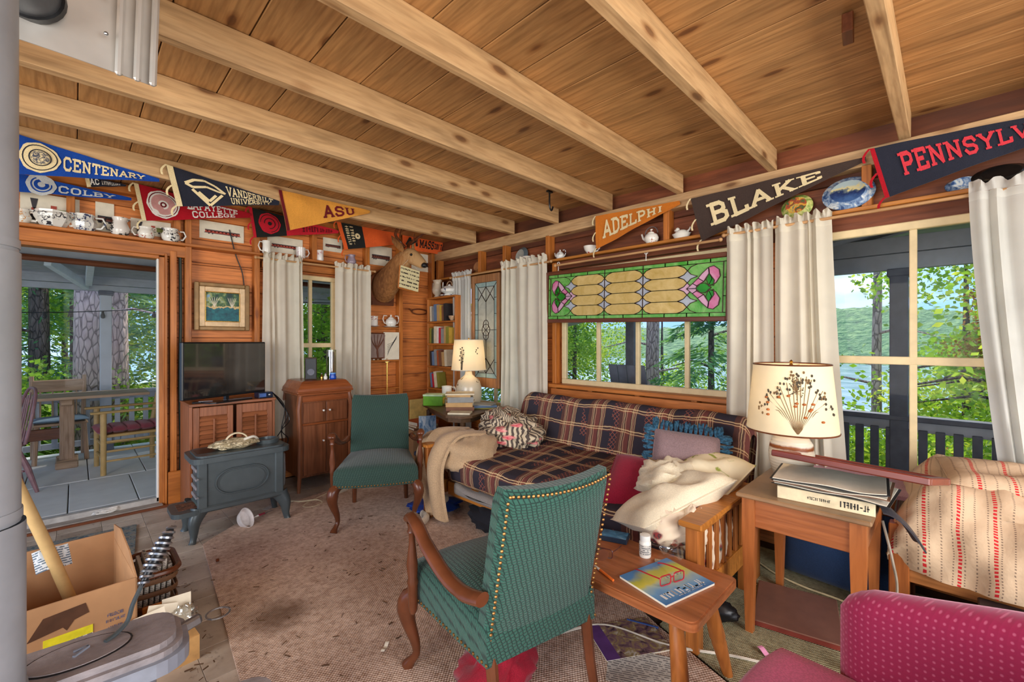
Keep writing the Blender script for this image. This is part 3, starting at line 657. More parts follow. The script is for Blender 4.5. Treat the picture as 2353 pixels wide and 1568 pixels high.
# ---------------------------------------------------------------- slab lettering from strokes
LET = {
 'A': (1.0, [[(.1, 0), (.5, 1), (.9, 0)], [(.27, .34), (.73, .34)]], [(.1, 0), (.9, 0)]),
 'B': (.95, [[(.2, 0), (.2, 1)], [(.2, 1), (.62, 1), (.78, .86), (.78, .66), (.62, .53), (.2, .53)], [(.62, .53), (.84, .4), (.84, .14), (.66, 0), (.2, 0)]], [(.12, 0), (.12, 1)]),
 'C': (.95, [[(.86, .76), (.7, 1), (.3, 1), (.12, .8), (.12, .2), (.3, 0), (.7, 0), (.86, .24)]], []),
 'D': (.95, [[(.2, 0), (.2, 1)], [(.2, 1), (.6, 1), (.85, .78), (.85, .22), (.6, 0), (.2, 0)]], [(.12, 0), (.12, 1)]),
 'E': (.9, [[(.2, 0), (.2, 1)], [(.2, 1), (.8, 1), (.8, .8)], [(.2, .52), (.6, .52)], [(.2, 0), (.82, 0), (.82, .22)]], [(.12, 0), (.12, 1)]),
 'F': (.86, [[(.2, 0), (.2, 1)], [(.2, 1), (.8, 1), (.8, .8)], [(.2, .52), (.6, .52)]], [(.2, 0), (.12, 1)]),
 'G': (1.0, [[(.86, .78), (.7, 1), (.3, 1), (.12, .8), (.12, .2), (.3, 0), (.7, 0), (.86, .2), (.86, .45), (.55, .45)]], []),
 'H': (1.0, [[(.2, 0), (.2, 1)], [(.8, 0), (.8, 1)], [(.2, .5), (.8, .5)]], [(.2, 0), (.2, 1), (.8, 0), (.8, 1)]),
 'I': (.55, [[(.27, 0), (.27, 1)]], [(.27, 0), (.27, 1)]),
 'K': (1.0, [[(.2, 0), (.2, 1)], [(.2, .4), (.78, 1)], [(.4, .6), (.82, 0)]], [(.2, 0), (.2, 1), (.8, 1), (.85, 0)]),
 'L': (.85, [[(.2, 0), (.2, 1)], [(.2, 0), (.8, 0), (.8, .25)]], [(.12, 0), (.2, 1)]),
 'M': (1.2, [[(.18, 0), (.18, 1), (.6, .3), (1.02, 1), (1.02, 0)]], [(.18, 0), (1.02, 0), (.12, 1), (1.08, 1)]),
 'N': (1.05, [[(.2, 0), (.2, 1), (.85, 0), (.85, 1)]], [(.2, 0), (.12, 1), (.85, 1)]),
 'O': (1.0, [[(.3, 0), (.7, 0), (.88, .22), (.88, .78), (.7, 1), (.3, 1), (.12, .78), (.12, .22), (.3, 0)]], []),
 'P': (.92, [[(.2, 0), (.2, 1)], [(.2, 1), (.65, 1), (.82, .86), (.82, .6), (.65, .46), (.2, .46)]], [(.2, 0), (.12, 1)]),
 'R': (.98, [[(.2, 0), (.2, 1)], [(.2, 1), (.65, 1), (.8, .86), (.8, .64), (.65, .5), (.2, .5)], [(.5, .5), (.84, 0)]], [(.2, 0), (.12, 1), (.88, 0)]),
 'S': (.9, [[(.8, .76), (.66, 1), (.28, 1), (.12, .82), (.12, .66), (.28, .53), (.64, .48), (.8, .34), (.8, .16), (.64, 0), (.26, 0), (.1, .24)]], []),
 'T': (.95, [[(.47, 0), (.47, 1)], [(.08, .78), (.08, 1), (.87, 1), (.87, .78)]], [(.47, 0)]),
 'U': (1.0, [[(.2, 1), (.2, .2), (.36, 0), (.64, 0), (.8, .2), (.8, 1)]], [(.2, 1), (.8, 1)]),
 'V': (1.0, [[(.1, 1), (.5, 0), (.9, 1)]], [(.1, 1), (.9, 1)]),
 'Y': (1.0, [[(.1, 1), (.5, .48), (.9, 1)], [(.5, .48), (.5, 0)]], [(.1, 1), (.9, 1), (.5, 0)]),
 ' ': (.45, [], [])}
def glyphs(text, wt=.2, gap=.14):
    """-> quads in text space (height 1) and the total width"""
    q = []; x = 0.0
    def seg(a, b):
        dx, dy = b[0] - a[0], b[1] - a[1]; L = math.hypot(dx, dy) or 1; nx, ny = -dy / L * wt / 2, dx / L * wt / 2; ex, ey = dx / L * wt * .3, dy / L * wt * .3
        return [(a[0] - ex + nx, a[1] - ey + ny), (a[0] - ex - nx, a[1] - ey - ny), (b[0] + ex - nx, b[1] + ey - ny), (b[0] + ex + nx, b[1] + ey + ny)]
    for ch in text:
        w, st, sf = LET[ch]; hh = lambda p: (x + p[0], .07 + p[1] * .86)
        for s_ in st:
            for i in range(len(s_) - 1): q.append(seg(hh(s_[i]), hh(s_[i + 1])))
        for p in sf:
            c = hh(p); y = .06 if p[1] < .5 else .94; q.append([(c[0] - .19, y - .06), (c[0] + .19, y - .06), (c[0] + .19, y + .06), (c[0] - .19, y + .06)])
        x += w + gap
    return q, x - gap
def put_text(mb, text, u0, u1, v0, v1, S, wt=.2):
    q, w = glyphs(text, wt)
    for f in q: mb.add([S(u0 + (u1 - u0) * p[0] / w, v0 + (v1 - v0) * p[1]) for p in f], [(0, 1, 2, 3)])
    return mb
def scribble(mb, S, u0, u1, v0, v1, n, seed=1, w=.16):
    """a row of small marks, for print too small to read"""
    r = random.Random(seed); st = (u1 - u0) / n; k = (v1 - v0)
    for i in range(n):
        a = u0 + st * i
        for _ in range(r.choice((2, 3))):
            x_, y_ = a + st * r.uniform(0, .45), v0 + k * r.uniform(0, .35)
            if r.random() < .55: q = [(x_, v0), (x_ + st * .26, v0), (x_ + st * .26, v1), (x_, v1)]
            else: y_ = v0 + k * r.choice((0, .4, .8)); q = [(a, y_), (a + st * .75, y_), (a + st * .75, y_ + k * .2), (a, y_ + k * .2)]
            mb.add([S(*p) for p in q], [(0, 1, 2, 3)])
    return mb
def felt(name, c): return fabric(name, c, 320, .95, .12, .3)
CREAMF = felt('felt_cream', col(226, 206, 160)); WHITEF = felt('felt_white', col(232, 226, 218))
def pennant(label, wall, px, mat, texts=(), band=None, seal=None, split=None, ties=None, off=.07, emblem=None, wav=.006, extra=None):
    """px: top-left, bottom-left, top-right, bottom-right of the cloth where it hangs"""
    on = (lambda p: onA(p[0], p[1], YA - off)) if wall == 'A' else (lambda p: onB(p[0], p[1], XB - off))
    nrm = Vector((0, -1, 0)) if wall == 'A' else Vector((-1, 0, 0))
    TL, BL, TR, BR = [on(p) for p in px]; root = thing('felt_pennant', label, 'pennant', TL)
    a, b, c, d = [v - TL for v in (TL, BL, TR, BR)]
    ph = random.uniform(0, 6)
    def S(u, v, o=.0):
        l = b + (a - b) * v; r = d + (c - d) * v; return l + (r - l) * u + nrm * (o + wav * math.sin(u * 9 + ph) * (.4 + .6 * (1 - v)) + .004 * math.sin(v * 5 + u * 17))
    Su = lambda o: (lambda u, v: S(u, v, o))
    s0 = split[0] if split else 1.0
    MB().sheet(lambda u, v: S(u * s0, v), 24, 6, thick=.003).build('felt', mat, root)
    if split: MB().sheet(lambda u, v: S(s0 + u * (1 - s0), v, -.001), 16, 6, thick=.003).build('felt_tip', split[1], root)
    if band: MB().sheet(lambda u, v: S(u * band[0], v, .004), 2, 6, thick=.003).build('edge_band', band[1], root)
    if ties:
        for v in (1.0, .5, .02):
            p = S(0, v, .004); w = .012
            MB().sheet(lambda u, t: p + Vector((0, 0, 0)) + (a - c).normalized() * (.02 * t + .015 * math.sin(t * 3)) + Vector((0, 0, -.075 * t)) + (c - a).normalized() * (w * (u - .5)), 1, 4, thick=.002).build('tie', ties, root)
    for (tx, u0, u1, v0, v1, m) in texts: (scribble(MB(), Su(.006), u0, u1, v0, v1, tx, tx) if isinstance(tx, int) else put_text(MB(), tx, u0, u1, v0, v1, Su(.006))).build('lettering', m, root)
    if extra: extra(root, Su)
    if seal:
        su, sv, r, cols = seal; lu = (c - a).length; lv = ((a - b) * (1 - su) + (c - d) * su).length
        for k, (f0, f1, m) in enumerate(cols):
            mb = MB(); n = 28; vs = []
            for i in range(n):
                t = 2 * math.pi * i / n; wob = 1 + (.03 * math.cos(8 * t) if k == 0 else 0)
                for f in (f0, f1): vs.append(S(su + r * f * wob * math.cos(t) / lu, sv + r * f * wob * math.sin(t) / lv, .005 + k * .0012))
            mb.add(vs, [(2 * i, 2 * i + 1, (2 * i + 3) % (2 * n), (2 * i + 2) % (2 * n)) for i in range(n)]).build('seal', m, root)
    if emblem:
        mb = MB()
        for poly in emblem[0]:
            for i in range(len(poly) - 1):
                p, q = Vector(poly[i]), Vector(poly[i + 1]); dd = (q - p); nn = Vector((-dd.y * .5, dd.x * 2)).normalized() * emblem[2]; nn = Vector((nn.x * .45, nn.y))
                mb.add([S(*(p + nn), .006), S(*(p - nn), .006), S(*(q - nn), .006), S(*(q + nn), .006)], [(0, 1, 2, 3)])
        mb.build('emblem', emblem[1], root)
    return root
ROYAL = felt('felt_royal_blue', col(22, 66, 150)); NAVY = felt('felt_navy', col(38, 40, 52)); REDF = felt('felt_red', col(168, 20, 34)); BLACKF = felt('felt_black', col(36, 36, 34))
GOLD = felt('felt_gold', col(218, 150, 62)); MAROON = felt('felt_maroon', col(104, 24, 30)); BROWNF = felt('felt_brown', col(66, 52, 46)); ORF = felt('felt_orange', col(226, 96, 42)); OCHRE = felt('felt_ochre', col(198, 112, 34)); CRIM = felt('felt_crimson', col(196, 32, 48)); GREYF = felt('felt_grey', col(188, 190, 190))
SEALP = printed('seal_print', [(.4, col(226, 206, 160)), (.55, col(60, 66, 84))], 90)
pennant('large royal blue pennant lettered CENTENARY with a round cream seal', 'A', [(-42, 283), (-42, 396), (366, 411), (366, 418)], ROYAL, [('CENTENARY', .41, .9, .2, .72, CREAMF)],
        seal=(.287, .5, .083, [(0, 1, CREAMF), (.8, .86, NAVY), (.5, .56, NAVY), (0, .45, SEALP)]), off=.80)
pennant('royal blue pennant lettered COLBY hanging below the larger blue one', 'A', [(-42, 380), (-42, 434), (302, 455), (302, 461)], ROYAL, [('COLBY', .47, .87, .14, .72, GREYF)],
        seal=(.36, .55, .072, [(0, 1, GREYF), (.62, .72, ROYAL), (0, .5, ROYAL), (0, .25, GREYF)]), off=.09)
pennant('tiny navy pennant with white lettering between the two blue pennants', 'A', [(194, 402), (200, 430), (290, 425), (290, 428)], NAVY, [('AC', .1, .32, .2, .8, WHITEF), (10, .38, .86, .2, .75, WHITEF)], band=(.1, CREAMF), off=.07)
pennant('red pennant lettered LAFAYETTE COLLEGE with an oval seal', 'A', [(307, 420), (326, 508), (578, 491), (578, 500)], REDF, [('LAFAYETTE', .40, .86, .45, .88, WHITEF), ('COLLEGE', .43, .83, .06, .38, WHITEF)],
        band=(.035, CREAMF), seal=(.2, .5, .105, [(0, 1, WHITEF), (.84, .9, MAROON), (0, .74, plain('rose_ink', col(196, 140, 136))), (0, .32, WHITEF), (.1, .2, MAROON)]), ties=CREAMF, off=.08)
pennant('dark navy pennant lettered VANDERBILT UNIVERSITY with a cream hat-and-chevron emblem', 'A', [(382, 378), (406, 475), (642, 462), (642, 471)], NAVY, [('VANDERBILT', .48, .93, .42, .86, CREAMF), ('UNIVERSITY', .5, .9, .06, .36, CREAMF)],
        band=(.05, CREAMF), ties=CREAMF, off=.80, emblem=([[(.12, .64), (.2, .78), (.29, .84), (.38, .74), (.46, .5)], [(.12, .64), (.18, .56), (.3, .64), (.4, .54), (.46, .5)], [(.17, .5), (.3, .02), (.43, .42)], [(.22, .44), (.3, .16), (.37, .38)]], CREAMF, .035))
pennant('black and crimson pennant with a round crimson seal below the gold one', 'A', [(572, 475), (583, 546), (778, 530), (778, 536)], BLACKF, [(11, .55, .93, .2, .7, MAROON)],
        band=(.03, CRIM), seal=(.19, .52, .092, [(0, 1, CRIM), (.8, .86, BLACKF), (.45, .52, BLACKF), (0, .18, BLACKF)]), split=(.36, CRIM), ties=CRIM, off=.075)
pennant('bright gold pennant lettered ASU in maroon', 'A', [(640, 436), (659, 531), (850, 484), (850, 490)], GOLD, [('ASU', .43, .8, .2, .78, MAROON)], band=(.03, MAROON), off=.80)
pennant('small charcoal and orange pennant left of the deer head', 'A', [(773, 508), (791, 574), (918, 536), (914, 562)], BLACKF, (), band=(.06, ORF), split=(.38, ORF), ties=ORF, off=.07,
        seal=(.27, .5, .03, [(0, 1, CREAMF), (0, .3, BLACKF)]), extra=lambda root, Su: [scribble(MB(), lambda u, v: Su(.006)(.1 + .07 * k + .05 * v, .88 - .75 * u), 0, 1, 0, 1, 9 - 2 * k, k + 3).build('side_lettering', CREAMF, root) for k in range(2)])
pennant('orange pennant with black lettering MASS right of the deer antlers', 'A', [(925, 536), (925, 572), (1026, 556), (1018, 586)], ORF, [('MASS', .38, .72, .25, .8, BLACKF), (5, .74, .97, .3, .72, BLACKF)], off=.05,
        emblem=([[(.08, .3), (.16, .8), (.2, .35), (.3, .7), (.32, .3)]], BLACKF, .05))
pennant('ochre pennant lettered ADELPHI pinned to the beam on the right wall', 'B', [(1368, 497), (1371, 573), (1562, 461), (1562, 469)], OCHRE, [('ADELPHI', .1, .82, .22, .8, CREAMF)], band=(.03, OCHRE), ties=CREAMF, off=.04)
pennant('brown pennant lettered BLAKE in cream above the middle curtains', 'B', [(1587, 457), (1613, 554), (1990, 360), (1990, 368)], BROWNF, [('BLAKE', .1, .78, .22, .76, CREAMF)], band=(.03, BROWNF), ties=CREAMF, off=.05)
pennant('big navy pennant lettered PENNSYLVANIA in red at the upper right', 'B', [(1998, 342), (2034, 456), (2560, 228), (2560, 262)], NAVY, [('PENNSYLVANIA', .13, .98, .3, .78, felt('felt_rose_red', col(206, 58, 68)))], band=(.025, REDF), ties=REDF, off=.06)
# ---------------------------------------------------------------- train prints pinned along the left wall
INK = plain('brown_ink', col(120, 66, 52)); INKD = plain('dark_ink', col(52, 48, 52)); INKG = plain('green_ink', col(118, 128, 62)); INKR = plain('red_ink', col(170, 70, 52))
def railprint(label, p0, p1, kind, y=YA + .084):
    a, b = onA(*p0, y), onA(*p1, y); w, h = b.x - a.x, a.z - b.z
    t = thing('train_print', label, 'print', (a.x, y, b.z)); MB().box(0, w, -.004, 0, 0, h).build('paper', PAPER, t)
    mb = MB(); r = lambda x0, x1, z0, z1: mb.box(w * x0, w * x1, -.0075, -.004, h * z0, h * z1)
    disc = lambda x, z, rr: mb.add([(w * x + rr * math.cos(k * .6283), -.008, h * z + rr * math.sin(k * .6283)) for k in range(10)], [tuple(range(10))])
    if kind == 'loco':
        mb.m = 0; r(.22, .52, .32, .5); r(.18, .24, .3, .52); r(.3, .42, .5, .54)
        mb.m = 1; mb.add([(w * .2, -.0075, h * .5), (w * .25, -.0075, h * .5), (w * .29, -.0075, h * .82), (w * .16, -.0075, h * .82)], [(0, 1, 2, 3)]); r(.14, .62, .24, .28)
        for x in (.2, .3, .4, .5): disc(x, .22, h * .09)
        mb.m = 2; r(.64, .9, .28, .52); r(.62, .92, .5, .56); mb.m = 1; disc(.7, .22, h * .06); disc(.85, .22, h * .06); mb.m = 0; r(.5, .6, .4, .66)
        mb.build('engine_drawing', [INKR, INKD, INKG], t)
    else:
        mb.m = 0; r(.12, .9, .36, .48); mb.m = 1; r(.12, .9, .48, .53); r(.1, .92, .33, .36)
        for k in range(9): r(.15 + k * .083, .19 + k * .083, .41, .46)
        for x in (.2, .28, .74, .82): disc(x, .31, h * .035)
        mb.build('carriage_drawing', [INKR if kind == 'red' else INK, INKD], t)
railprint('yellowed print of a red and green steam engine above the door shelf', (46, 438), (183, 528), 'loco')
railprint('small train print behind the painted jug on the door shelf', (219, 463), (262, 535), 'car')
railprint('train print half hidden below the red pennant on the door shelf', (300, 500), (392, 548), 'loco')
railprint('print of a long red railway carriage on the boards above the painting', (458, 505), (560, 560), 'red')
railprint('print of a rust-coloured freight car above the left window curtain', (614, 540), (695, 588), 'red')
railprint('print of a dark freight train beside the stud above the window', (742, 545), (786, 582), 'car')
railprint('print of a dark tank car left of the deer neck', (848, 562), (900, 614), 'car')
railprint('print of a reddish carriage right of the deer muzzle', (945, 580), (990, 627), 'red')
# ---------------------------------------------------------------- pottery
C_BW = ceramic('white_china_blue_print', col(226, 224, 216), col(52, 60, 96)); C_BK = ceramic('white_china_dark_print', col(230, 226, 216), col(46, 44, 52)); C_RD = ceramic('white_china_red_print', col(232, 226, 214), col(158, 66, 50))
C_PINK = ceramic('pink_sprig_china', col(222, 214, 206), col(176, 112, 124), .46); C_MAUVE = plain('mauve_glaze', col(150, 134, 146), .25, var=.25, ns=30); C_WH = plain('white_glaze', col(228, 224, 212), .2, var=.05); C_BR = plain('brown_glaze', col(170, 140, 110), .25)
C_FRUIT = ceramic('fruit_print_china', col(230, 226, 214), col(206, 136, 40), .44)
PROF = {
 'sugar': [(.0, 0), (.042, 0), (.05, .008), (.07, .045), (.074, .06), (.068, .07), (.07, .08), (.062, .078), (.058, .03), (0, .02)],
 'cream': [(.0, 0), (.036, 0), (.05, .02), (.054, .045), (.042, .07), (.04, .08), (.046, .092), (.04, .09), (.036, .06), (0, .02)],
 'jug': [(.0, 0), (.05, 0), (.062, .03), (.066, .06), (.05, .1), (.044, .12), (.056, .15), (.05, .149), (.038, .12), (.05, .06), (0, .02)],
 'mug': [(.0, 0), (.036, 0), (.04, .01), (.041, .09), (.043, .1), (.037, .1), (.035, .012), (0, .012)],
 'tall': [(.0, 0), (.034, 0), (.04, .02), (.036, .09), (.04, .13), (.036, .13), (.032, .08), (0, .02)],
 'pot': [(.0, 0), (.04, 0), (.056, .02), (.062, .045), (.05, .075), (.03, .085), (.034, .09), (.012, .104), (.008, .112), (.012, .122), (0, .128)],
 'pitcher': [(.0, 0), (.045, 0), (.03, .025), (.058, .06), (.066, .1), (.05, .15), (.045, .18), (.06, .215), (.052, .213), (.038, .18), (.05, .1), (0, .06)],
 'tureen': [(.0, 0), (.11, .0), (.12, .012), (.06, .015), (.055, .025), (.1, .05), (.108, .08), (.1, .085), (.07, .115), (.02, .125), (.015, .14), (0, .145)],
 'cup': [(.0, 0), (.022, 0), (.024, .006), (.042, .03), (.05, .058), (.046, .058), (.036, .028), (0, .012)]}
def crock(kind, label, loc, mat, s=1.0, rz=0.0, handles=1, spout=False, n=20, hm=None, name=None, cat=None, sx=1.0):
    nm = name or {'sugar': 'sugar_bowl', 'cream': 'cream_jug', 'jug': 'painted_jug', 'mug': 'mug', 'tall': 'tall_mug', 'pot': 'teapot', 'pitcher': 'pitcher', 'tureen': 'tureen', 'cup': 'teacup'}[kind]
    t = thing(nm, label, cat or nm.split('_')[-1], loc, rz); P = [(r * s, z * s) for r, z in PROF[kind]]; top = max(z for _, z in P); rm = max(r for r, _ in P)
    MB().lathe(P, n, sx=sx).build('body', mat, t, n > 10)
    zc, hh = top * .55, top * .33
    for k in range(handles):
        sg = 1 if k == 0 else -1
        MB().tube([(sg * (rm * .82 * sx + .0), 0, zc + hh), (sg * (rm * sx + .022 * s), 0, zc + hh * 1.05), (sg * (rm * sx + .034 * s), 0, zc + .1 * hh), (sg * (rm * sx + .016 * s), 0, zc - hh * .9), (sg * rm * .8 * sx, 0, zc - hh)], .0055 * s, 7).build('handle', hm or mat, t, True)
    if spout == 'lip':
        MB().add([(-rm * .6, -.018 * s, top), (-rm * .6, .018 * s, top), (-rm * 1.15, 0, top * 1.03), (-rm * .7, 0, top * .8)], [(0, 1, 2), (1, 3, 2), (3, 0, 2)]).build('lip', mat, t)
    elif spout: MB().tube([(-rm * .8, 0, top * .25), (-rm * 1.25, 0, top * .4), (-rm * 1.5, 0, top * .72)], [.016 * s, .011 * s, .007 * s], 8).build('spout', mat, t, True)
    return t
ZA, ZB = 2.1305, 2.0805; yA = YA + .0
def atA(px): return (onA(px, 500, yA).x, yA, ZA)
def atB(px, x=XB + .02): return (x, onB(px, 500, x).y, ZB)
crock('cream', 'white cream jug with an orange fruit print half hidden by the stovepipe', atA(47), C_FRUIT, 1.0, 0)
crock('sugar', 'large faceted white sugar bowl with a black print and two square handles', atA(122), C_BK, 1.35, 0, 2, n=8)
crock('cream', 'squat white jug with a blue print left of the small stud', atA(194), C_BW, 1.3, 0, 1, 'lip', n=8)
crock('jug', 'dark floral painted jug with a black handle right of the small stud', atA(276), ceramic('dark_floral_china', col(224, 216, 206), col(48, 44, 44), .36), .9, R(180), 1, 'lip', hm=BLACK)
crock('cream', 'small white creamer with a rust border behind the pennant tie', atA(336), C_RD, 1.0, R(180), 1, 'lip')
crock('cream', 'low white jug with a dark blue rim at the end of the door shelf', atA(392), C_BK, 1.15, 0, 1, 'lip')
crock('tall', 'tall white mug with a little crest left above the curtain', atA(613), C_WH, .95, R(180), 1)
crock('mug', 'grey mug with pink sprigs above the left curtain', atA(691), C_PINK, 1.05, 0)
crock('tall', 'handleless rose-patterned beaker beside the stud over the window', atA(736), C_PINK, .82, 0, 0, name='beaker')
crock('jug', 'lidded mauve mottled mug above the right curtain', atA(808), C_MAUVE, .72, R(180), 1)
# right-wall ledge, corner to window
def plate(label, loc, rx, rz_, mat, mat2, tilt=14, wall='B', name='oval_platter', cat='platter'):
    t = thing(name, label, cat, loc, R(-90) if wall == 'B' else 0)
    k = Matrix.Rotation(R(90 - tilt), 4, 'X')
    a = MB(); a.T = k; a.lathe([(.0, .012), (.68, .012), (.74, .006), (1, -.012), (1, -.018), (.7, .0), (0, .0)][::-1], 36, sx=rx, sy=rz_).build('rim', mat, t, True, (0, 0, rz_ * math.cos(R(tilt)) + .003))
    a = MB(); a.T = k; a.lathe([(0, .0135), (.66, .0135)], 36, sx=rx, sy=rz_, cap=False)
    for i, v in enumerate(a.v): pass
    a.build('centre_print', mat2, t, True, (0, 0, rz_ * math.cos(R(tilt)) + .003)); return t
C_BLUE = printed('blue_transferware', [(.36, col(40, 70, 118)), (.5, col(120, 146, 178)), (.62, col(206, 210, 206))], 30)
def scene_plate():
    g = G('blue_scene_print', .2); v = g.co(False); z = g.xyz(v)[2]
    n = g.math('ADD', g.math('MULTIPLY', z, 9.0), g.math('MULTIPLY', g.noise(v, 26, 4), .9))
    g.color(g.ramp(n, [(.0, col(60, 92, 140)), (.28, col(38, 60, 104)), (.42, col(28, 44, 84)), (.55, col(96, 110, 116)), (.62, col(206, 190, 130)), (.8, col(160, 176, 176))])); return g.m
plate('large oval blue and white platter with a castle scene between two pennants', atB(1948, XB + .0), .125, .1, C_BLUE, scene_plate())
plate('small green and red parrot-pattern plate behind the gathered curtain tops', atB(1830, XB + .02), .085, .08, printed('lime_china', [(.4, col(110, 140, 50)), (.6, col(206, 200, 120))], 34), printed('parrot_print', [(.36, col(52, 96, 52)), (.48, col(176, 60, 44)), (.58, col(214, 176, 60)), (.7, col(40, 70, 110))], 26), name='round_plate', cat='plate')
plate('dark pewter oval dish below the big navy pennant', atB(2300, XB + .0), .1, .05, plain('pewter', col(58, 56, 54), .3, .8), plain('pewter_dark', col(40, 38, 38), .3, .8))
plate('small dark blue dish partly hidden by the lower edge of the navy pennant', atB(2215, XB + .03), .07, .04, C_BLUE, C_BLUE)
plate('copper-toned round plate above the left end of the corner curtain', atB(1097, XB + .03), .075, .075, plain('copper_glaze', col(150, 100, 60), .3, .3), plain('copper_glaze_centre', col(176, 124, 84), .3, .3), name='round_plate', cat='plate')
plate('pewter-rimmed blue plate behind the curtain ruffle near the corner', atB(1196, XB + .03), .085, .1, plain('pewter_blue', col(110, 124, 132), .3, .5), plain('blue_grey_glaze', col(150, 150, 142), .3), name='round_plate', cat='plate')
crock('cup', 'rust-striped cup on the ledge above the corner curtain', atB(1213, XB + .0), C_RD, 1.2, R(-90), 1)
crock('pot', 'tiny blue and white teapot on the ledge left of the stained glass', atB(1287, XB + .02), C_BW, .68, R(-90), 1, True)
crock('cup', 'brown sprigged cup below the left end of the ochre pennant', atB(1356, XB + .02), C_RD, 1.15, R(-90), 1)
t = crock('pot', 'white enamel kettle with a wire bail under the ochre pennant', atB(1497, XB + .01), C_RD, .88, R(-90), 0, True, name='kettle')
MB().tube(arc((0, .075), .052, 0, 180, 10), .004, 6).build('bail_handle', STEEL, t, True)
t = thing('hen_dish', 'white covered dish with a lying animal lid beside the stud', 'dish', atB(1566, XB + .02), R(-90))
MB().lathe([(0, 0), (.045, 0), (.06, .03), (.064, .034), (0, .034)], 18, sx=1.1, sy=.8).build('base', C_WH, t, True)
MB().ball((0, 0, .04), .05, .035, .026).ball((-.03, 0, .068), .017, .014, .018).ball((-.044, 0, .066), .01, .008, .008).build('lid', C_WH, t, True)
MB().tube([(.045, 0, .045), (.06, 0, .06), (.066, 0, .075)], [.008, .006, .004], 6).build('tail', C_WH, t, True)
# ---------------------------------------------------------------- curtains
def clothmat(name, c, tr=.35):
    g = G(name, .9, 0, .1); v = g.co(False); n = g.noise(v, 4, 3); w = g.noise(v, 300, 1)
    k = g.ramp(n, [(.3, vary(c, .9)), (.7, vary(c, 1.06))]); g.color(k); g.bump(w, .15, .002); g.thin(k, tr); return g.m
CURT = clothmat('curtain_cream', col(234, 226, 206)); CURT2 = clothmat('curtain_ivory', col(228, 226, 218), .45)
ROD = wood('curtain_pole', col(206, 160, 110), 0, .5, .2, 0)
def curtain(label, wall, a0, a1, z1, z0, folds, amp=.022, off=.09, flare=0.0, shift=0.0, mat=CURT, pull=None):
    """a0..a1 along the wall (image left to right)"""
    w = abs(a1 - a0); mid = (a0 + a1) / 2; ph = random.uniform(0, 6); fr = [random.uniform(.7, 1.3) for _ in range(4)]
    root = thing('curtain', label, 'curtain', (mid, YA - off, z0) if wall == 'A' else (XB - off, mid, z0), 0 if wall == 'A' else R(-90))
    def S(u, v, o=0):
        k = 1 + flare * (1 - v); x = (u - .5) * w * k + shift * (1 - v) ** 1.5
        if pull: x += pull * math.sin(min(1, (1 - v) * 1.3) * math.pi) * (1 - u)
        uw = u + .35 / folds * (math.sin(u * 9 * fr[1] + ph) + .6 * math.sin(u * 17 * fr[2] + 2 * ph)); t = uw * folds * 6.283 + ph; y = amp * (math.sin(t + .6 * math.sin(v * 3 + ph)) * (.55 + .45 * (1 - v)) + .35 * math.sin(t * 1.73 * fr[0] + 1) * (1 - v) + .25 * math.sin(t * .37 + v * 2))
        return (x, y - o, (z1 - z0) * v)
    MB().sheet(lambda u, v: S(u, v), max(24, int(folds * 10)), 14).build('drape', mat, root, 80)
    def Rf(u, v):
        x, y, z = S(u, 1); return (x, y + .018 * math.sin(u * folds * 19 + ph) * v + .01 * math.sin(u * 40), z + v * (.05 + .012 * math.sin(u * folds * 9)))
    MB().sheet(Rf, int(folds * 14), 3).build('header_ruffle', mat, root, 80)
    MB().sheet(lambda u, v: (S(u, .98)[0], S(u, .98)[1] - .004 - .004 * math.sin(v * 3.1), (z1 - z0) * (.975 + .025 * v)), int(folds * 10), 3).build('rod_pocket', mat, root, 80)
    return root
curtain('cream curtain left of the small window, behind the television', 'A', 1.205, 1.555, 2.08, .42, 4.0, .028, .09, .06)
curtain('cream curtain right of the small window, beside the deer head', 'A', 1.865, 2.25, 2.075, .3, 4.0, .028)
curtain('narrow pale curtain between the corner bookcase and the leaded glass', 'B', 4.02, 3.70, 2.05, .3, 4.5, mat=CURT2)
curtain('beige curtain between the leaded panel and the stained glass', 'B', 3.22, 2.62, 2.075, .25, 6.0, .034, .09, .1)
curtain('cream curtain right beside the stained glass panel', 'B', 1.045, .765, 2.02, .2, 3.5, .03, .1, .06)
curtain('cream curtain with braided hem behind the big floral lamp', 'B', .76, .475, 2.03, .25, 4.0, .026, .1, .3, .05)
curtain('pale blue-white curtain drawn aside at the right edge of the picture', 'B', -.065, -.62, 2.03, .45, 5.0, .028, .12, -.1, .1, mat=CURT2)
for lab, w, p, q, g in (('pole above the small window on the left wall', 'A', 1.15, 2.3, 2.075), ('pale wooden curtain pole in front of the stained glass top', 'B', 4.05, 2.55, 2.045), ('long pale curtain pole above the stained glass panel', 'B', 2.5, 1.08, 2.0), ('pale curtain pole above the large right window', 'B', 1.06, -.7, 2.025)):
    T = thing('curtain_pole', lab, 'pole', ((p + q) / 2, YA - .09, g) if w == 'A' else (XB - .1, (p + q) / 2, g), 0 if w == 'A' else R(-90)); L = abs(p - q)
    MB().tube([(-L / 2, 0, 0), (L / 2, 0, 0)], .009, 8).build('pole', ROD, T, True)
    for sx in (-1, 1): MB().bar((sx * L * .42, 0, 0), (sx * L * .42, .1, .02), .012, .012).build('bracket', STEEL, T); MB().ball((sx * L / 2, 0, 0), .014).build('finial', ROD, T, True)
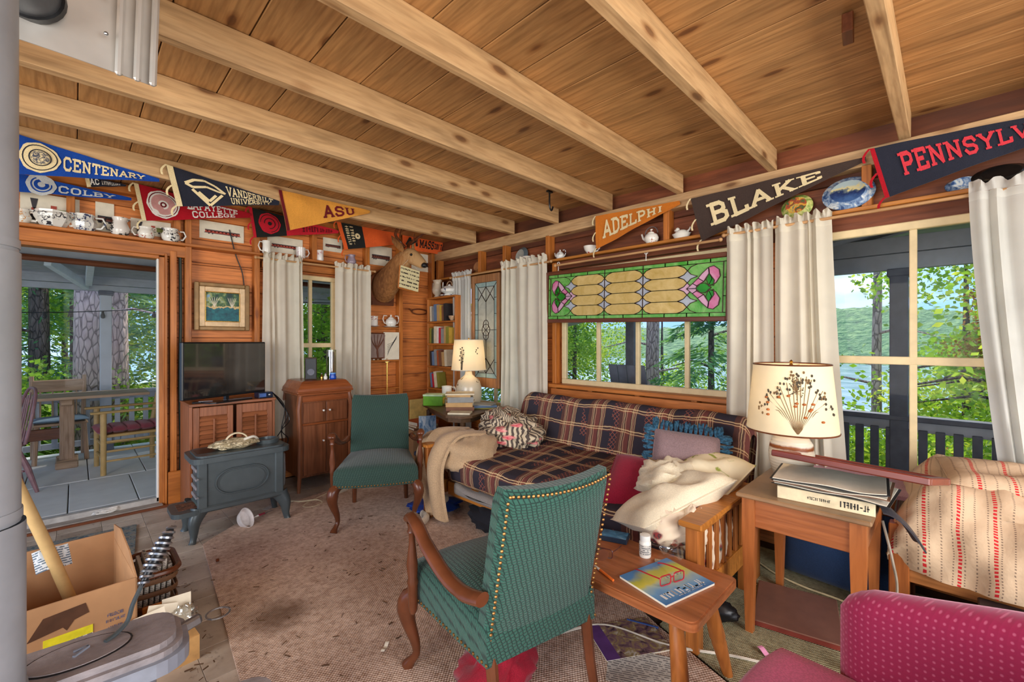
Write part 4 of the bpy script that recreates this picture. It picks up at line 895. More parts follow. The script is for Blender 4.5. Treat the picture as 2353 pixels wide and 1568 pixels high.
# ---------------------------------------------------------------- stained glass panel hung before the middle window
def stained(name, c, c2, tr=.55):
    g = G(name, .25, 0, .5); v = g.co(True, (1, 1, 1)); k = g.ramp(g.noise(v, 9, 4, .6, 1.5), [(.3, c), (.7, c2)]); g.color(k)
    t1 = g.n('BsdfTranslucent', {0: k}); t2 = g.n('BsdfTransparent', {0: k}); m1 = g.n('MixShader', {0: .4, 1: t1.outputs[0], 2: t2.outputs[0]})
    m2 = g.n('MixShader', {0: .5, 1: g.b.outputs[0], 2: m1.outputs[0]}); g.nt.links.new(m2.outputs[0], g.nt.nodes['Material Output'].inputs[0]); return g.m
SG_GR = stained('stained_green', col(96, 196, 70), col(176, 228, 140)); SG_AM = stained('stained_amber', col(226, 196, 112), col(250, 226, 158)); SG_PK = stained('stained_pink', col(238, 120, 176), col(250, 190, 220)); SG_LP = stained('stained_pale_pink', col(244, 190, 220), col(252, 220, 236)); SG_WH = stained('stained_grey_white', col(200, 204, 214), col(228, 232, 240)); SG_DG = stained('stained_deep_green', col(30, 140, 30), col(70, 190, 60))
LEAD = plain('lead_came', col(62, 40, 26), .5, .3)
SGW, SGH = 1.556, .40
sg = thing('stained_glass_panel', 'hanging stained glass panel of amber lozenges with pink tulips at both ends', 'stained glass', (XB - .065, 1.835, 1.505), R(-90)); sg.rotation_euler[1] = R(1.3)
came = MB()
def pane_of(poly, mat, y=0.0, par=sg, cm=None, wd=.0045):
    MB().prism(poly, y - .0015, y + .0015).build('pane', mat, par); n = len(poly)
    for i in range(n):
        p, q = poly[i], poly[(i + 1) % n]; (cm or came).bar((p[0], y, p[1]), (q[0], y, q[1]), .007, wd)
W2, x0 = SGW / 2, -SGW / 2; bw = .028
cb = [x0 + SGW * f for f in (.165, .386, .607, .828)]
zi0, zi1 = bw, SGH - bw; rh = (zi1 - zi0) / 4; e = .055
def cv(p, q, k):                                        # gently bowed edge
    return [(p[0] + (q[0] - p[0]) * t, p[1] + (q[1] - p[1]) * (t if k else t)) for t in (0, .5)]
def loz(l, r, zc):
    h = rh / 2; f = lambda t: (1 - math.cos(t * math.pi / 2))
    L = [(l, zc), (l + e * .45, zc + h * .62), (l + e, zc + h * .93), (l + e * 1.35, zc + h), (r - e * 1.35, zc + h), (r - e, zc + h * .93), (r - e * .45, zc + h * .62), (r, zc)]
    return L + [(x, 2 * zc - z) for x, z in L[::-1][1:-1]]
for c_ in range(3):
    for r_ in range(4): pane_of(loz(cb[c_], cb[c_ + 1], zi0 + rh * (r_ + .5)), SG_AM)
def diam(x, z, up=True, dn=True, m=SG_WH):
    h = rh / 2; P = []
    if up: P += [(x + e * 1.3, z), (x + e * .45, z + h * .38), (x, z + h), (x - e * .45, z + h * .38)]
    else: P += [(x + e * 1.3, z)]
    P += [(x - e * 1.3, z)]
    if dn: P += [(x - e * .45, z - h * .38), (x, z - h), (x + e * .45, z - h * .38)]
    pane_of(P, m)
for b_ in cb:
    for k in range(5): diam(b_, zi0 + rh * k, k < 4, k > 0, SG_WH if 0 < k < 4 and b_ in cb[1:3] else (SG_WH if k in (1, 3) else SG_GR if k in (0, 4) else SG_LP))
for b_ in cb[1:3]: came.bar((b_, 0, 0), (b_, 0, SGH), .008, .006)
for k, fx in enumerate([0, .07, .165, .275, .386, .5, .607, .72, .828, .93, 1.0][:-1]):      # border strips
    nx = [0, .07, .165, .275, .386, .5, .607, .72, .828, .93, 1.0][k + 1]
    for (z0, z1) in ((0, bw), (SGH - bw, SGH)): pane_of([(x0 + SGW * fx, z0), (x0 + SGW * nx, z0), (x0 + SGW * nx, z1), (x0 + SGW * fx, z1)], SG_GR)
for sx in (-1, 1):
    for (z0, z1) in ((bw, SGH * .35), (SGH * .35, SGH * .66), (SGH * .66, SGH - bw)):
        pane_of([(sx * W2, z0), (sx * (W2 - bw * .8), z0), (sx * (W2 - bw * .8), z1), (sx * W2, z1)], SG_GR)
    X = lambda u: sx * (W2 - u); zc = SGH / 2
    pane_of([(X(bw * .8), zi0), (X(.3), zi0), (X(.3), zi1), (X(bw * .8), zi1)], SG_GR, .004)
    for s2 in (-1, 1):
        Z = lambda v: zc + s2 * v
        pane_of([(X(.12), Z(.01)), (X(.07), Z(.03)), (X(.042), Z(.075)), (X(.05), Z(.12)), (X(.085), Z(.148)), (X(.12), Z(.14)), (X(.115), Z(.1)), (X(.095), Z(.06))], SG_PK, -.003)
        pane_of([(X(.12), Z(.14)), (X(.165), Z(.1)), (X(.19), Z(.07)), (X(.15), Z(.045)), (X(.135), Z(.07)), (X(.115), Z(.1))], SG_LP, -.003)
        pane_of([(X(.085), Z(.012)), (X(.08), Z(.05)), (X(.115), Z(.1)), (X(.135), Z(.06)), (X(.12), Z(.025))], SG_DG, -.005)
        pane_of([(X(.19), Z(.07)), (X(.228), Z(.035)), (X(.2), Z(.018)), (X(.15), Z(.045))], SG_PK, -.003); pane_of([(X(.228), Z(.035)), (X(.27), Z(.0)), (X(.2), Z(.0)), (X(.2), Z(.018))], SG_LP, -.003)
    pane_of([(X(.1), zc), (X(.14), zc + .034), (X(.175), zc + .03), (X(.205), zc), (X(.175), zc - .03), (X(.14), zc - .034)], SG_DG, -.005)
came.build('lead_came', LEAD, sg)
MB().box(x0 - .03, x0, -.018, .018, -.03, SGH + .03, .004).box(-x0, -x0 + .03, -.018, .018, -.03, SGH + .03, .004).box(x0, -x0, -.018, .018, SGH, SGH + .032, .004).box(x0, -x0, -.018, .018, -.032, 0, .004).build('wooden_frame', WALNUT, sg)
for fx in (.07, .62): MB().tube([(x0 + SGW * fx, 0, SGH + .03), (x0 + SGW * fx, -.0, SGH + .1)], .003, 5).tube(arc((x0 + SGW * fx, SGH + .1), .014, 0, 360, 10), .003, 5).build('hanging_wire', WHITE, sg)
# leaded clear panel, leaning in the corner window
LW, LH = .36, 1.02
lp = thing('leaded_panel', 'tall narrow leaded glass panel with a blue border in a wooden frame', 'leaded glass', (XB - .05, 3.49, .93), R(-90))
cm = MB(); SG_BL = stained('stained_teal', col(176, 204, 202), col(204, 222, 216)); SG_CL = stained('frosted_glass', col(200, 202, 190), col(226, 226, 214)); bb = .05
for sx in (-1, 1):
    for k in range(6): pane_of([(sx * LW / 2, LH * k / 6), (sx * (LW / 2 - bb), max(bb, LH * k / 6)), (sx * (LW / 2 - bb), min(LH - bb, LH * (k + 1) / 6)), (sx * LW / 2, LH * (k + 1) / 6)], SG_BL, 0, lp, cm)
    for z in (0, LH): s3 = 1 if z == 0 else -1; pane_of([(0, z), (sx * LW / 2, z), (sx * (LW / 2 - bb), z + s3 * bb), (0, z + s3 * bb)], SG_BL, 0, lp, cm)
    for (z0, z1) in ((bb, LH / 2), (LH / 2, LH - bb)): pane_of([(0, z0), (sx * (LW / 2 - bb), z0), (sx * (LW / 2 - bb), z1), (0, z1)], SG_CL, 0, lp, cm)
    for (za, zb, zt) in ((bb, .2, .0), (LH - bb, LH - .2, LH)):
        q = 1 if za < .5 else -1
        for a_, b_ in (((0, za + q * .16), (sx * (LW / 2 - bb), za)), ((0, za + q * .0), (sx * .07, za + q * .08)), ((sx * .07, za + q * .08), (sx * .13, za + q * .15)), ((0, za + q * .16), (sx * .07, za + q * .08))): cm.bar((a_[0], -.003, a_[1]), (b_[0], -.003, b_[1]), .006, .005)
for k in range(16):
    a0, a1 = R(k * 22.5), R((k + 1) * 22.5); cm.bar((.062 * math.cos(a0), -.003, LH / 2 + .062 * math.sin(a0)), (.062 * math.cos(a1), -.003, LH / 2 + .062 * math.sin(a1)), .006, .005)
    for dz in (-.062, .062): cm.bar((.042 * math.cos(a0), -.003, LH / 2 + dz * .9 + .05 * math.sin(a0)), (.042 * math.cos(a1), -.003, LH / 2 + dz * .9 + .05 * math.sin(a1)), .006, .005)
cm.build('lead_came', LEAD, lp)
MB().box(-LW / 2 - .045, -LW / 2, -.02, .02, -.1, LH + .08, .004).box(LW / 2, LW / 2 + .045, -.02, .02, -.1, LH + .08, .004).box(-LW / 2, LW / 2, -.02, .02, LH, LH + .08, .004).box(-LW / 2, LW / 2, -.02, .02, -.1, 0, .004).build('wooden_frame', wood('frame_oak', col(170, 120, 78), 2, .5, .2, 0), lp)
# ---------------------------------------------------------------- soft shapes
def cushion(mb, xy, z0, z1, dome=.02, rnd=.02, n=10):
    """upholstered block: xy(a,b) maps -1..1 squares to the outline; flat base at z0, domed top about z1"""
    ts = [-1, -1, -.985] + [-.93 + 1.86 * k / n for k in range(n + 1)] + [.985, 1, 1]; N = len(ts); vs = []
    for i, a in enumerate(ts):
        for j, b in enumerate(ts):
            ring = min(i, j, N - 1 - i, N - 1 - j); x, y = xy(a, b)
            z = z0 if ring == 0 else z1 - rnd if ring == 1 else z1 - rnd * .35 if ring == 2 else z1 + dome * (1 - a * a) * (1 - b * b)
            vs.append((x, y, z))
    fs = [(i * N + j, (i + 1) * N + j, (i + 1) * N + j + 1, i * N + j + 1) for i in range(N - 1) for j in range(N - 1)]
    fs.append(tuple([i * N for i in range(N)][::-1] + [j for j in range(1, N)][:0] + []) if False else (0, N - 1, N * N - 1, N * (N - 1)))
    return mb.add(vs, fs)
def crumple(mb, c, rx, ry, rz, seed=0, amp=.18, n=30, m=18, fr=1.0):
    r = random.Random(seed); W_ = [(Vector((r.gauss(0, 1), r.gauss(0, 1), r.gauss(0, 1))) * r.uniform(2, 6) * fr, r.uniform(0, 6)) for _ in range(7)]
    vs = []; uv = []
    for i in range(m + 1):
        th = math.pi * i / m
        for k in range(n):
            a = 2 * math.pi * k / n; d = Vector((math.sin(th) * math.cos(a), math.sin(th) * math.sin(a), -math.cos(th)))
            s = 1 + amp * sum(abs(math.sin(w.dot(d) + p)) - .6 for w, p in W_) / 2.2
            vs.append((c[0] + d.x * rx * s, c[1] + d.y * ry * s, max(c[2] - rz, c[2] + d.z * rz * s))); uv.append((k / n, i / m))
    return mb.add(vs, [(i * n + k, i * n + (k + 1) % n, (i + 1) * n + (k + 1) % n, (i + 1) * n + k) for i in range(m) for k in range(n)], uv)
# ---------------------------------------------------------------- rugs
def sisal(name, c, c2, per=.018):
    g = G(name, .95, 0, .1); v = g.co(False, rot=(0, 0, R(-5))); x = g.xyz(v)
    a = g.math('SINE', g.math('MULTIPLY', x[0], 6.283 / per)); b = g.math('SINE', g.math('MULTIPLY', x[1], 6.283 / (per * .7)))
    h = g.math('MULTIPLY', a, b); f = g.math('MULTIPLY_ADD', h, .22, g.noise(v, 40, 4, .7)); dirt = g.ramp(g.noise(v, 1.6, 4), [(.36, (.72, .68, .66, 1)), (.62, (1, 1, 1, 1))])
    o = g.mix(1.0, g.ramp(f, [(.28, c2), (.62, c)]), dirt, 'MULTIPLY')
    d = g.n('VectorMath', {0: v, 1: (.88, 2.2, 0)}, operation='DISTANCE').outputs['Value']
    o = g.mix(g.ramp(g.math('MULTIPLY_ADD', g.noise(v, 9, 3), .12, d), [(.12, (.75, .75, .75, 1)), (.24, (0, 0, 0, 1))]), o, col(92, 62, 42))
    g.color(o); g.bump(h, .5, .004); return g.m
rug = [(.30, .2), (.46, 2.02), (.585, 3.41), (.80, 3.6), (1.05, 3.74), (1.6, 3.86), (2.35, 3.8), (2.4, 2.0), (1.9, .95), (1.62, .2)]
single('sisal_rug', MB().prism(rug, 0, .012, 'xy'), sisal('sisal_brown', col(234, 208, 188), col(162, 132, 112)), 'large brown woven sisal rug with frayed edges under the armchairs', 'rug')
single('woven_mat', MB().prism([(1.64, -.9), (1.64, .2), (1.92, .95), (3.1, .95), (3.1, -.9)], 0, .009, 'xy'), sisal('sisal_olive', col(176, 170, 136), col(126, 118, 92), .014), 'grey-green woven floor mat under the tall side table', 'rug')
mat_r = MB().prism([(-.9, 3.55), (.26, 3.55), (.315, 4.12), (-.9, 4.2)], 0, .01, 'xy')
single('door_mat', mat_r, printed('door_mat_pattern', [(.36, col(56, 66, 66)), (.46, col(96, 116, 128)), (.55, col(150, 138, 112)), (.62, col(70, 84, 110)), (.72, col(170, 160, 140))], 34), 'faded blue and green patterned doormat inside the porch door', 'mat')
# ---------------------------------------------------------------- stovepipe and heat shield
GALV = plain('galvanised_pipe', col(160, 164, 170), .4, .35, .14, 6); GALVD = plain('galvanised_dark', col(90, 92, 96), .4, .6, .15, 8); SHEETM = plain('tin_sheet', col(206, 202, 196), .34, .5, .12, 4, .25, 6)
PX, PY = -.175, 1.56
t = thing('stovepipe', 'tall grey galvanised stovepipe rising at the left edge of the picture', 'stovepipe', (PX, PY, .48))
for k, (z0, z1, r) in enumerate(((.0, .42, .094), (.42, 1.05, .086), (1.05, 1.80, .082))):
    MB().tube([(0, 0, z0), (0, 0, z1)], r, 28, False).tube([(0, 0, z0 + .01), (0, 0, z0 + .03)], r + .003, 28).build('pipe_section', GALV, t, True)
MB().tube(bez([(0, 0, 1.72), (.0, .02, 1.8), (.02, .08, 1.845), (.045, .18, 1.85)], 4), .08, 24).build('elbow', GALV, t, True)
MB().tube([(.04, .16, 1.85), (.085, .335, 1.85)], .07, 24).build('flue', GALVD, t, True)
MB().tube([(.05, .2, 1.85), (.056, .225, 1.85)], .075, 24).tube([(.08, .315, 1.85), (.085, .335, 1.85)], .078, 24).build('collar', BLACK, t, True)
t = thing('heat_shield', 'bent sheet metal heat shield hanging behind the stovepipe elbow', 'heat shield', (-.4, 1.9, 2.19))
MB().sheet(lambda u, v: (-.55 + u * 1.14, .0 + .02 * math.sin(u * 7 + v * 2) * u, v * .34), 16, 5, thick=.003).build('sheet', SHEETM, t, True)
for x in (.5, .545, .585): MB().bar((x, -.012, -.012), (x + .01, -.012, .34), .02, .02, .006).build('seam', SHEETM, t)
for x, z in ((.47, .1), (.47, .22), (-.2, .03), (.2, .03)): MB().ball((x, -.026, z), .006).build('rivet', STEEL, t)
# ---------------------------------------------------------------- near cook stove (lower left)
ENAM = plain('stove_top_iron', col(150, 142, 142), .5, .3, .2, 14, .3, 70); ENAMG = plain('stove_enamel_grey', col(140, 146, 158), .25, .3, .12)
t = thing('box_stove', 'near cast-iron wood stove with an oval lid marked 7 under the stovepipe', 'stove', (-.1, 1.68, 0), R(-3))
def rr(x0, x1, y0, y1, r, n=5):
    o = []
    for cx, cy, a0 in ((x1 - r, y1 - r, 0), (x0 + r, y1 - r, 90), (x0 + r, y0 + r, 180), (x1 - r, y0 + r, 270)):
        o += [(cx + r * math.cos(R(a0 + 90 * k / n)), cy + r * math.sin(R(a0 + 90 * k / n))) for k in range(n + 1)]
    return o
MB().prism(rr(-.5, .33, -.13, .09, .07), .445, .462, 'xy').prism(rr(-.5, .315, -.115, .075, .06), .462, .48, 'xy').build('top_plate', ENAM, t)
MB().prism(rr(-.5, .345, -.145, .105, .08), .405, .445, 'xy').build('rim', ENAMG, t)
MB().prism(rr(-.48, .27, -.09, .06, .04), .1, .405, 'xy').build('firebox', ENAMG, t)
for x in (.16, .2, .24, -.1): MB().box(x - .012, x + .012, -.1, -.088, .12, .4, .004).build('rib', ENAMG, t)
for sx in (-.4, .2):
    for sy in (-.07, .04): MB().tube([(sx, sy, .12), (sx + .02 * (1 if sx > 0 else -1), sy * 1.2, .05), (sx + .03 * (1 if sx > 0 else -1), sy * 1.3, 0)], [.03, .018, .022], 8).build('leg', IRON, t, True)
MB().lathe([(0, .484), (.98, .484), (1.0, .482), (1, .479)], 36, (.11, -.02, 0), .105, .066).build('oval_lid', ENAM, t, True)
MB().tube([(.11 + .107 * math.cos(R(k * 12)), -.02 + .068 * math.sin(R(k * 12)), .481) for k in range(30)], .0025, 5, closed=True).build('lid_groove', BLACK, t)
MB().bar((.1, -.035, .486), (.128, -.035 + .03, .486), .007, .006).bar((.098, -.008, .486), (.128, -.003, .486), .007, .006).build('lid_number', ENAMG, t)
MB().box(-.4, -.02, -.1, .06, .4795, .484, .002).build('rear_lid', ENAM, t)
MB().bar((.33, .02, .43), (.385, .03, .44), .025, .03, .006).tube(arc((.43, .03), .033, 0, 350, 18, 'xy', .435), .0032, 6).build('spring_handle', STEEL, t)
t = thing('lid_lifter', 'stove lid lifter with a coiled wire handle standing on the near stove', 'tool', (.06, 1.66, .486), R(35))
MB().tube(bez([(0, 0, .0), (.03, 0, .004), (.06, 0, .02), (.075, 0, .06), (.1, 0, .1)], 5), [.006] * 21, 7).build('shank', IRON, t, True)
MB().tube([(.1, 0, .1), (.125, 0, .135), (.16, 0, .185), (.19, 0, .225), (.2, 0, .24)], [.006, .012, .02, .012, .004], 10).build('handle_core', BLACK, t, True)
hx = []
for k in range(140):
    u = k / 139; a = u * 11 * 6.283; r_ = .008 + .014 * math.sin(u * math.pi); c_ = Vector((.1 + .1 * u, 0, .1 + .14 * u)); n1 = Vector((.81, 0, -.58)); n2 = Vector((0, 1, 0)); hx.append(c_ + n1 * r_ * math.cos(a) + n2 * r_ * math.sin(a))
MB().tube(hx, .0048, 5).build('coil_grip', STEEL, t, True)
t = thing('stove_part', 'loose rounded cast-iron stove plate on the floor at the bottom edge', 'stove plate', (.32, 1.5, 0), R(-8))
MB().prism(rr(-.11, .11, -.1, .09, .06), .0, .22, 'xy').build('body', IRON, t); MB().prism(rr(-.12, .12, -.11, .1, .07), .22, .24, 'xy').build('plate', ENAM, t)
MB().tube([(.05 * math.cos(R(k * 15)), -.01 + .035 * math.sin(R(k * 15)), .241) for k in range(24)], .004, 5, closed=True).build('groove', BLACK, t)
# ---------------------------------------------------------------- cardboard box with a handle in it, papers
t = thing('cardboard_box', 'big open cardboard box with a torn hand hole and yellow tape', 'box', (-.07, 2.58, 0), R(4))
bw_, bd_, bh = .23, .28, .37
for nm, a in (('box_front', (-bw_, bw_, -bd_, -bd_ + .006, 0, bh)), ('box_side', (bw_ - .006, bw_, -bd_, bd_, 0, bh)), ('box_side', (-bw_, -bw_ + .006, -bd_, bd_, 0, bh)), ('box_back', (-bw_, bw_, bd_ - .006, bd_, 0, bh + .03)), ('box_base', (-bw_, bw_, -bd_, bd_, 0, .006))):
    MB().box(*a).build(nm, KRAFT, t)
MB().prism([(-bd_, bh), (bd_, bh), (bd_, bh + .06), (.1, bh + .09), (-.12, bh + .06)], bw_ - .005, bw_, 'yz').build('flap', KRAFT, t)
MB().add([(-.07, -bd_ - .001, bh - .115), (.02, -bd_ - .001, bh - .1), (.03, -bd_ - .001, bh - .115), (.05, -bd_ - .001, bh - .085), (.09, -bd_ - .001, bh - .075), (.08, -bd_ - .001, bh - .035), (-.03, -bd_ - .001, bh - .045)], [(0, 1, 2, 3, 4, 5, 6)]).build('torn_hole', plain('box_inside', col(84, 54, 36), .9), t)
MB().box(-.03, .1, -bd_ - .0022, -bd_, .215, .245).build('yellow_tape', plain('yellow_tape', col(232, 220, 40), .5), t); MB().box(-.12, .1, -bd_ - .0018, -bd_, .12, .215).build('shipping_label', lines('label_print', col(214, 208, 200), col(120, 110, 110), .03), t)
mb = MB(); put_text(mb, 'ED', -.09, -.03, .14, .165, lambda u, v: (u, -bd_ - .003, v)); mb.build('label_lettering', INKD, t)
mb = MB()
for k, (n_, w, h_) in enumerate(((11, .05, .013), (12, .058, .011), (8, .045, .014), (8, .045, .014), (5, .03, .009), (16, .06, .004))): scribble(mb, lambda u, v: (u, -bd_ - .002, v), .165 - w / 2, .165 + w / 2, .25 - k * .021 - (k > 1) * .01, .25 - k * .021 - (k > 1) * .01 + h_, n_, k + 20)
mb.build('blue_print', plain('blue_stamp', col(66, 84, 130)), t)
single('shovel_handle', MB().tube([(0, 0, 0), (-.012, .01, .42), (-.04, .02, 1.02)], [.022, .0215, .019], 10), plain('raw_ash_wood', col(206, 172, 116), .6, var=.1), 'pale wooden tool handle leaning out of the cardboard box', 'handle', True, (.02, 2.84, .02), (R(16), R(-12), 0))
single('crumpled_flyer', MB().sheet(lambda u, v: (-.06 + u * .12, v * .09, .012 * math.sin(u * 5) + .02 * v), 6, 4, thick=.001), lines('flyer_print', col(206, 214, 220), col(90, 110, 130), .01, .5, 1), 'blue-printed flyer sticking up inside the cardboard box', 'paper', False, (-.06, 2.76, .33), (R(50), 0, R(20)))
t = thing('newspaper_basket', 'brown splint basket of folded newspapers beside the cardboard box', 'basket', (.262, 2.72, 0), R(0))
BASK = wood('splint_basket', col(120, 84, 56), 0, .7, .3, 0, 2)
for k in range(4): MB().prism(rr(-.085, .085, -.14, .14, .05), .03 + k * .055, .075 + k * .055, 'xy').build('woven_band', BASK, t) if k == 0 else MB().tube([(p[0], p[1], .05 + k * .055) for p in rr(-.085, .085, -.14, .14, .05)], .012, 6, closed=True, flat=.5).build('woven_band', BASK, t, True)
MB().tube([(p[0], p[1], .25) for p in rr(-.092, .092, -.15, .15, .06)], .013, 7, closed=True).build('rim', WALNUT, t, True)
NEWS = lines('newsprint', col(196, 188, 176), col(110, 104, 100), .008, .5, 2)
for k in range(6): single('newspaper', MB().box(-.008, .008, -.1, .1, .06, .27 + .02 * math.sin(k * 2), .003), NEWS, 'folded newspaper standing upright in the splint basket', 'newspaper', False, (.205 + k * .021, 2.72 + .003 * k, 0), (0, R(3), 0), 'newspapers in the splint basket')
t = thing('paper_box', 'small carton of kindling, envelopes and plastic wrap in front of the basket', 'box', (.26, 2.3, 0), R(5))
MB().box(-.1, .1, -.1, .1, 0, .1).build('carton', plain('carton_tan', col(196, 150, 92), .8), t)
for k, (dx, rz_) in enumerate(((-.08, 6), (-.03, -8), (.0, 14), (.06, 2))): single('envelope', MB().box(-.05, .05, -.002, .002, -.06, .06), PAPER, 'plain cream envelope standing in the small carton', 'envelope', False, (.25 + dx, 2.24 + k * .035, .165), (R(-18), R(rz_), 0), 'envelopes in the small carton')
single('kindling_slat', MB().box(-.02, .08, -.008, .008, 0, .1, .003), HONEY, 'flat yellow kindling slat at the back of the small carton', 'kindling', False, (.22, 2.385, .105)); single('plastic_wrap', crumple(MB(), (0, 0, 0), .05, .05, .045, 3, .4), glassmat('clear_plastic', (.9, .92, .92, 1), .2, .15), 'crumpled clear plastic wrap on the small carton', 'plastic wrap', True, (.33, 2.31, .147))
# ---------------------------------------------------------------- grey box stove in front of the cabinet
t = thing('box_stove', 'blue-grey cast-iron box stove on splayed legs in front of the louvred cabinet', 'stove', (.83, 3.62, 0), R(0))
L_, D_ = .245, .135
MB().box(-L_, L_, -D_, D_, .2, .515, .01).build('firebox', IRON, t)
ov = [(.105 * math.cos(R(a)) + (.055 if math.cos(R(a)) > 0 else -.055) - .0, .365 + .085 * math.sin(R(a))) for a in range(0, 360, 12)]
MB().tube([(x, -D_ - .006, z) for x, z in ov], .006, 6, closed=True).build('oval_moulding', IRON, t, True)
MB().prism([(x * .86, .365 + (z - .365) * .82) for x, z in ov], -D_ - .006, -D_ + .002).build('oval_panel', IRON, t)
for sx in (-1, 1): MB().box(sx * (L_ - .012) - .03, sx * (L_ - .012) + .03, -D_ - .012, -D_ + .01, .2, .52, .008).build('corner_column', IRON, t)
MB().box(-L_ - .01, L_ + .01, -D_ - .015, D_ + .015, .185, .225, .01).build('base_moulding', IRON, t)
MB().prism(rr(-L_ - .05, L_ + .06, -D_ - .04, D_ + .04, .06), .515, .55, 'xy').prism(rr(-L_ - .02, L_ + .03, -D_ - .015, D_ + .015, .05), .55, .562, 'xy').build('top_plate', IRON, t)
MB().lathe([(.045, .56), (.075, .562), (.078, .59), (.06, .592), (.056, .566)], 24, (.2, .02, 0), cap=False).build('flue_collar', IRON, t, True)
MB().box(-.25, -.12, -.07, .09, .562, .5635).build('open_lid_hole', BLACK, t)
MB().lathe([(.0, .21), (.5, .21), (1, .25), (1.05, .36), (1, .47), (.5, .51), (0, .51)], 20, (L_ + .0, 0, 0), .06, D_ * .98).build('rounded_end', plain('stove_end_grey', col(134, 140, 146), .3, .4), t, True)
MB().prism(rr(-L_ - .15, -L_ + .02, -D_ - .02, D_ - .02, .05), .185, .215, 'xy').build('ash_hearth', IRON, t); MB().box(-L_ - .11, -L_ - .01, -.09, .06, .2155, .218).build('ash', printed('ash_rust', [(.4, col(60, 44, 36)), (.6, col(130, 84, 60))], 50), t)
for k, z in enumerate((.27, .33, .39, .45)): MB().box(-L_ - .014, -L_ + .004, -.06, .1, z - .012, z + .012, .004).build('door_louvre', ENAM, t)
for z in (.3, .42): MB().tube([(-L_ - .02, -D_ + .02, z), (-L_ - .02, -D_ - .03, z)], .007, 7).build('hinge_pin', STEEL, t)
for (sx, sy) in ((-1, -1), (1, -1), (-1, 1), (1, 1)):
    MB().tube(bez([(sx * (L_ - .0), sy * (D_ - .03), .2), (sx * (L_ + .03), sy * (D_ - .01), .13), (sx * (L_ + .035), sy * (D_ + .0), .05), (sx * (L_ + .045), sy * (D_ + .01), .0)], 4), [.06] + [.055, .05, .046, .042, .037, .032, .028, .024, .022, .021, .022, .026], 12, flat=.75).build('leg', IRON, t, True)
t = thing('wicker_tray', 'crumpled straw bag with a curved handle lying on the grey stove', 'bag', (.8, 3.6, .562), R(-8))
STRAW = printed('straw_weave', [(.35, col(86, 76, 60)), (.5, col(176, 158, 120)), (.65, col(226, 214, 184))], 40, stretch=(1, 3, 1))
crumple(MB(), (0, 0, .032), .14, .075, .036, 11, .22, 26, 14).build('bag_body', STRAW, t, True)
MB().tube(arc((.02, .035), .07, 15, 160, 12), .007, 6, flat=2).build('handle', plain('straw_edge', col(214, 196, 160), .7), t, True); MB().tube(bez([(.06, -.04, .06), (.12, -.02, .07), (.15, .02, .04), (.13, .05, .02)], 5), .009, 6).build('rim_band', plain('straw_edge_white', col(226, 220, 204), .7), t, True)
# things under the stove
t = thing('plastic_scoop', 'oblong white plastic scoop tipped over under the grey stove', 'scoop', (.84, 3.56, .045), R(25)); t.rotation_euler[0] = R(62)
MB().lathe([(0, 0), (.04, 0), (.05, .03), (.058, .06), (.053, .06), (.044, .025), (0, .01)], 22, sx=.85, sy=1.25).build('bowl', plain('white_plastic', col(222, 216, 214), .35), t, True); MB().tube([(0, -.06, .05), (-.01, -.09, .06)], .007, 7).build('stub', STEEL, t)
t = thing('screwdriver', 'small red-handled screwdriver on the floor under the grey stove', 'tool', (1.02, 3.68, .012), R(20)); MB().tube([(-.05, 0, 0), (.0, 0, 0)], [.012, .01], 8).build('handle', REDC, t, True); MB().tube([(0, 0, 0), (.09, 0, -.004)], .004, 6).build('blade', STEEL, t); MB().tube([(-.09, 0, -.004), (-.05, 0, 0)], [.004, .01], 8).build('tip', WHITE, t)
single('paper_card', MB().box(-.05, .05, -.07, .07, 0, .002), lines('card_print', col(196, 192, 186), col(120, 110, 110), .012, .4, 1), 'grey card lying under the right end of the grey stove', 'card', False, (1.12, 3.78, .002), (0, 0, R(35)))
t = thing('extension_cord', 'cream extension cord looped on the floor beside the phonograph cabinet', 'cord', (1.38, 3.72, .008)); MB().tube(bez([(.3, .12, 0), (.12, .05, .0), (-.02, -.02, .0), (-.1, -.1, .0), (-.05, -.16, .0), (.04, -.12, .0), (.03, -.03, .004), (-.08, .02, .006), (-.12, .1, 0)], 6), .007, 6).build('cable', plain('cord_cream', col(206, 192, 160), .5), t, True); MB().box(.28, .36, .09, .14, -.006, .03, .006).build('socket', plain('cord_plug', col(150, 120, 90), .5), t)
single('power_strip', MB().box(-.09, .09, -.03, .03, 0, .03, .006).box(-.06, -.03, -.01, .01, .03, .032), plain('strip_cream', col(196, 188, 170), .5), 'pale power strip on the floor beneath the phonograph cabinet', 'power strip', False, (1.62, 3.74, .001), (0, 0, R(25)))
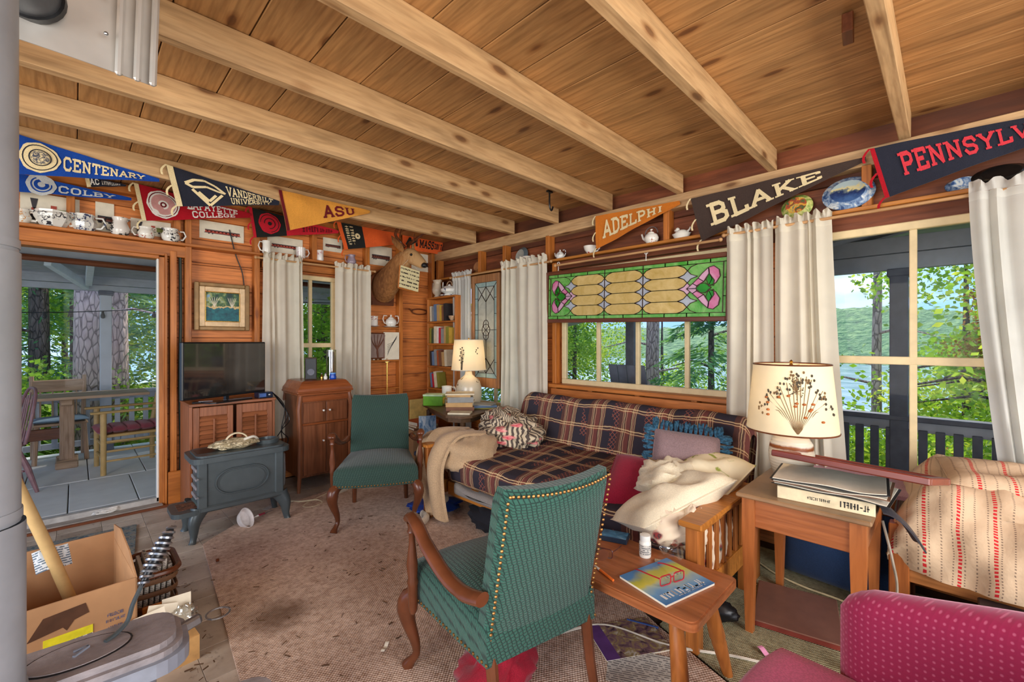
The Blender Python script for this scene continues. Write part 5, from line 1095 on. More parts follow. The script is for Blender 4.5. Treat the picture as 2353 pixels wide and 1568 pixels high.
# ---------------------------------------------------------------- louvred cabinet, television and boxes
t = thing('louvred_cabinet', 'reddish wooden cabinet with two louvred doors below the television', 'cabinet', (.905, 4.24, 0), R(0))
CAB = wood('cabinet_red_wood', col(154, 94, 60), 0, .4, .25, 0); CABZ = wood('cabinet_red_wood_z', col(154, 94, 60), 2, .4, .25, 0)
cw, cd, ch = .285, .2, .845
for sx in (-1, 1): MB().box(sx * cw - .01, sx * cw + .01, -cd, cd, 0, ch - .02, .003).build('side_panel', CABZ, t)
MB().box(-cw - .015, cw + .015, -cd - .015, cd, ch - .022, ch, .004).build('top_panel', CAB, t); MB().box(-cw, cw, -cd + .01, cd, 0, .07).build('plinth', CAB, t); MB().box(-cw, cw, cd - .01, cd, .07, ch - .02).build('back_panel', CABZ, t)
for sx in (-1, 1):
    dr = tag(empty('door', (sx * cw / 2, -cd, 0))); dr.parent = t; hw = cw / 2 - .012
    MB().box(-hw, -hw + .04, -.01, .01, .08, ch - .03, .003).box(hw - .04, hw, -.01, .01, .08, ch - .03, .003).box(-hw + .04, hw - .04, -.01, .01, ch - .1, ch - .03, .003).box(-hw + .04, hw - .04, -.01, .01, .08, .16, .003).build('door_frame', CABZ, dr)
    for k in range(17): MB().box(-hw + .04, hw - .04, -.0035, .0035, -.021, .021).build('slat', CAB, dr, False, (0, 0, .18 + k * .034), (R(-38), 0, 0))
    MB().bar((0, -.022, .2), (0, -.022, ch - .12), .012, .01, .002).build('tilt_rod', CABZ, dr)
t = thing('television', 'flat black television with a dusty reflective screen on the louvred cabinet', 'television', (.86, 4.06, .81), R(22.6))
tw, th_ = .335, .215
MB().box(-tw, tw, 0, .035, .075, .075 + 2 * th_, .006).build('casing', BLACK, t)
sm = G('screen_glass', .12, 0, 1.0); sm.b.inputs['Coat Weight'].default_value = 1.0; _v = sm.co(False); sm.color(sm.ramp(sm.noise(_v, 2.2, 3), [(.35, col(20, 20, 22)), (.7, col(70, 66, 62))])); sm.put(sm.b.inputs['Roughness'], sm.ramp(sm.noise(_v, 3, 3), [(.3, (.02,) * 3 + (1,)), (.7, (.16,) * 3 + (1,))]))
MB().box(-tw + .012, tw - .012, -.002, .002, .095, .063 + 2 * th_).build('screen', sm.m, t); MB().box(-.012, .012, .0, .03, .04, .09).build('neck', BLACK, t); MB().prism(rr(-.17, .17, -.08, .1, .04), .036, .046, 'xy').build('stand', BLACK, t)
for k, (lab, x, y, a, s_, m) in enumerate((('long black remote control in front of the television', .73, 4.055, -12, (.1, .022, .012), BLACK), ('short black remote at the front edge of the cabinet top', .83, 4.06, 8, (.075, .02, .01), BLACK), ('silver and black remote angled under the screen', .95, 4.075, 14, (.09, .02, .012), GREYD))):
    t = thing('remote_control', lab, 'remote', (x, y, .846), R(a)); MB().box(-s_[0], s_[0], -s_[1], s_[1], 0, s_[2], .004).build('casing', m, t); MB().box(-s_[0] * .6, s_[0] * .3, -s_[1] * .5, s_[1] * .5, s_[2], s_[2] + .002).build('button_pad', STEEL, t)
t = thing('media_box', 'small blue-black media box at the right end of the cabinet top', 'media box', (1.13, 4.1, .846), R(6)); MB().box(-.055, .055, -.05, .05, 0, .048, .004).build('casing', plain('blue_black', col(24, 34, 56), .25), t); MB().box(-.05, -.0, -.053, -.05, .01, .04).build('front_label', plain('blue_label', col(70, 100, 160), .3), t); MB().ball((.03, -.05, .024), .012, .006, .012).build('dial', STEEL, t, True)
t = thing('black_cable', 'thin black cables trailing behind the cabinet beside the curtain', 'cable', (1.27, 4.1, 0))
for k in range(3): MB().tube(bez([(-.06, .05, .88), (.03 + .02 * k, .02, .75 - .05 * k), (.0, .0, .55), (.06 - .05 * k, .02, .45), (-.02, .03, .25)], 6), .004, 5).build('cable', BLACK, t)
single('wall_cable', MB().tube(bez([(0, 0, 2.02), (.004, 0, 1.5), (-.004, 0, 1.0), (.006, 0, .45), (0, 0, .12)], 6), .011, 6), plain('dark_green_hose', col(44, 52, 44), .6), 'dark cable running down the gap beside the door jamb', 'cable', True, (.62, YA + .03, 0))
single('picture_wire', MB().tube(bez([(0, 0, 2.32), (.05, 0, 2.1), (.1, .0, 1.95), (.12, 0, 1.78)], 6), .005, 5), BLACK, 'black wire hanging down the boards beside the lake painting', 'wire', True, (.98, YA + .07, 0))
# ---------------------------------------------------------------- phonograph cabinet and its clutter
PH = wood('phono_mahogany', col(140, 86, 56), 2, .3, .3, 0); PHX = wood('phono_mahogany_x', col(152, 84, 46), 0, .25, .3, 0)
t = thing('phonograph_cabinet', 'tall mahogany phonograph cabinet with a domed lid and four knobbed doors', 'cabinet', (1.61, 4.2, 0))
pw, pd = .225, .2
MB().box(-pw, pw, -pd, pd, .12, .84, .004).build('carcase', PH, t)
for sx in (-1, 1):
    for sy in (-1, 1): MB().tube([(sx * (pw - .01), sy * (pd - .01), .86), (sx * (pw + .012), sy * (pd + .012), .72), (sx * (pw - .005), sy * (pd - .005), .45), (sx * (pw + .0), sy * (pd + .0), .15), (sx * (pw + .012), sy * (pd + .012), 0)], [.02, .024, .018, .018, .014], 8).build('corner_post', PH, t, True)
MB().box(-pw - .025, pw + .025, -pd - .025, pd + .025, .86, .878, .005).box(-pw - .012, pw + .012, -pd - .012, pd + .012, .84, .86, .004).build('lid_moulding', PHX, t)
prof = [(1.0, .878), (.985, .9), (.93, .918), (.86, .945), (.8, .962), (.72, .968)]
mb = MB(); P = [[(sx * (pw + .02) * f if True else 0, sy * (pd + .02) * (1 - (1 - f) * .9), z) for sx, sy in ((-1, -1), (1, -1), (1, 1), (-1, 1))] for f, z in prof]
vs = [p for r in P for p in r]; mb.add(vs, [(i * 4 + k, i * 4 + (k + 1) % 4, (i + 1) * 4 + (k + 1) % 4, (i + 1) * 4 + k) for i in range(len(prof) - 1) for k in range(4)] + [tuple((len(prof) - 1) * 4 + k for k in range(4))]); mb.build('domed_lid', PHX, t)
for sx in (-1, 1):
    for (z0, z1, zk) in ((.60, .775, .70), (.14, .575, .43)):
        dr = MB().box(sx * .003, sx * (pw - .03), -pd - .012, -pd, z0, z1, .003).build('door', PH, t); MB().tube([(sx * .028, -pd - .01, zk), (sx * .028, -pd - .03, zk)], [.006, .009], 8).ball((sx * .028, -pd - .032, zk), .009).build('knob', C_WH, dr, True)
MB().box(-pw + .02, pw - .02, -pd - .008, -pd, .578, .596, .002).box(-pw + .02, pw - .02, -pd - .008, -pd, .785, .835, .002).build('front_rail', PHX, t)
zl = .969
t = thing('bookshelf_speaker', 'narrow dark wood bookshelf speaker on the phonograph lid', 'speaker', (1.55, 4.19, zl), R(-20)); MB().box(-.05, .05, -.06, .06, 0, .2, .004).build('cabinet', plain('speaker_walnut', col(66, 48, 34), .4), t); MB().box(-.045, .045, -.066, -.06, .008, .192, .003).build('grille', BLACK, t); MB().lathe([(.0, .0), (.03, .004), (.032, .0)], 16).build('driver', GREYD, t, True, (0, -.068, .07), (R(90), 0, 0))
t = thing('glass_chimney', 'tall upright glass lamp chimney holding rolled brown paper on the phonograph lid', 'lamp chimney', (1.735, 4.18, zl)); MB().tube([(0, 0, 0), (0, 0, .27)], .045, 20, False).build('chimney', glassmat('olive_glass', (.55, .56, .42, 1), .12), t, True); MB().tube([(.008, 0, 0), (.008, 0, .25)], .024, 14).build('paper_roll', plain('brown_roll', col(168, 130, 96), .7), t, True)
t = thing('glass_jar', 'small cobalt blue glass jar on the phonograph lid', 'jar', (1.71, 4.08, zl)); MB().lathe([(0, 0), (.028, 0), (.032, .02), (.024, .036), (.026, .046)], 18).build('body', plain('cobalt_glass', col(20, 70, 170), .08), t, True); MB().lathe([(.026, .046), (.026, .058), (.0, .06)], 16).build('lid', plain('cobalt_light', col(90, 150, 220), .2), t, True)
for k, (lab, x, y, m) in enumerate((('tiny clear bottle beside the blue jar', 1.645, 4.09, C_WH), ('amber trinket between the speaker and the glass chimney', 1.63, 4.14, BRASS), ('small green-stoppered vial behind the blue jar', 1.67, 4.15, INKG))):
    t = thing('trinket', lab, 'trinket', (x, y, zl)); MB().lathe([(0, 0), (.015, 0), (.018, .02), (.008, .035), (.01, .045)], 12).build('body', m, t, True); MB().ball((0, 0, .05), .009).build('stopper', STEEL, t, True)
# ---------------------------------------------------------------- lake painting
a, b = onA(446, 644, YA - .02), onA(573, 766, YA - .02)
w, h = b.x - a.x, a.z - b.z - .03
t = thing('framed_painting', 'gold-framed painting of trees beside a teal lake above the television', 'painting', ((a.x + b.x) / 2, YA - .005, b.z + .02))
def frame(mb, w, h, d, y0, y1, c=.006): return mb.box(-w / 2, -w / 2 + d, y0, y1, 0, h, c).box(w / 2 - d, w / 2, y0, y1, 0, h, c).box(-w / 2 + d, w / 2 - d, y0, y1, 0, d, c).box(-w / 2 + d, w / 2 - d, y0, y1, h - d, h, c)
frame(MB(), w, h, .035, -.03, .0).build('outer_frame', plain('dull_gold', col(132, 100, 58), .4, .3), t); frame(MB(), w - .066, h - .066, .045, -.022, -.004).build('liner', plain('linen_liner', col(222, 190, 148), .8), t, False, (0, 0, .033)); frame(MB(), w - .15, h - .15, .008, -.026, -.01).build('gilt_edge', BRASS, t, False, (0, 0, .075))
def lakepic():
    g = G('lake_painting', .5); v = g.co(False); x = g.xyz(v); n = g.noise(v, 22, 5, .65); z = g.math('MULTIPLY_ADD', n, .1, x[2])
    sky = g.ramp(g.noise(v, 14, 4), [(.42, col(26, 56, 52)), (.52, col(60, 96, 60)), (.6, col(150, 160, 100)), (.68, col(120, 160, 190))])
    wat = g.ramp(g.noise(v, 30, 3), [(.3, col(10, 60, 74)), (.7, col(24, 110, 116))])
    g.color(g.mix(g.math('GREATER_THAN', z, .245), wat, g.mix(g.ramp(g.math('ABSOLUTE', g.math('SUBTRACT', z, .252)), [(.006, (1, 1, 1, 1)), (.012, (0, 0, 0, 1))]), sky, col(206, 176, 120)))); return g.m
cv_ = MB().box(-w / 2 + .075, w / 2 - .075, -.012, -.008, .075, h - .075).build('canvas', lakepic(), t)
for (x_, s_) in ((-.06, 1.0), (.07, .8)):
    mb = MB()
    for k in range(5): mb.tube(bez([(x_, -.0135, .2), (x_ + (k - 2) * .008, -.0135, .24), (x_ + (k - 2) * .02 * s_, -.0135, .28 + .01 * s_)], 3), [.0022] * 6 + [.0008], 4)
    mb.build('painted_birch', PAPER, cv_)
# ---------------------------------------------------------------- deer head with a sign
g = G('deer_fur', .85, 0, .1); v = g.co(False); x = g.xyz(v); st = g.noise(g.co(False, (30, 30, 9)), 2, 3)
f = g.math('MULTIPLY_ADD', st, .5, g.math('MULTIPLY', x[0], -2.2)); g.color(g.ramp(f, [(.0, col(186, 146, 100)), (.25, col(156, 106, 62)), (.5, col(104, 66, 38)), (.8, col(70, 44, 28))])); g.bump(st, .5, .006); FUR = g.m
t = thing('deer_head', 'mounted deer head with antlers on the corner wall boards', 'taxidermy mount', (2.43, YA - .04, 1.72))
pts = [(.0, .0, .2), (-.01, -.06, .22), (.02, -.14, .3), (.05, -.22, .4), (.08, -.28, .475), (.11, -.34, .515), (.14, -.40, .49), (.168, -.46, .445), (.185, -.505, .41)]
MB().tube(bez(pts, 4), [.175 - .003 * i if i < 8 else .151 - (i - 8) * .0058 if i < 18 else .093 - (i - 18) * .0015 if i < 22 else .087 - (i - 22) * .0042 for i in range(33)], 22, flat=.82).build('neck_and_head', FUR, t, True)
MB().ball((.19, -.518, .405), .036, .034, .028).build('nose', BLACK, t, True)
for s_ in (-1, 1):
    sd = Vector((.92, .39, 0)) * s_
    e_ = Vector((.095, -.33, .56)) + sd * .07
    MB().tube([e_, e_ + sd * .05 + Vector((0, .01, .04)), e_ + sd * .1 + Vector((-.02, .03, .09)), e_ + sd * .13 + Vector((-.03, .03, .13))], [.022, .044, .036, .004], 10, flat=.4).build('ear', FUR, t, True)
    MB().ball(tuple(Vector((.145, -.405, .515)) + sd * .068), .014).build('eye', BLACK, t, True)
    b0 = Vector((.09, -.33, .6)) + sd * .03
    MB().tube(bez([b0, b0 + sd * .05 + Vector((0, .05, .06)), b0 + sd * .13 + Vector((0, .04, .12)), b0 + sd * .17 + Vector((.03, -.04, .18)), b0 + sd * .15 + Vector((.08, -.12, .2))], 4), [.019] * 6 + [.016] * 5 + [.012] * 5 + [.004], 7).build('antler', WALNUT, t, True)
    for q, up in ((.09, .09), (.16, .08)): MB().tube([b0 + sd * q + Vector((.01, .02, .1)), b0 + sd * q + Vector((.02, 0, .1 + up))], [.009, .003], 6).build('antler_tine', WALNUT, t, True)
MB().prism([(-.13, .0), (.13, .0), (.15, .3), (.0, .42), (-.15, .3)], -.0, .03).build('shield', WALNUT, t, False, (0, .01, .0))
t = thing('hand_lettered_sign', 'cream hand-lettered wooden plaque hanging below the deer muzzle', 'sign', (2.49, 4.03, 1.9), R(12)); t.rotation_euler[1] = R(6); t.scale = (1.15, 1, 1.15); t.location.z -= .05
MB().box(-.13, .115, -.008, .012, 0, .215, .006).build('plaque', TRIMO, t); MB().box(-.125, .11, -.011, -.007, .012, .21).build('painted_face', lines('hand_lettering', col(226, 216, 170), col(70, 60, 48), .036, .36, 2, 70), t); MB().tube([(-.1, 0, .21), (-.01, .02, .3), (.1, 0, .21)], .002, 5).build('string', PAPER, t)
# ---------------------------------------------------------------- little built-in shelves right of the curtain
for k, z in enumerate((1.468, 1.10, .785)): board('shelf', .365, .085, .02, TRIMO, wallL, (2.47, YA + .045, z))
zs = 1.479
t = crock('mug', 'white mug with red flowers on the small shelf beside the curtain', (2.335, YA + .0, zs + .014), ceramic('red_flower_mug', col(232, 226, 216), col(170, 40, 40), .42), 1.05, R(180))
single('saucer', MB().lathe([(0, 0), (.03, 0), (.06, .012), (.06, .015), (.028, .006), (0, .006)], 20), C_PINK, 'rose-patterned saucer under the red-flowered mug', 'saucer', True, (2.335, YA - .0, zs + .001))
crock('pot', 'white sugar pot with a gold knob on the small shelf under the deer', (2.555, YA + .02, zs + .012), ceramic('gold_dot_china', col(232, 228, 218), col(90, 70, 50), .5), 1.05, 0, 2); single('saucer', MB().lathe([(0, 0), (.05, 0), (.085, .01), (.085, .013), (0, .007)], 24), C_WH, 'plain white saucer under the gold-knobbed sugar pot', 'saucer', True, (2.555, YA + .02, zs))
t = thing('tree_plaque', 'dark pierced plaque of bare trees on the middle small shelf', 'plaque', (2.365, YA - .02, 1.125), R(10)); frame(MB(), .2, .29, .014, -.008, .008).build('frame', WALNUT, t)
mb = MB()
for k in range(5): mb.tube(bez([(.01, 0, .01), (.0, 0, .1), ((k - 2) * .03, 0, .18), ((k - 2) * .05 + .01, 0, .27)], 3), [.009] * 4 + [.006] * 3 + [.004] * 3, 5)
mb.build('tree_relief', WALNUT, t, True); MB().box(-.095, .095, .004, .007, .01, .28).build('backing', plain('plaque_lilac', col(150, 128, 118), .7), t)
t = thing('ink_sketch', 'unframed ink sketch of a tree on cream board beside the dark plaque', 'drawing', (2.545, YA - .005, 1.112), R(-3)); MB().box(-.095, .095, -.004, .004, 0, .31).build('board', PAPER, t); mb = MB()
for k in range(7): mb.tube(bez([(-.05, -.006, .05 + .02 * k), (-.02 + .01 * k, -.006, .12 + .015 * k), (.02 + .008 * k, -.006, .2 + .012 * k)], 3), .0016, 4)
mb.build('ink_lines', INKD, t)
single('brass_rod', MB().tube([(0, 0, 0), (0, 0, .36)], .007, 8).lathe([(0, .36), (.04, .365), (.04, .372), (0, .38)], 14), BRASS, 'slim brass stand rod below the tree plaque', 'rod', True, (2.47, YA - .045, .72))
for k in range(6): single('pebble', MB().ball((0, 0, .009), .014, .01, .009, 8, 5), C_WH if k % 2 else C_BR, 'small smooth pebble on the ledge under the tree plaque', 'pebble', True, (2.3 + k * .045 + .01 * math.sin(k * 5), YA + .0 if k < 3 else YA - .0, 1.1105), (0, 0, 0), 'pebbles under the tree plaque')
c_ = onA(962, 717, YA + .08)
t = thing('wooden_loop', 'dark bent-wood loop tool hung flat on the corner boards', 'tool', c_); MB().tube([(.105 * math.cos(R(k * 15)), -.015, .032 * math.sin(R(k * 15))) for k in range(24)], .008, 6, closed=True).build('loop', WALNUT, t, True); MB().tube([(-.1, -.015, 0), (-.14, -.015, .03)], .008, 6).tube([(.1, -.015, 0), (.15, -.015, .02)], .008, 6).build('handle', WALNUT, t, True)
# ---------------------------------------------------------------- corner bookcase, its books and china
bx, by0, by1 = 3.0, 3.9, 4.44
t = thing('corner_bookcase', 'tall open pine bookcase in the room corner', 'bookcase', (bx, (by0 + by1) / 2, 0), R(-90))
bwid = by1 - by0; bcd = .13
for sx in (-1, 1): MB().box(sx * bwid / 2 - .011, sx * bwid / 2 + .011, 0, bcd, 0, 1.84, .003).build('side_panel', TRIMZ, t)
MB().box(-bwid / 2, bwid / 2, bcd - .008, bcd, 0, 1.84).build('back_panel', TRIMX, t)
SHZ = (1.84, 1.555, 1.295, 1.03, .77, .46, .06)
for z in SHZ: MB().box(-bwid / 2 - (.012 if z > 1.8 else -.011), bwid / 2 + (.012 if z > 1.8 else -.011), -.008, bcd - .008, z - .02, z, .003).build('shelf', TRIMX, t)
BC = [('brown', (120, 78, 54)), ('cream', (214, 200, 170)), ('slate blue', (96, 120, 150)), ('tan', (190, 150, 96)), ('rust', (170, 84, 44)), ('olive', (136, 130, 50)), ('white', (226, 220, 206)), ('red', (186, 36, 50)), ('dark green', (60, 76, 56)), ('grey', (140, 140, 136)), ('black', (46, 42, 42)), ('mustard', (200, 160, 60))]
BM = {n: plain('book_' + n.replace(' ', '_'), col(*c), .6, var=.12) for n, c in BC}
ORD = ['leftmost', 'second', 'third', 'fourth', 'fifth', 'sixth', 'seventh', 'eighth', 'ninth', 'tenth']
def book(label, loc, rz, w, d, h, m, tilt=0.0, name='book', flat=False):
    """standing: w thick (x), d deep (y), h tall (z); flat books: w wide, d deep, h thick"""
    o = thing(name, label, 'book', loc, rz); o.rotation_euler[1] = tilt; c = .0025
    if flat:
        MB().box(-w / 2, w / 2, -d / 2, d / 2, 0, c).box(-w / 2, w / 2, -d / 2, d / 2, h - c, h).box(-w / 2, w / 2, -d / 2, -d / 2 + c, c, h - c).build('cover', m, o); MB().box(-w / 2 + .003, w / 2 - .003, -d / 2 + c, d / 2 - .004, c, h - c).build('pages', PAPER, o)
    else:
        MB().box(-w / 2, -w / 2 + c, 0, d, 0, h).box(w / 2 - c, w / 2, 0, d, 0, h).box(-w / 2 + c, w / 2 - c, 0, c, 0, h).build('cover', m, o); MB().box(-w / 2 + c, w / 2 - c, c, d - .004, .004, h - .004).build('pages', PAPER, o)
    return o
rows = [(1.555, 'top', ['cream', 'grey', 'slate blue', 'tan', 'mustard', 'brown', 'black'], .2, .05), (1.295, 'second', ['olive', 'dark green', 'cream', 'white', 'red', 'grey', 'tan', 'olive', 'mustard'], .2, 0), (1.03, 'third', ['black', 'slate blue', 'grey', 'rust', 'brown', 'tan', 'cream'], .19, .09), (.77, 'fourth', ['slate blue', 'red', 'cream', 'olive'], .19, .16), (.46, 'fifth', ['black', 'brown', 'dark green', 'grey', 'rust'], .17, 0.04)]
for z, rn, cs, hh, tl in rows:
    y = by1 - .03 - hh * math.sin(tl) * .9
    for k, cn in enumerate(cs):
        w = .036 + .02 * ((k * 7 + len(cn)) % 5) / 4; h = hh * (.86 + .14 * ((k * 3 + 1) % 4) / 3)
        book('%s book, %s on the %s book shelf of the corner bookcase' % (cn, ORD[k], rn), (bx + .012, y - w / 2, z + .001 + w / 2 * abs(math.sin(tl)) ), R(-90), w, .1, h, BM[cn], -tl if tl else 0); y -= w / math.cos(tl) + .0015 + (.0 if not tl else .001)
crock('pitcher', 'tall cream pitcher with a scalloped rim on top of the corner bookcase', (bx + .06, 4.32, 1.842), C_BR if False else plain('cream_glaze', col(206, 188, 164), .25, var=.1), .95, R(90), 1, 'lip')
t = crock('tureen', 'blue and white lidded tureen on its dish on top of the corner bookcase', (bx + .06, 4.08, 1.842), C_BW, .95, R(-90), 0); MB().tube(arc((0, .12), .05, 0, 180, 10), .006, 6).build('loop_handle', C_BR, t, True); MB().tube([(-.1, 0, .07), (-.13, 0, .11), (-.125, 0, .17)], .006, 6).build('side_handle', C_WH, t, True)
crock('cup', 'small brown cup lying among the books on the top book shelf', (bx + .02, 3.975, 1.5565), C_BR, .9, R(-60), 1)
# ---------------------------------------------------------------- corner table and everything on it
TBL = wood('dark_table_oak', col(104, 76, 50), 0, .4, .25, 0)
poly = [(2.36, 2.98), (2.30, 3.12), (2.55, 3.86), (2.66, 3.88), (2.97, 3.84), (3.03, 3.78), (3.03, 3.2), (2.98, 3.12), (2.46, 2.95)]
t = thing('corner_table', 'low dark angular table crowded with books in front of the corner bookcase', 'table', (2.68, 3.4, 0))
PT = [(x - 2.68, y - 3.4) for x, y in poly]
MB().prism(PT, .648, .668, 'xy').build('tabletop', TBL, t); MB().prism([(x * .86, y * .86) for x, y in PT], .6, .648, 'xy').build('apron', TBL, t)
for x, y in ((-.24, -.34), (-.12, .36), (.27, .36), (.27, -.2)): MB().tube([(x, y, .62), (x, y, .5), (x, y, .48), (x * 1.05, y * 1.05, .0)], [.026, .026, .02, .014], 9).build('leg', TBL, t, True)
zt = .669
def lamp(label, loc, base, shade_r, shade_h, z_sh, mats, prints=None, watts=6, oval=1.0, rz=0):
    t = thing('table_lamp', label, 'lamp', loc, rz)
    MB().lathe(base, 28).build('base', mats[0], t, True); zb = base[-1][1]
    MB().tube([(0, 0, zb - .01), (0, 0, z_sh + shade_h * .5)], .007, 8).build('stem', BRASS, t); MB().lathe([(.012, 0), (.02, .02), (.03, .06), (.02, .09), (0, .1)], 14, (0, 0, z_sh + .02)).build('bulb', plain('bulb_glass', col(250, 244, 226), .3), t, True)
    r0, r1 = shade_r; sh = MB().sheet(lambda u, v: ((r0 + (r1 - r0) * v) * math.cos(-u * 6.28318), oval * (r0 + (r1 - r0) * v) * math.sin(-u * 6.28318), z_sh + shade_h * v), 40, 4).build('shade', mats[1], t, 80)
    for r_, z in ((r0, z_sh), (r1, z_sh + shade_h)): MB().tube([(r_ * math.cos(R(k * 9)), oval * r_ * math.sin(R(k * 9)), z) for k in range(40)], .004, 5, closed=True).build('shade_trim', mats[2], sh, True)
    MB().bar((-r1, 0, z_sh + shade_h - .01), (r1, 0, z_sh + shade_h - .01), .004, .004).bar((0, -r1 * oval, z_sh + shade_h - .01), (0, r1 * oval, z_sh + shade_h - .01), .004, .004).lathe([(0, 0), (.01, .005), (.005, .015), (.009, .024), (0, .034)], 10, (0, 0, z_sh + shade_h - .01)).build('finial', BRASS, t)
    lt = bpy.data.lights.new('lamp_bulb', 'POINT'); lt.energy = watts; lt.color = (1, .8, .55); lt.shadow_soft_size = .04; lo = bpy.data.objects.new('lamp_bulb', lt); COL.objects.link(lo); lo.parent = t; lo.location = (0, 0, z_sh + shade_h * .55)
    if prints: prints(sh, lambda u, v: Vector(((r0 + (r1 - r0) * v + .0015) * math.cos(u), oval * (r0 + (r1 - r0) * v + .0015) * math.sin(u), z_sh + shade_h * v)))
    return t
SHADE = clothmat('lamp_shade_parchment', col(240, 224, 188), .22)
SPRIG = plain('pressed_stem', col(120, 92, 58), .8); SPRIGD = plain('pressed_leaf_dark', col(74, 66, 52), .8); FLOW = plain('pressed_flower_rust', col(172, 96, 44), .8)
def sprigs1(sh, S):
    mb = MB()
    for k in range(5): mb.tube([S(R(205) + .02 * k + .05 * (k - 2) * t_ * t_, .02 + (.75 - .08 * abs(k - 2)) * t_) for t_ in (0, .3, .6, 1)], .0022, 4)
    for k in range(12): p = S(R(205) + .12 * math.sin(k * 2.3), .25 + .045 * k); mb.ball(tuple(p), .009, .009, .006, 6, 4)
    for k in range(4): p = S(R(262) + .1 * math.sin(k * 5), .55 + .06 * k); mb.ball(tuple(p), .006, .006, .008, 6, 4)
    mb.build('pressed_leaves', SPRIGD, sh)
lamp('cream pottery table lamp with a leaf-printed shade among the corner table books', (2.87, 3.5, zt), [(0, 0), (.1, 0), (.125, .03), (.135, .1), (.13, .19), (.11, .25), (.06, .29), (.04, .31), (.035, .34)], (.178, .148), .305, .36, (ceramic('cream_lamp_glaze', col(214, 200, 172), col(96, 80, 60), .5, 18), SHADE, PAPER), sprigs1, 1.7)
# shade seen from the room: prints sit at angles facing the camera
t = thing('tin_box', 'bright green tin box on the left of the corner table', 'box', (2.6, 3.72, zt), R(-50)); MB().box(-.1, .1, -.07, .07, 0, .095, .004).build('body', plain('lime_tin', col(112, 176, 40), .4), t); MB().box(-.103, .103, -.073, .073, .095, .115, .004).build('lid', plain('pale_tin', col(196, 222, 176), .4), t); MB().box(.1, .1025, -.06, .06, .02, .08).build('side_label', plain('yellow_label', col(214, 196, 70), .5), t)
crock('mug', 'white mug with dark spots behind the green tin', (2.74, 3.7, zt + .06), ceramic('spotted_mug', col(232, 228, 216), col(50, 60, 50), .5, 14), 1.25, R(-30)); book('thick tan book under the spotted mug', (2.74, 3.7, zt), R(20), .16, .2, .06, BM['tan'], flat=True)
stk = [('wide brown ledger, bottom of the corner table stack', .26, .2, .035, 'brown', -38), ('worn tan volume second in the corner table stack', .25, .19, .04, 'tan', -44), ('grey-brown album with ribbed spine in the corner table stack', .24, .18, .05, 'grey', -36), ('thin tan pad near the top of the corner table stack', .22, .17, .02, 'tan', -48), ('cream sketchbook on top of the corner table stack', .27, .2, .012, 'cream', -40)]
z = zt
for lab, w, d_, h, m, a in stk: book(lab, (2.60 + .0 * h, 3.30, z + .0005), R(a), w, d_, h, BM[m], flat=True); z += h + .001
z = zt
for lab, w, d_, h, m, a in (('olive booklet at the right of the corner table', .22, .16, .012, 'olive', -45), ('slate blue folder at the right of the corner table', .24, .17, .02, 'slate blue', -30), ('dog-eared magazine fanned over the right end of the corner table', .22, .18, .008, 'grey', -60)): book(lab, (2.82, 3.22, z + .0005), R(a), w, d_, h, BM[m], flat=True); z += h + .001
book('open cream paperback at the front corner of the corner table', (2.46, 3.12, zt + .0005), R(-50), .2, .14, .014, BM['cream'], flat=True)
# things below and beside it
t = thing('carton', 'cardboard carton with a red oval logo under the corner table', 'box', (2.72, 4.16, 0), R(-8)); MB().box(-.15, .15, -.14, .14, 0, .36).build('body', KRAFT, t); MB().lathe([(0, 0), (1, .002), (1, 0)], 28, sx=.085, sy=.055).build('red_oval', plain('logo_red', col(190, 30, 40), .6), t, False, (-.02, -.141, .25), (R(90), 0, 0)); MB().box(.151, .1525, -.09, .09, .1, .3).build('side_logo', plain('logo_dark_red', col(150, 40, 40), .6), t)
for k, (w, h, m, lab) in enumerate(((.29, .025, 'brown', 'brown album lying first on the carton'), (.27, .02, 'tan', 'tan folder lying second on the carton'), (.28, .04, 'rust', 'rust-coloured portfolio on top of the carton pile'))): book(lab, (2.72, 4.14, .361 + (.0, .026, .047)[k]), R(-8 + 5 * k), w, .25, h, BM[m], flat=True)
t = thing('yellow_panel', 'pale yellow hardboard panel leaning on the corner wall', 'panel', (2.92, 4.43, .0), 0); MB().box(-.17, .14, -.006, .006, 0, .64, .002).build('sheet', plain('pale_yellow', col(222, 196, 120), .6), t)
t = thing('footstool', 'low dark stool with a blue striped top beside the corner table', 'stool', (2.52, 3.62, 0), R(20)); MB().box(-.14, .14, -.14, .14, .2, .245, .01).build('seat', plain('navy_stripe', col(70, 80, 104), .8), t)
for sx in (-1, 1):
    for sy in (-1, 1): MB().box(sx * .11 - .015, sx * .11 + .015, sy * .11 - .015, sy * .11 + .015, 0, .2).build('leg', TBL, t)
t = thing('picture_board', 'pale blue winter picture propped upright on the low stool', 'picture', (2.48, 3.66, .247), R(-28)); t.rotation_euler[0] = R(-10); MB().box(-.085, .085, -.004, .004, 0, .33).build('board', printed('winter_print', [(.36, col(70, 116, 164)), (.5, col(150, 184, 208)), (.62, col(214, 226, 232))], 16, stretch=(2, 1, .7)), t); frame(MB(), .17, .33, .006, -.007, .004, 0).build('edge', plain('pale_edge', col(176, 196, 210)), t)
t = thing('blanket_roll', 'rolled beige blanket stored under the right side of the corner table', 'blanket', (2.88, 3.25, .25), R(60)); MB().tube([(-.16, 0, .0), (.16, 0, .0)], .075, 18).build('roll', fabric('beige_wool', col(184, 160, 138)), t, True); MB().tube([(.161, .02 * math.cos(k) * (1 + k * .16), .02 * math.sin(k) * (1 + k * .16)) for k in [i * .5 for i in range(26)]], .003, 4).build('spiral_edge', WALNUT, t)
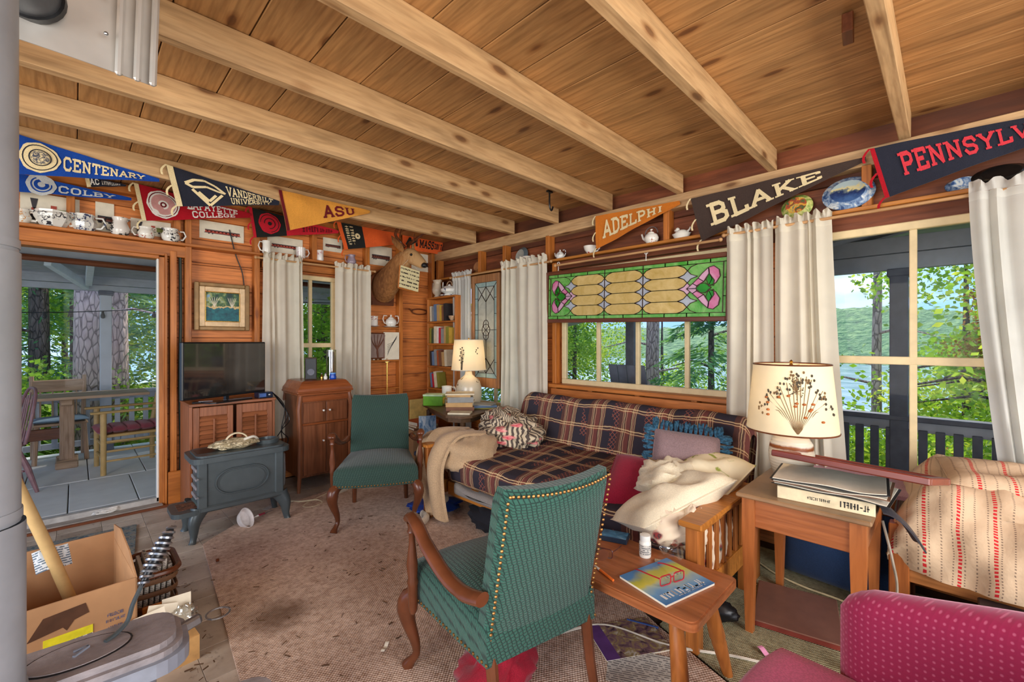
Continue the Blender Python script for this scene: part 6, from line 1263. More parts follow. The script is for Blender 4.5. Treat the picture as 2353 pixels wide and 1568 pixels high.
t = thing('storage_crate', 'blue and white striped crate below the leaded glass panel', 'crate', (2.98, 3.25, 0), R(-90)); g = G('blue_stripe', .5); x = g.xyz(g.co(False)); g.color(g.mix(g.math('GREATER_THAN', g.math('SINE', g.math('MULTIPLY', x[0], 150)), .1), col(216, 224, 236), col(80, 110, 170))); MB().box(-.16, .16, -.1, .1, 0, .17, .004).build('body', g.m, t); MB().box(-.165, .165, -.105, .105, .15, .172, .004).build('rim', WHITE, t)
# ---------------------------------------------------------------- green armchairs
def weave(name, c, c2):
    g = G(name, .75, 0, .2); v0 = g.xyz(g.co(False)); v = g.n('CombineXYZ', {0: g.math('ADD', v0[0], g.math('MULTIPLY', v0[1], .35)), 1: g.math('ADD', v0[2], v0[1]), 2: 0.0}).outputs[0]; v = g.n('Mapping', {'Vector': v, 'Scale': (62, 88, 1), 'Rotation': (0, 0, R(14))}).outputs[0]; vn = g.vor(v, 1.0, 'DISTANCE_TO_EDGE', .28); vn.voronoi_dimensions = '2D'; e_ = vn.outputs['Distance']
    n = g.noise(g.co(False), 260, 2); k = g.ramp(e_, [(.03, c2), (.2, c)]); g.color(g.mix(.6, k, g.ramp(n, [(.3, (.75, .75, .75, 1)), (.7, (1.1, 1.1, 1.1, 1))]), 'MULTIPLY')); g.b.inputs['Sheen Weight'].default_value = .25; g.bump(e_, .6, .006); return g.m
GRN = weave('green_weave', col(44, 88, 74), col(14, 40, 34)); GRN2 = weave('green_weave_worn', col(54, 78, 68), col(34, 54, 47))
NAIL = plain('antique_brass', col(140, 100, 54), .4, .8, .2)
def armchair(label, loc, rz, fab):
    t = thing('armchair', label, 'armchair', loc, rz)
    xy = lambda a, b: (a * (.285 - .03 * (b + 1) * .5 - .028 * (b + 1) * .5), -.27 + (b + 1) * .265 - .03 * (1 - a * a) * (b < -.5))
    cushion(MB(), xy, .30, .43, .045, .045, 12).build('seat', fab, t, 60)
    # reclined back: thick upholstered slab, slightly concave, waisted top corners
    def back(sy):
        def fn(u, v):
            a = u * 2 - 1; w = .226 - .004 * v; w -= .012 * max(0, v - .94) / .06; z = .29 + v * .57 + .012 * a * a * v; y = .19 + v * .155 + .03 * v * (v > .8) * 0 - .03 * (1 - a * a) * 0
            y += .035 * a * a * -1 * v + (.045 if sy > 0 else -.025 - .02 * (1 - a * a)) * (1 if 0 < v < 1 and abs(a) < 1 else .55)
            return (a * w, y, z)
        return fn
    MB().sheet(back(1), 14, 14).build('back_outer', fab, t, 60); MB().sheet(lambda u, v: back(-1)(1 - u, v), 14, 14).build('back_inner', fab, t, 60)
    f1, f2 = back(1), back(-1); mb = MB(); N = 14; loop = [(k / N, 0) for k in range(N)] + [(1, k / N) for k in range(N)] + [(1 - k / N, 1) for k in range(N)] + [(0, 1 - k / N) for k in range(N)]
    vs = [f1(*p) for p in loop] + [f2(*p) for p in loop]; L = len(loop); mb.add(vs, [(i, (i + 1) % L, L + (i + 1) % L, L + i) for i in range(L)]).build('back_edge', fab, t, 60)
    nails = MB()
    for k in range(30): p = f1(.03, .03 + .94 * k / 29); nails.ball((p[0], p[1] + .002, p[2]), .0056, .004, .0056, 7, 4); p = f1(.97, .03 + .94 * k / 29); nails.ball((p[0], p[1] + .002, p[2]), .0056, .004, .0056, 7, 4)
    for k in range(26): p = f1(.05 + .9 * k / 25, .972); nails.ball((p[0], p[1] + .002, p[2]), .0056, .004, .0056, 7, 4)
    for k in range(28): p = xy(-1 + 2 * k / 27, -1); nails.ball((p[0], p[1] - .002, .312), .006, .004, .006, 6, 4)
    for s_ in (-1, 1):
        for k in range(24): p = xy(s_, -1 + 2 * k / 23); nails.ball((p[0] + s_ * .002, p[1], .312), .004, .006, .006, 6, 4)
    tag(nails.build('nailhead_trim', NAIL, t), kind='stuff')
    for s_ in (-1, 1):
        MB().tube(bez([(s_ * .255, -.235, .31), (s_ * .285, -.27, .27), (s_ * .285, -.272, .2), (s_ * .262, -.25, .11), (s_ * .258, -.248, .06), (s_ * .275, -.272, .018), (s_ * .28, -.282, .0)], 4), [.036] * 3 + [.04] * 4 + [.036, .032, .028, .025, .022, .02, .018, .0165, .016, .016, .016, .0165, .018, .021, .024, .026, .027, .024], 12, flat=.9).build('front_leg', MAHOG, t, True)
        MB().tube([(s_ * .2, .24, .32), (s_ * .2, .265, .16), (s_ * .205, .3, 0)], [.021, .019, .016], 8).build('back_leg', MAHOG, t)
        MB().tube([(s_ * .298, -.175, .27), (s_ * .298, -.175, .28), (s_ * .298, -.175, .3), (s_ * .3, -.175, .38), (s_ * .3, -.175, .395), (s_ * .3, -.175, .41), (s_ * .302, -.176, .46), (s_ * .302, -.176, .54), (s_ * .303, -.177, .575), (s_ * .303, -.177, .585), (s_ * .303, -.177, .6), (s_ * .303, -.177, .62)], [.008, .014, .018, .019, .022, .018, .022, .0125, .0115, .018, .014, .02], 14).build('arm_post', MAHOG, t, True)
        MB().tube(bez([(s_ * .25, .275, .53), (s_ * .272, .2, .52), (s_ * .29, .1, .535), (s_ * .305, -.02, .59), (s_ * .308, -.1, .632), (s_ * .306, -.165, .645), (s_ * .304, -.195, .625)], 5), [.02] * 6 + [.0185] * 10 + [.0175] * 8 + [.017, .018, .019, .019, .019, .017, .014], 12, flat=1.45).build('armrest', MAHOG, t, True)
    return t
f = Vector((-.516, -.857)); armchair('green upholstered wooden armchair facing the room beside the phonograph cabinet', (1.63, 3.06, .012), math.atan2(f.x, -f.y), GRN2)
f = Vector((.2, .98)); armchair('green studded armchair seen from behind in the centre foreground', (1.17, 1.215, .012), math.atan2(f.x, -f.y), GRN)
t = thing('red_cloth', 'crumpled dark red cloth bag under the near green armchair', 'cloth', (1.12, 1.2, .013)); crumple(MB(), (0, 0, .08), .16, .12, .08, 5, .3).build('cloth', fabric('crimson_cloth', col(150, 26, 44)), t, 85); MB().box(.02, .14, .1, .14, .1, .17, .01).build('checked_lining', printed('checked', [(.48, col(90, 50, 36)), (.52, col(214, 200, 170))], 60), t)
# ---------------------------------------------------------------- futon sofa
def plaid():
    g = G('plaid_cover', .9, 0, .1); uv = g.n('TexCoord').outputs['UV']; n = g.noise(uv, 7, 3, .6); v = g.n('VectorMath', {0: uv, 1: g.n('CombineXYZ', {0: g.math('MULTIPLY', g.math('SUBTRACT', n, .5), .03), 1: g.math('MULTIPLY', g.math('SUBTRACT', g.noise(uv, 9, 2), .5), .03), 2: 0.0}).outputs[0]}, operation='ADD').outputs[0]
    x = g.xyz(v); fx = g.math('FRACT', g.math('DIVIDE', x[0], .26)); fy = g.math('FRACT', g.math('DIVIDE', x[1], .155))
    NV, BR, TN, CR, RD = col(56, 52, 60), col(104, 68, 56), col(196, 148, 116), col(222, 194, 146), col(134, 74, 62)
    sx = g.ramp(fx, [(0, NV), (.25, BR), (.36, TN), (.385, BR), (.41, CR), (.43, BR), (.47, TN), (.5, RD), (.62, BR), (.66, CR), (.68, BR), (.7, TN), (.73, BR), (.76, CR), (.775, BR), (.8, NV)], 'CONSTANT')
    sy = g.ramp(fy, [(0, NV), (.35, BR), (.4, CR), (.44, BR), (.52, CR), (.55, RD), (.6, NV)], 'CONSTANT')
    o = g.mix(.36, sx, sy); cl = g.math('MAXIMUM', g.math('MULTIPLY', g.math('GREATER_THAN', fy, .4), g.math('LESS_THAN', fy, .44)), g.math('MULTIPLY', g.math('GREATER_THAN', fy, .52), g.math('LESS_THAN', fy, .55)))
    o = g.mix(g.math('MULTIPLY', cl, .8), o, CR)
    lz = g.math('ABSOLUTE', g.math('SINE', g.math('MULTIPLY', g.math('ADD', x[0], x[1]), 95))); l2 = g.math('ABSOLUTE', g.math('SINE', g.math('MULTIPLY', g.math('SUBTRACT', x[0], x[1]), 95)))
    dia = g.math('MULTIPLY', g.math('LESS_THAN', g.math('MINIMUM', lz, l2), .3), g.math('MULTIPLY', g.math('GREATER_THAN', fx, .03), g.math('LESS_THAN', fx, .26)))
    o = g.mix(g.math('MULTIPLY', dia, g.math('MULTIPLY', g.math('GREATER_THAN', g.noise(uv, 2.2, 1), .5), .65)), o, col(170, 100, 80)); g.color(o); g.bump(g.noise(uv, 120, 2), .3, .004); return g.m
PLAID = plaid()
def slab(mb, L, w, h, rnd, n=40, lump=.006, seed=1, arc0=0.0):
    """mattress along x, section w (y) by h (z) with rounded edges, uv in metres (x, around)"""
    r = random.Random(seed); ph = [r.uniform(0, 6) for _ in range(5)]; sec = []
    for cx, cz, a0 in ((w - rnd, h - rnd, 0), (rnd, h - rnd, 90), (rnd, rnd, 180), (w - rnd, rnd, 270)):
        sec += [(cx + rnd * math.cos(R(a0 + 15 * k)), cz + rnd * math.sin(R(a0 + 15 * k))) for k in range(7)]
        nx_ = {0: ((w - rnd, h), (rnd, h)), 90: ((0, h - rnd), (0, rnd)), 180: ((rnd, 0), (w - rnd, 0)), 270: ((w, rnd), (w, h - rnd))}[a0]
        sec += [(nx_[0][0] + (nx_[1][0] - nx_[0][0]) * q, nx_[0][1] + (nx_[1][1] - nx_[0][1]) * q) for q in (.2, .4, .6, .8)]
    sec.append(sec[0]); m = len(sec); al = [0]
    for i in range(1, m): al.append(al[-1] + math.dist(sec[i], sec[i - 1]))
    vs = []; uv = []
    xs = [-L / 2 + L * .5 * (1 - math.cos(math.pi * min(1, k / 6) * .5)) * .0 for k in range(0)] + [-.5, -.497, -.487, -.47] + [-.45 + .9 * k / n for k in range(n + 1)] + [.47, .487, .497, .5]
    for q in xs:
        e_ = max(0, (abs(q) - .45) / .05); s = math.sqrt(max(0, 1 - e_ ** 3)) * .35 + .65 if e_ < 1 else 0.0
        for i, (y, z) in enumerate(sec):
            b = lump * (math.sin(q * L * 9 + ph[0] + y * 7) + math.sin(q * L * 17 + ph[1] + z * 15 + y * 9) * .6)
            vs.append((q * L, w / 2 + (y - w / 2) * s, h / 2 + (z - h / 2) * s + (b if z > h * .5 else 0))); uv.append((q * L, al[i] + arc0))
    K = len(xs); mb.add(vs, [(i * m + j, i * m + j + 1, (i + 1) * m + j + 1, (i + 1) * m + j) for i in range(K - 1) for j in range(m - 1)], uv); return mb
t = thing('futon_sofa', 'wooden-armed futon sofa covered in a dark tartan throw under the middle window', 'sofa', (2.42, 1.76, 0), R(-90))
SL = 1.86
slab(MB(), SL, .82, .2, .075, lump=.008).build('seat_mattress', PLAID, t, 60, (0, -.46, .26), (R(4), 0, 0))
slab(MB(), SL, .2, .6, .085, lump=.006, seed=4, arc0=.11).build('back_mattress', PLAID, t, 60, (0, .24, .31), (R(-16), 0, 0))
MB().box(-SL / 2, SL / 2, -.42, -.38, .16, .26, .006).box(-SL / 2, SL / 2, .34, .38, .12, .3, .006).box(-SL / 2 + .1, -SL / 2 + .16, -.38, .34, .2, .25).box(SL / 2 - .16, SL / 2 - .1, -.38, .34, .2, .25).build('seat_frame', HONEY, t)
slab(MB(), SL - .5, .5, .07, .03, lump=.012, seed=8).build('grey_underlay', fabric('grey_wool', col(140, 134, 128)), t, 60, (-.15, -.47, .2))
for s_ in (-1, 1):
    ar = tag(empty('arm_frame', (s_ * (SL / 2 + .06), 0, 0))); ar.parent = t
    MB().box(-.05, .05, -.6, .14, .535, .56, .005).build('arm_cap', HONEY if s_ > 0 else HONEY, ar, False, (0, 0, 0))
    for y in (-.55, .1): MB().box(-.028, .028, y - .028, y + .028, 0, .535, .004).build('post', HONEYZ, ar)
    MB().box(-.015, .015, -.52, .08, .16, .26, .004).box(-.015, .015, -.52, .08, .49, .535, .004).build('arm_rail', HONEY, ar)
    for k in range(7): MB().box(-.008, .008, -.485 + k * .085, -.455 + k * .085, .26, .49, .002).build('spindle', HONEYZ, ar)
    MB().box(-.02, .02, .12, .3, .0, .5, .004).build('back_post', HONEYZ, ar)
DKSTORE = plain('dark_cloth', col(24, 26, 34), .9)
single('storage_bag', crumple(MB(), (0, 0, .1), .28, .3, .1, 21, .2), DKSTORE, 'black bag pushed under the front of the futon sofa', 'bag', True, (2.2, 2.2, .013))
# throws and pillows on the sofa
TAN = fabric('tan_fleece', col(190, 160, 124), 200)
g = G('rose_stripe_cloth', .9); uv = g.n('TexCoord').outputs['UV']; x = g.xyz(uv); st = g.math('GREATER_THAN', g.math('SINE', g.math('MULTIPLY_ADD', x[0], 230, g.math('MULTIPLY', g.noise(uv, 5, 2), 9))), .1)
o = g.mix(st, col(208, 190, 160), col(88, 76, 68)); fl = g.vor(uv, 8.0); o = g.mix(g.ramp(fl.outputs['Distance'], [(.26, (1, 1, 1, 1)), (.34, (0, 0, 0, 1))]), o, g.ramp(g.noise(uv, 30, 2), [(.35, col(206, 70, 84)), (.65, col(236, 170, 160))])); g.color(o); ROSE = g.m
t = thing('tan_blanket', 'tan fleece blanket twisted over the left sofa arm and trailing to the floor', 'blanket', (2.12, 2.62, .3), 0)
crumple(MB(), (0, 0, .17), .24, .24, .16, 31, .26, 36, 22, .8).build('bunched_fold', TAN, t, 80)
def tail(w, path, fo, ph):
    P = bez(path, 6)
    def fn(u, v):
        k = v * (len(P) - 1); i = min(int(k), len(P) - 2); p = P[i].lerp(P[i + 1], k - i); a = (u - .5) * w * (1 - .15 * v)
        return Vector((p.x + .035 * math.sin(u * fo + ph) * (1 - .3 * v) - .05 * abs(u - .5), p.y - a, p.z + .012 * math.sin(u * 9 + v * 4)))
    return fn
MB().sheet(tail(.3, [(.1, .02, .3), (-.12, .06, .31), (-.25, .05, .16), (-.27, .02, -.05), (-.25, -.01, -.25)], 9, 0), 18, 24, thick=.02).build('long_fold', TAN, t, 80); MB().sheet(tail(.26, [(.05, .18, .26), (-.1, .24, .26), (-.2, .24, .1), (-.2, .2, -.1), (-.12, .16, -.2)], 8, 2), 16, 20, thick=.018).build('long_fold', TAN, t, 80)
t = thing('rose_cloth', 'striped cloth with pink roses heaped at the left end of the sofa', 'cloth', (2.5, 2.52, .47)); crumple(MB(), (0, 0, .12), .2, .26, .13, 41, .34, 40, 24, 1.2).build('heap', ROSE, t, 80); crumple(MB(), (.12, .22, .14), .16, .2, .13, 43, .34, 34, 20, 1.2).build('heap', ROSE, t, 80)
def cush(label, loc, rot, w, d_, h, m, pinch=.1, lump=.0, extra=None, name='cushion'):
    t = thing(name, label, 'pillow' if name == 'pillow' else 'cushion', loc); t.rotation_euler = rot; MB().pillow(w, d_, h, 16, pinch, int(w * 1000), lump).build('cover', m, t, 80)
    MB().tube([(p[0], p[1], 0) for p in rr(-w / 2 * .97, w / 2 * .97, -d_ / 2 * .97, d_ / 2 * .97, .02)], .005, 5, closed=True).build('seam_piping', m, t, True)
    if extra: extra(t)
    return t
FR = fabric('blue_fringe', col(44, 82, 104), 90, .9, .4)
def fringe(t):
    mb = MB(); r = random.Random(3)
    P = rr(-.19, .19, -.19, .19, .02, 2); n = 150
    for k in range(n):
        q = k / n * len(P); i = int(q); a, b = Vector(P[i] + (0,)), Vector(P[(i + 1) % len(P)] + (0,)); p = a.lerp(b, q - i); d = p.normalized()
        d = Vector((math.copysign(1, p.x) if abs(p.x) >= abs(p.y) else 0, math.copysign(1, p.y) if abs(p.y) > abs(p.x) else 0, 0))
        for s_ in range(4): e_ = p + d * r.uniform(.035, .05) + Vector((r.uniform(-.012, .012), r.uniform(-.012, .012), r.uniform(-.022, .022))); mb.tube([p - d * .01, p.lerp(e_, .6) + Vector((0, 0, r.uniform(-.01, .01))), e_], [.007, .0085, .005], 5)
    tag(mb.build('fringe', FR, t), kind='stuff')
MAUVE = fabric('mauve_satin', col(140, 116, 116), 200, .5)
cush('mauve square cushion with a shaggy blue fringe leaning on the sofa back', (2.45, 1.06, .63), (R(10), R(-58), R(18)), .36, .36, .12, MAUVE, .06, .0, fringe)
cush('plain crimson cushion lying on the sofa seat', (2.22, 1.22, .52), (R(6), R(-30), R(14)), .4, .36, .14, fabric('crimson_velvet', col(140, 24, 48)), .08)
CRM = fabric('cream_cotton', col(224, 210, 180), 220, .9, .06); g = G('sprig_cotton', .9); v = g.co(False); g.color(g.mix(g.ramp(g.noise(v, 12, 3, .5, 1), [(.62, (0, 0, 0, 1)), (.68, (1, 1, 1, 1))]), col(228, 214, 180), col(150, 160, 70))); SPR = g.m
cush('cream pillow with yellow-green sprigs slumped against the right sofa arm', (2.38, .93, .58), (R(0), R(-24), R(-14)), .44, .34, .17, SPR, .06, .02, name='pillow')
cush('long plain cream pillow sliding towards the coffee table', (2.06, .95, .55), (R(-14), R(-14), R(-22)), .58, .28, .14, CRM, .08, .02, name='pillow')
t = thing('bed_sheet', 'crumpled cream sheet twisted behind the long cream pillow', 'sheet', (2.28, 1.06, .46)); crumple(MB(), (0, 0, .1), .2, .16, .11, 51, .3, 34, 20).build('heap', CRM, t, 80)
g = G('rose_cotton', .9); v = g.co(False); k = g.vor(v, 13); g.color(g.mix(g.ramp(k.outputs['Distance'], [(.2, (1, 1, 1, 1)), (.34, (0, 0, 0, 1))]), col(224, 204, 176), g.ramp(g.noise(v, 40, 3), [(.4, col(70, 84, 74)), (.52, col(176, 60, 60)), (.62, col(90, 60, 60))]))); RC = g.m
t = thing('rose_quilt', 'rolled cream quilt with rose bouquets in front of the right sofa arm', 'quilt', (1.94, .92, .4)); crumple(MB(), (0, 0, .08), .13, .12, .085, 61, .22, 30, 18).build('roll', RC, t, 80); crumple(MB(), (.05, -.09, .07), .09, .06, .1, 63, .2, 26, 16).build('roll', RC, t, 80)
t = thing('floral_cloth', 'floral cloth stuffed behind the spindles of the right sofa arm', 'cloth', (2.2, .80, .22)); crumple(MB(), (0, 0, .13), .22, .03, .14, 65, .2).build('heap', RC, t, 80)
# floor beside the sofa
single('blue_bag', crumple(MB(), (0, 0, .035), .19, .13, .035, 71, .3), plain('blue_nylon', col(26, 60, 140), .45, var=.3), 'shiny blue nylon bag on the rug beside the far armchair', 'bag', True, (1.98, 2.83, .013), (0, 0, R(-30)))
SOCK = fabric('sock_cotton', col(214, 200, 178), 200)
def sock(lab, loc, rz): t = thing('sock', lab, 'sock', loc, rz); MB().tube(bez([(-.09, 0, .02), (-.02, .01, .025), (.03, .03, .026), (.06, .08, .022)], 4), [.024, .026, .027, .028, .03, .031, .031, .03, .028, .026, .026, .026, .026], 10, flat=.7).build('foot', SOCK, t, True); MB().tube([(.055, .07, .023), (.072, .1, .022)], .029, 10, flat=.7).build('cuff', SOCK, t, True)
sock('cream sock lying on the blue bag', (1.93, 2.74, .075), R(-40)); sock('cream sock on the rug in front of the blue bag', (1.80, 2.66, .014), R(20))
single('plaid_bundle', crumple(MB(), (0, 0, .09), .13, .13, .09, 73, .28), printed('plaid_scrap', [(.42, col(60, 44, 50)), (.5, col(150, 110, 104)), (.58, col(80, 50, 56)), (.66, col(190, 160, 140))], 40, stretch=(1, 1, 3)), 'crumpled plaid cloth on the floor between the armchair and the carton', 'cloth', True, (2.36, 3.45, .013))
# ---------------------------------------------------------------- coffee table and the things on it
t = thing('coffee_table', 'small maple bench table with splayed turned legs in the foreground', 'table', (1.62, .95, 0), 0)
MAPLE = wood('maple_top', col(172, 104, 62), 1, .3, .2, .1)
MB().prism(rr(-.205, .205, -.37, .40, .03), .372, .398, 'xy').prism(rr(-.19, .19, -.355, .385, .03), .36, .372, 'xy').prism(rr(-.198, .198, -.363, .393, .03), .398, .402, 'xy').build('tabletop', MAPLE, t)
for sx in (-1, 1):
    for sy in (-1, 1): MB().tube([(sx * .13, sy * .27, .37), (sx * .145, sy * .285, .28), (sx * .168, sy * .305, .16), (sx * .17, sy * .307, .15), (sx * .172, sy * .309, .14), (sx * .2, sy * .335, .0)], [.024, .027, .03, .026, .028, .018], 12).build('leg', HONEYZ, t, True)
zc_ = .4025
t = thing('magazine', 'open-faced blue and yellow illustrated magazine on the coffee table', 'magazine', (1.6, .765, zc_), R(-14))
g = G('map_cover', .35); v = g.co(False); x = g.xyz(v); b_ = g.math('MULTIPLY_ADD', g.noise(v, 8, 4), .14, x[1]); g.color(g.ramp(g.math('MULTIPLY_ADD', b_, 3.6, .25), [(.1, col(60, 110, 160)), (.3, col(100, 150, 190)), (.45, col(160, 180, 170)), (.55, col(200, 190, 70)), (.72, col(170, 170, 60)), (.85, col(70, 120, 170))]))
MB().box(-.135, .135, -.11, .11, 0, .008).build('pages', PAPER, t); MB().box(-.136, .136, -.111, .111, .008, .0092).build('cover', g.m, t)
mb = scribble(scribble(scribble(MB(), lambda u, v: (u, v, .0096), -.11, .11, -.09, -.06, 12, 2), lambda u, v: (u, v, .0096), -.05, .1, -.1, -.094, 16, 3), lambda u, v: (u, v, .0096), 0.0, .09, .0, .014, 7, 5)
tag(mb.build('title_marks', WHITE, t), kind='stuff')
def specs(lab, loc, rz, m, open_=True, s=1.0):
    t = thing('eyeglasses', lab, 'glasses', loc, rz)
    for sx in (-1, 1):
        P = [(sx * .033 * s + x_ * s, 0, z_ * s + .021 * s) for x_, z_ in rr(-.026, .026, -.018, .018, .01, 3)]
        MB().tube(P, .0024, 5, closed=True).build('rim', m, t, True); MB().prism([(p[0], p[2]) for p in P], -.0006, .0006).build('lens', PANE, t)
        MB().tube(bez([(sx * .06 * s, 0, .032 * s), (sx * .064 * s, .05 * s, .024 * s), (sx * .062 * s, .11 * s, .012 * s), (sx * .058 * s, .135 * s, .003)], 4), .0026, 5).build('temple', m, t, True)
    MB().tube([(-.008 * s, 0, .026 * s), (0, -.002, .029 * s), (.008 * s, 0, .026 * s)], .0022, 5).build('bridge', m, t)
specs('red-framed reading glasses lying on the magazine', (1.585, .735, zc_ + .0095), R(-20), plain('red_frame', col(170, 30, 44), .3))
specs('thin dark-framed glasses on the far side of the coffee table', (1.585, 1.06, zc_), R(-75), plain('tortoise_frame', col(86, 46, 40), .3))
t = thing('game_case', 'slim dark blue boxed game on the far corner of the coffee table', 'box', (1.775, 1.1, zc_), R(20)); MB().box(-.042, .042, -.062, .062, 0, .022, .002).build('case', plain('case_blue', col(30, 44, 60), .3), t); MB().box(-.038, .038, -.058, .058, .022, .0226).build('cover_art', printed('night_cover', [(.35, col(24, 60, 90)), (.6, col(70, 130, 170)), (.75, col(140, 180, 200))], 14, .3), t)
t = thing('pill_bottle', 'white plastic pill bottle standing on the coffee table', 'bottle', (1.725, .92, zc_)); MB().lathe([(0, 0), (.023, 0), (.0245, .004), (.0245, .062), (.019, .07)], 20).build('body', C_WH, t, True); MB().lathe([(.0248, .012), (.0248, .055)], 20, cap=False).build('label', lines('pill_label', col(206, 200, 188), col(110, 110, 110), .008, .5, 2, 90), t, True); MB().lathe([(.022, .07), (.022, .092), (0, .094)], 20).build('cap', WHITE, t, True)
t = thing('wine_glass', 'clear plastic wine glass lying on its side on the coffee table', 'glass', (1.79, .80, zc_ + .036), R(-100)); t.rotation_euler[1] = R(82)
CG = glassmat('clear_glass', (.93, .94, .94, 1), .12)
MB().lathe([(.035, .0), (.037, -.03), (.032, -.065), (.018, -.088), (.005, -.098)], 24, cap=False).build('bowl', CG, t, True); MB().tube([(0, 0, -.096), (0, 0, -.155)], .005, 10).build('stem', CG, t, True); MB().lathe([(.005, -.155), (.034, -.162), (.034, -.165), (0, -.164)], 24).build('foot', CG, t, True)
t = thing('pen', 'orange ballpoint pen beside the magazine', 'pen', (1.475, .96, zc_ + .005), R(70)); MB().tube([(-.055, 0, 0), (.03, 0, 0)], .005, 8).build('barrel', plain('orange_plastic', col(224, 110, 40), .35), t, True); MB().tube([(.03, 0, 0), (.06, 0, 0), (.068, 0, 0)], [.005, .005, .001], 8).build('grip', C_WH, t, True)
t = thing('matchbook', 'tiny worn matchbook behind the magazine on the coffee table', 'matchbook', (1.71, .845, zc_), R(30)); MB().box(-.028, .028, -.02, .02, 0, .006, .001).build('cover', printed('match_print', [(.4, col(90, 70, 50)), (.6, col(196, 180, 150))], 60), t); MB().box(-.028, .028, -.021, -.02, .001, .005).build('striker', BLACK, t)
# on the floor under and around it
t = thing('magazine', 'purple-edged jewellery magazine on the rug under the coffee table', 'magazine', (1.72, 1.0, .0135), R(-32)); MB().box(-.15, .15, -.11, .11, 0, .006).build('pages', PAPER, t); MB().box(-.151, -.09, -.111, .111, .006, .0072).build('purple_edge', plain('purple_print', col(96, 60, 120), .4), t); MB().box(-.09, .151, -.111, .111, .006, .007).build('cover', printed('jewel_print', [(.34, col(54, 40, 44)), (.46, col(120, 90, 100)), (.56, col(150, 130, 80)), (.66, col(190, 180, 170))], 22), t)
single('paper_sheet', MB().sheet(lambda u, v: (-.1 + u * .2, -.14 + v * .28, .001 + .004 * math.sin(u * 4 + v * 2) ** 2), 8, 8, thick=.0008), lines('typed_page', col(206, 200, 188), col(120, 116, 112), .012, .45, 0, 60), 'typed white sheet on the rug at the bottom edge near the table leg', 'paper', False, (1.6, .86, .0135), (0, 0, R(28)))
single('blue_pen', MB().tube([(-.07, 0, 0), (.07, 0, 0)], .005, 7), plain('blue_plastic', col(40, 70, 130), .35), 'thin blue pen on the rug behind the magazine on the floor', 'pen', True, (1.85, 1.0, .02), (0, 0, R(-70)))
single('floor_cable', MB().tube(bez([(1.25, 1.42, .018), (1.5, 1.25, .018), (1.72, 1.12, .018), (1.8, .85, .018), (1.95, .6, .015), (2.05, .3, .015), (2.0, .1, .015)], 8), .006, 6), plain('white_flex', col(214, 204, 186), .5), 'white flex snaking across the rug below the coffee table', 'cord', True)
single('pink_ribbon', MB().sheet(lambda u, v: (-.06 + u * .12, -.012 + v * .024, .004 + .012 * math.sin(u * 5) ** 2), 12, 2, thick=.001), plain('pink_paper', col(226, 150, 186), .6), 'strip of pink paper on the mat beside the tall table leg', 'paper strip', False, (2.03, .52, .01), (0, 0, R(60)))
single('black_shoe', crumple(MB(), (0, 0, .05), .05, .12, .05, 81, .12), BLACK, 'dark shoe on the floor behind the coffee table leg', 'shoe', True, (2.12, .80, .01), (0, 0, R(20)))
# ---------------------------------------------------------------- tall side table
t = thing('side_table', 'square maple side table with tapered legs beside the futon', 'table', (2.415, .445, 0))
SIDE = wood('side_table_wood', col(168, 98, 52), 1, .35, .2, .3); SIDEZ = wood('side_table_leg', col(176, 104, 52), 2, .35, .2, .2)
MB().box(-.3, .3, -.24, .24, .62, .64, .005).build('tabletop', plain('worn_table_top', col(140, 108, 76), .35, var=.25, ns=5), t)
SIDEX = wood('side_apron_x', col(168, 98, 52), 0, .35, .2, .3)
for s_ in (-1, 1): MB().box(s_ * .255 - .01, s_ * .255 + .01, -.2, .2, .49, .62, .003).build('apron', SIDE, t); MB().box(-.25, .25, s_ * .205 - .01, s_ * .205 + .01, .49, .62, .003).build('apron', SIDEX, t)
for sx in (-1, 1):
    for sy in (-1, 1):
        x_, y_ = sx * .248, sy * .195; vs = []
        for z, q in ((.62, .026), (.48, .026), (0, .015)): vs += [(x_ - q, y_ - q, z), (x_ + q, y_ - q, z), (x_ + q, y_ + q, z), (x_ - q, y_ + q, z)]
        MB().add(vs, [(0, 1, 2, 3), (11, 10, 9, 8)] + [(i * 4 + (k + 1) % 4, i * 4 + k, (i + 1) * 4 + k, (i + 1) * 4 + (k + 1) % 4) for i in range(2) for k in range(4)]).build('leg', SIDEZ, t)
def sprigs2(sh, S):
    c0 = R(200); mb, mf, md = MB(), MB(), MB(); r = random.Random(9)
    for k in range(15):
        a = (k - 7) / 7; tip = (c0 + a * .85 + r.uniform(-.04, .04), .85 - .42 * a * a + r.uniform(-.08, .04)); mid = (c0 + a * .4, .35)
        mb.tube([S(c0 + .01 * a, .04), S(*mid), S(*tip)], .0014, 4)
        for q in range(5): (md if k % 3 else mb).ball(tuple(S(tip[0] + r.uniform(-.07, .07), tip[1] + r.uniform(-.12, .06))), .005, .005, .007, 5, 4)
    for k in range(14): mf.ball(tuple(S(c0 + r.uniform(-.75, .75), r.uniform(.2, .62))), .009, .009, .006, 6, 4)
    for k in range(40): a = r.uniform(0, 6.28); q = r.random() ** .5; p = S(c0 - .02 + .16 * q * math.cos(a), .68 + .17 * q * math.sin(a)); mb.tube([S(c0 - .02, .62), p], .0007, 3); md.ball(tuple(p), .003, .003, .003, 5, 3)
    mb.build('pressed_stems', SPRIG, sh); mf.build('pressed_flowers', FLOW, sh); md.build('pressed_seeds', SPRIGD, sh)
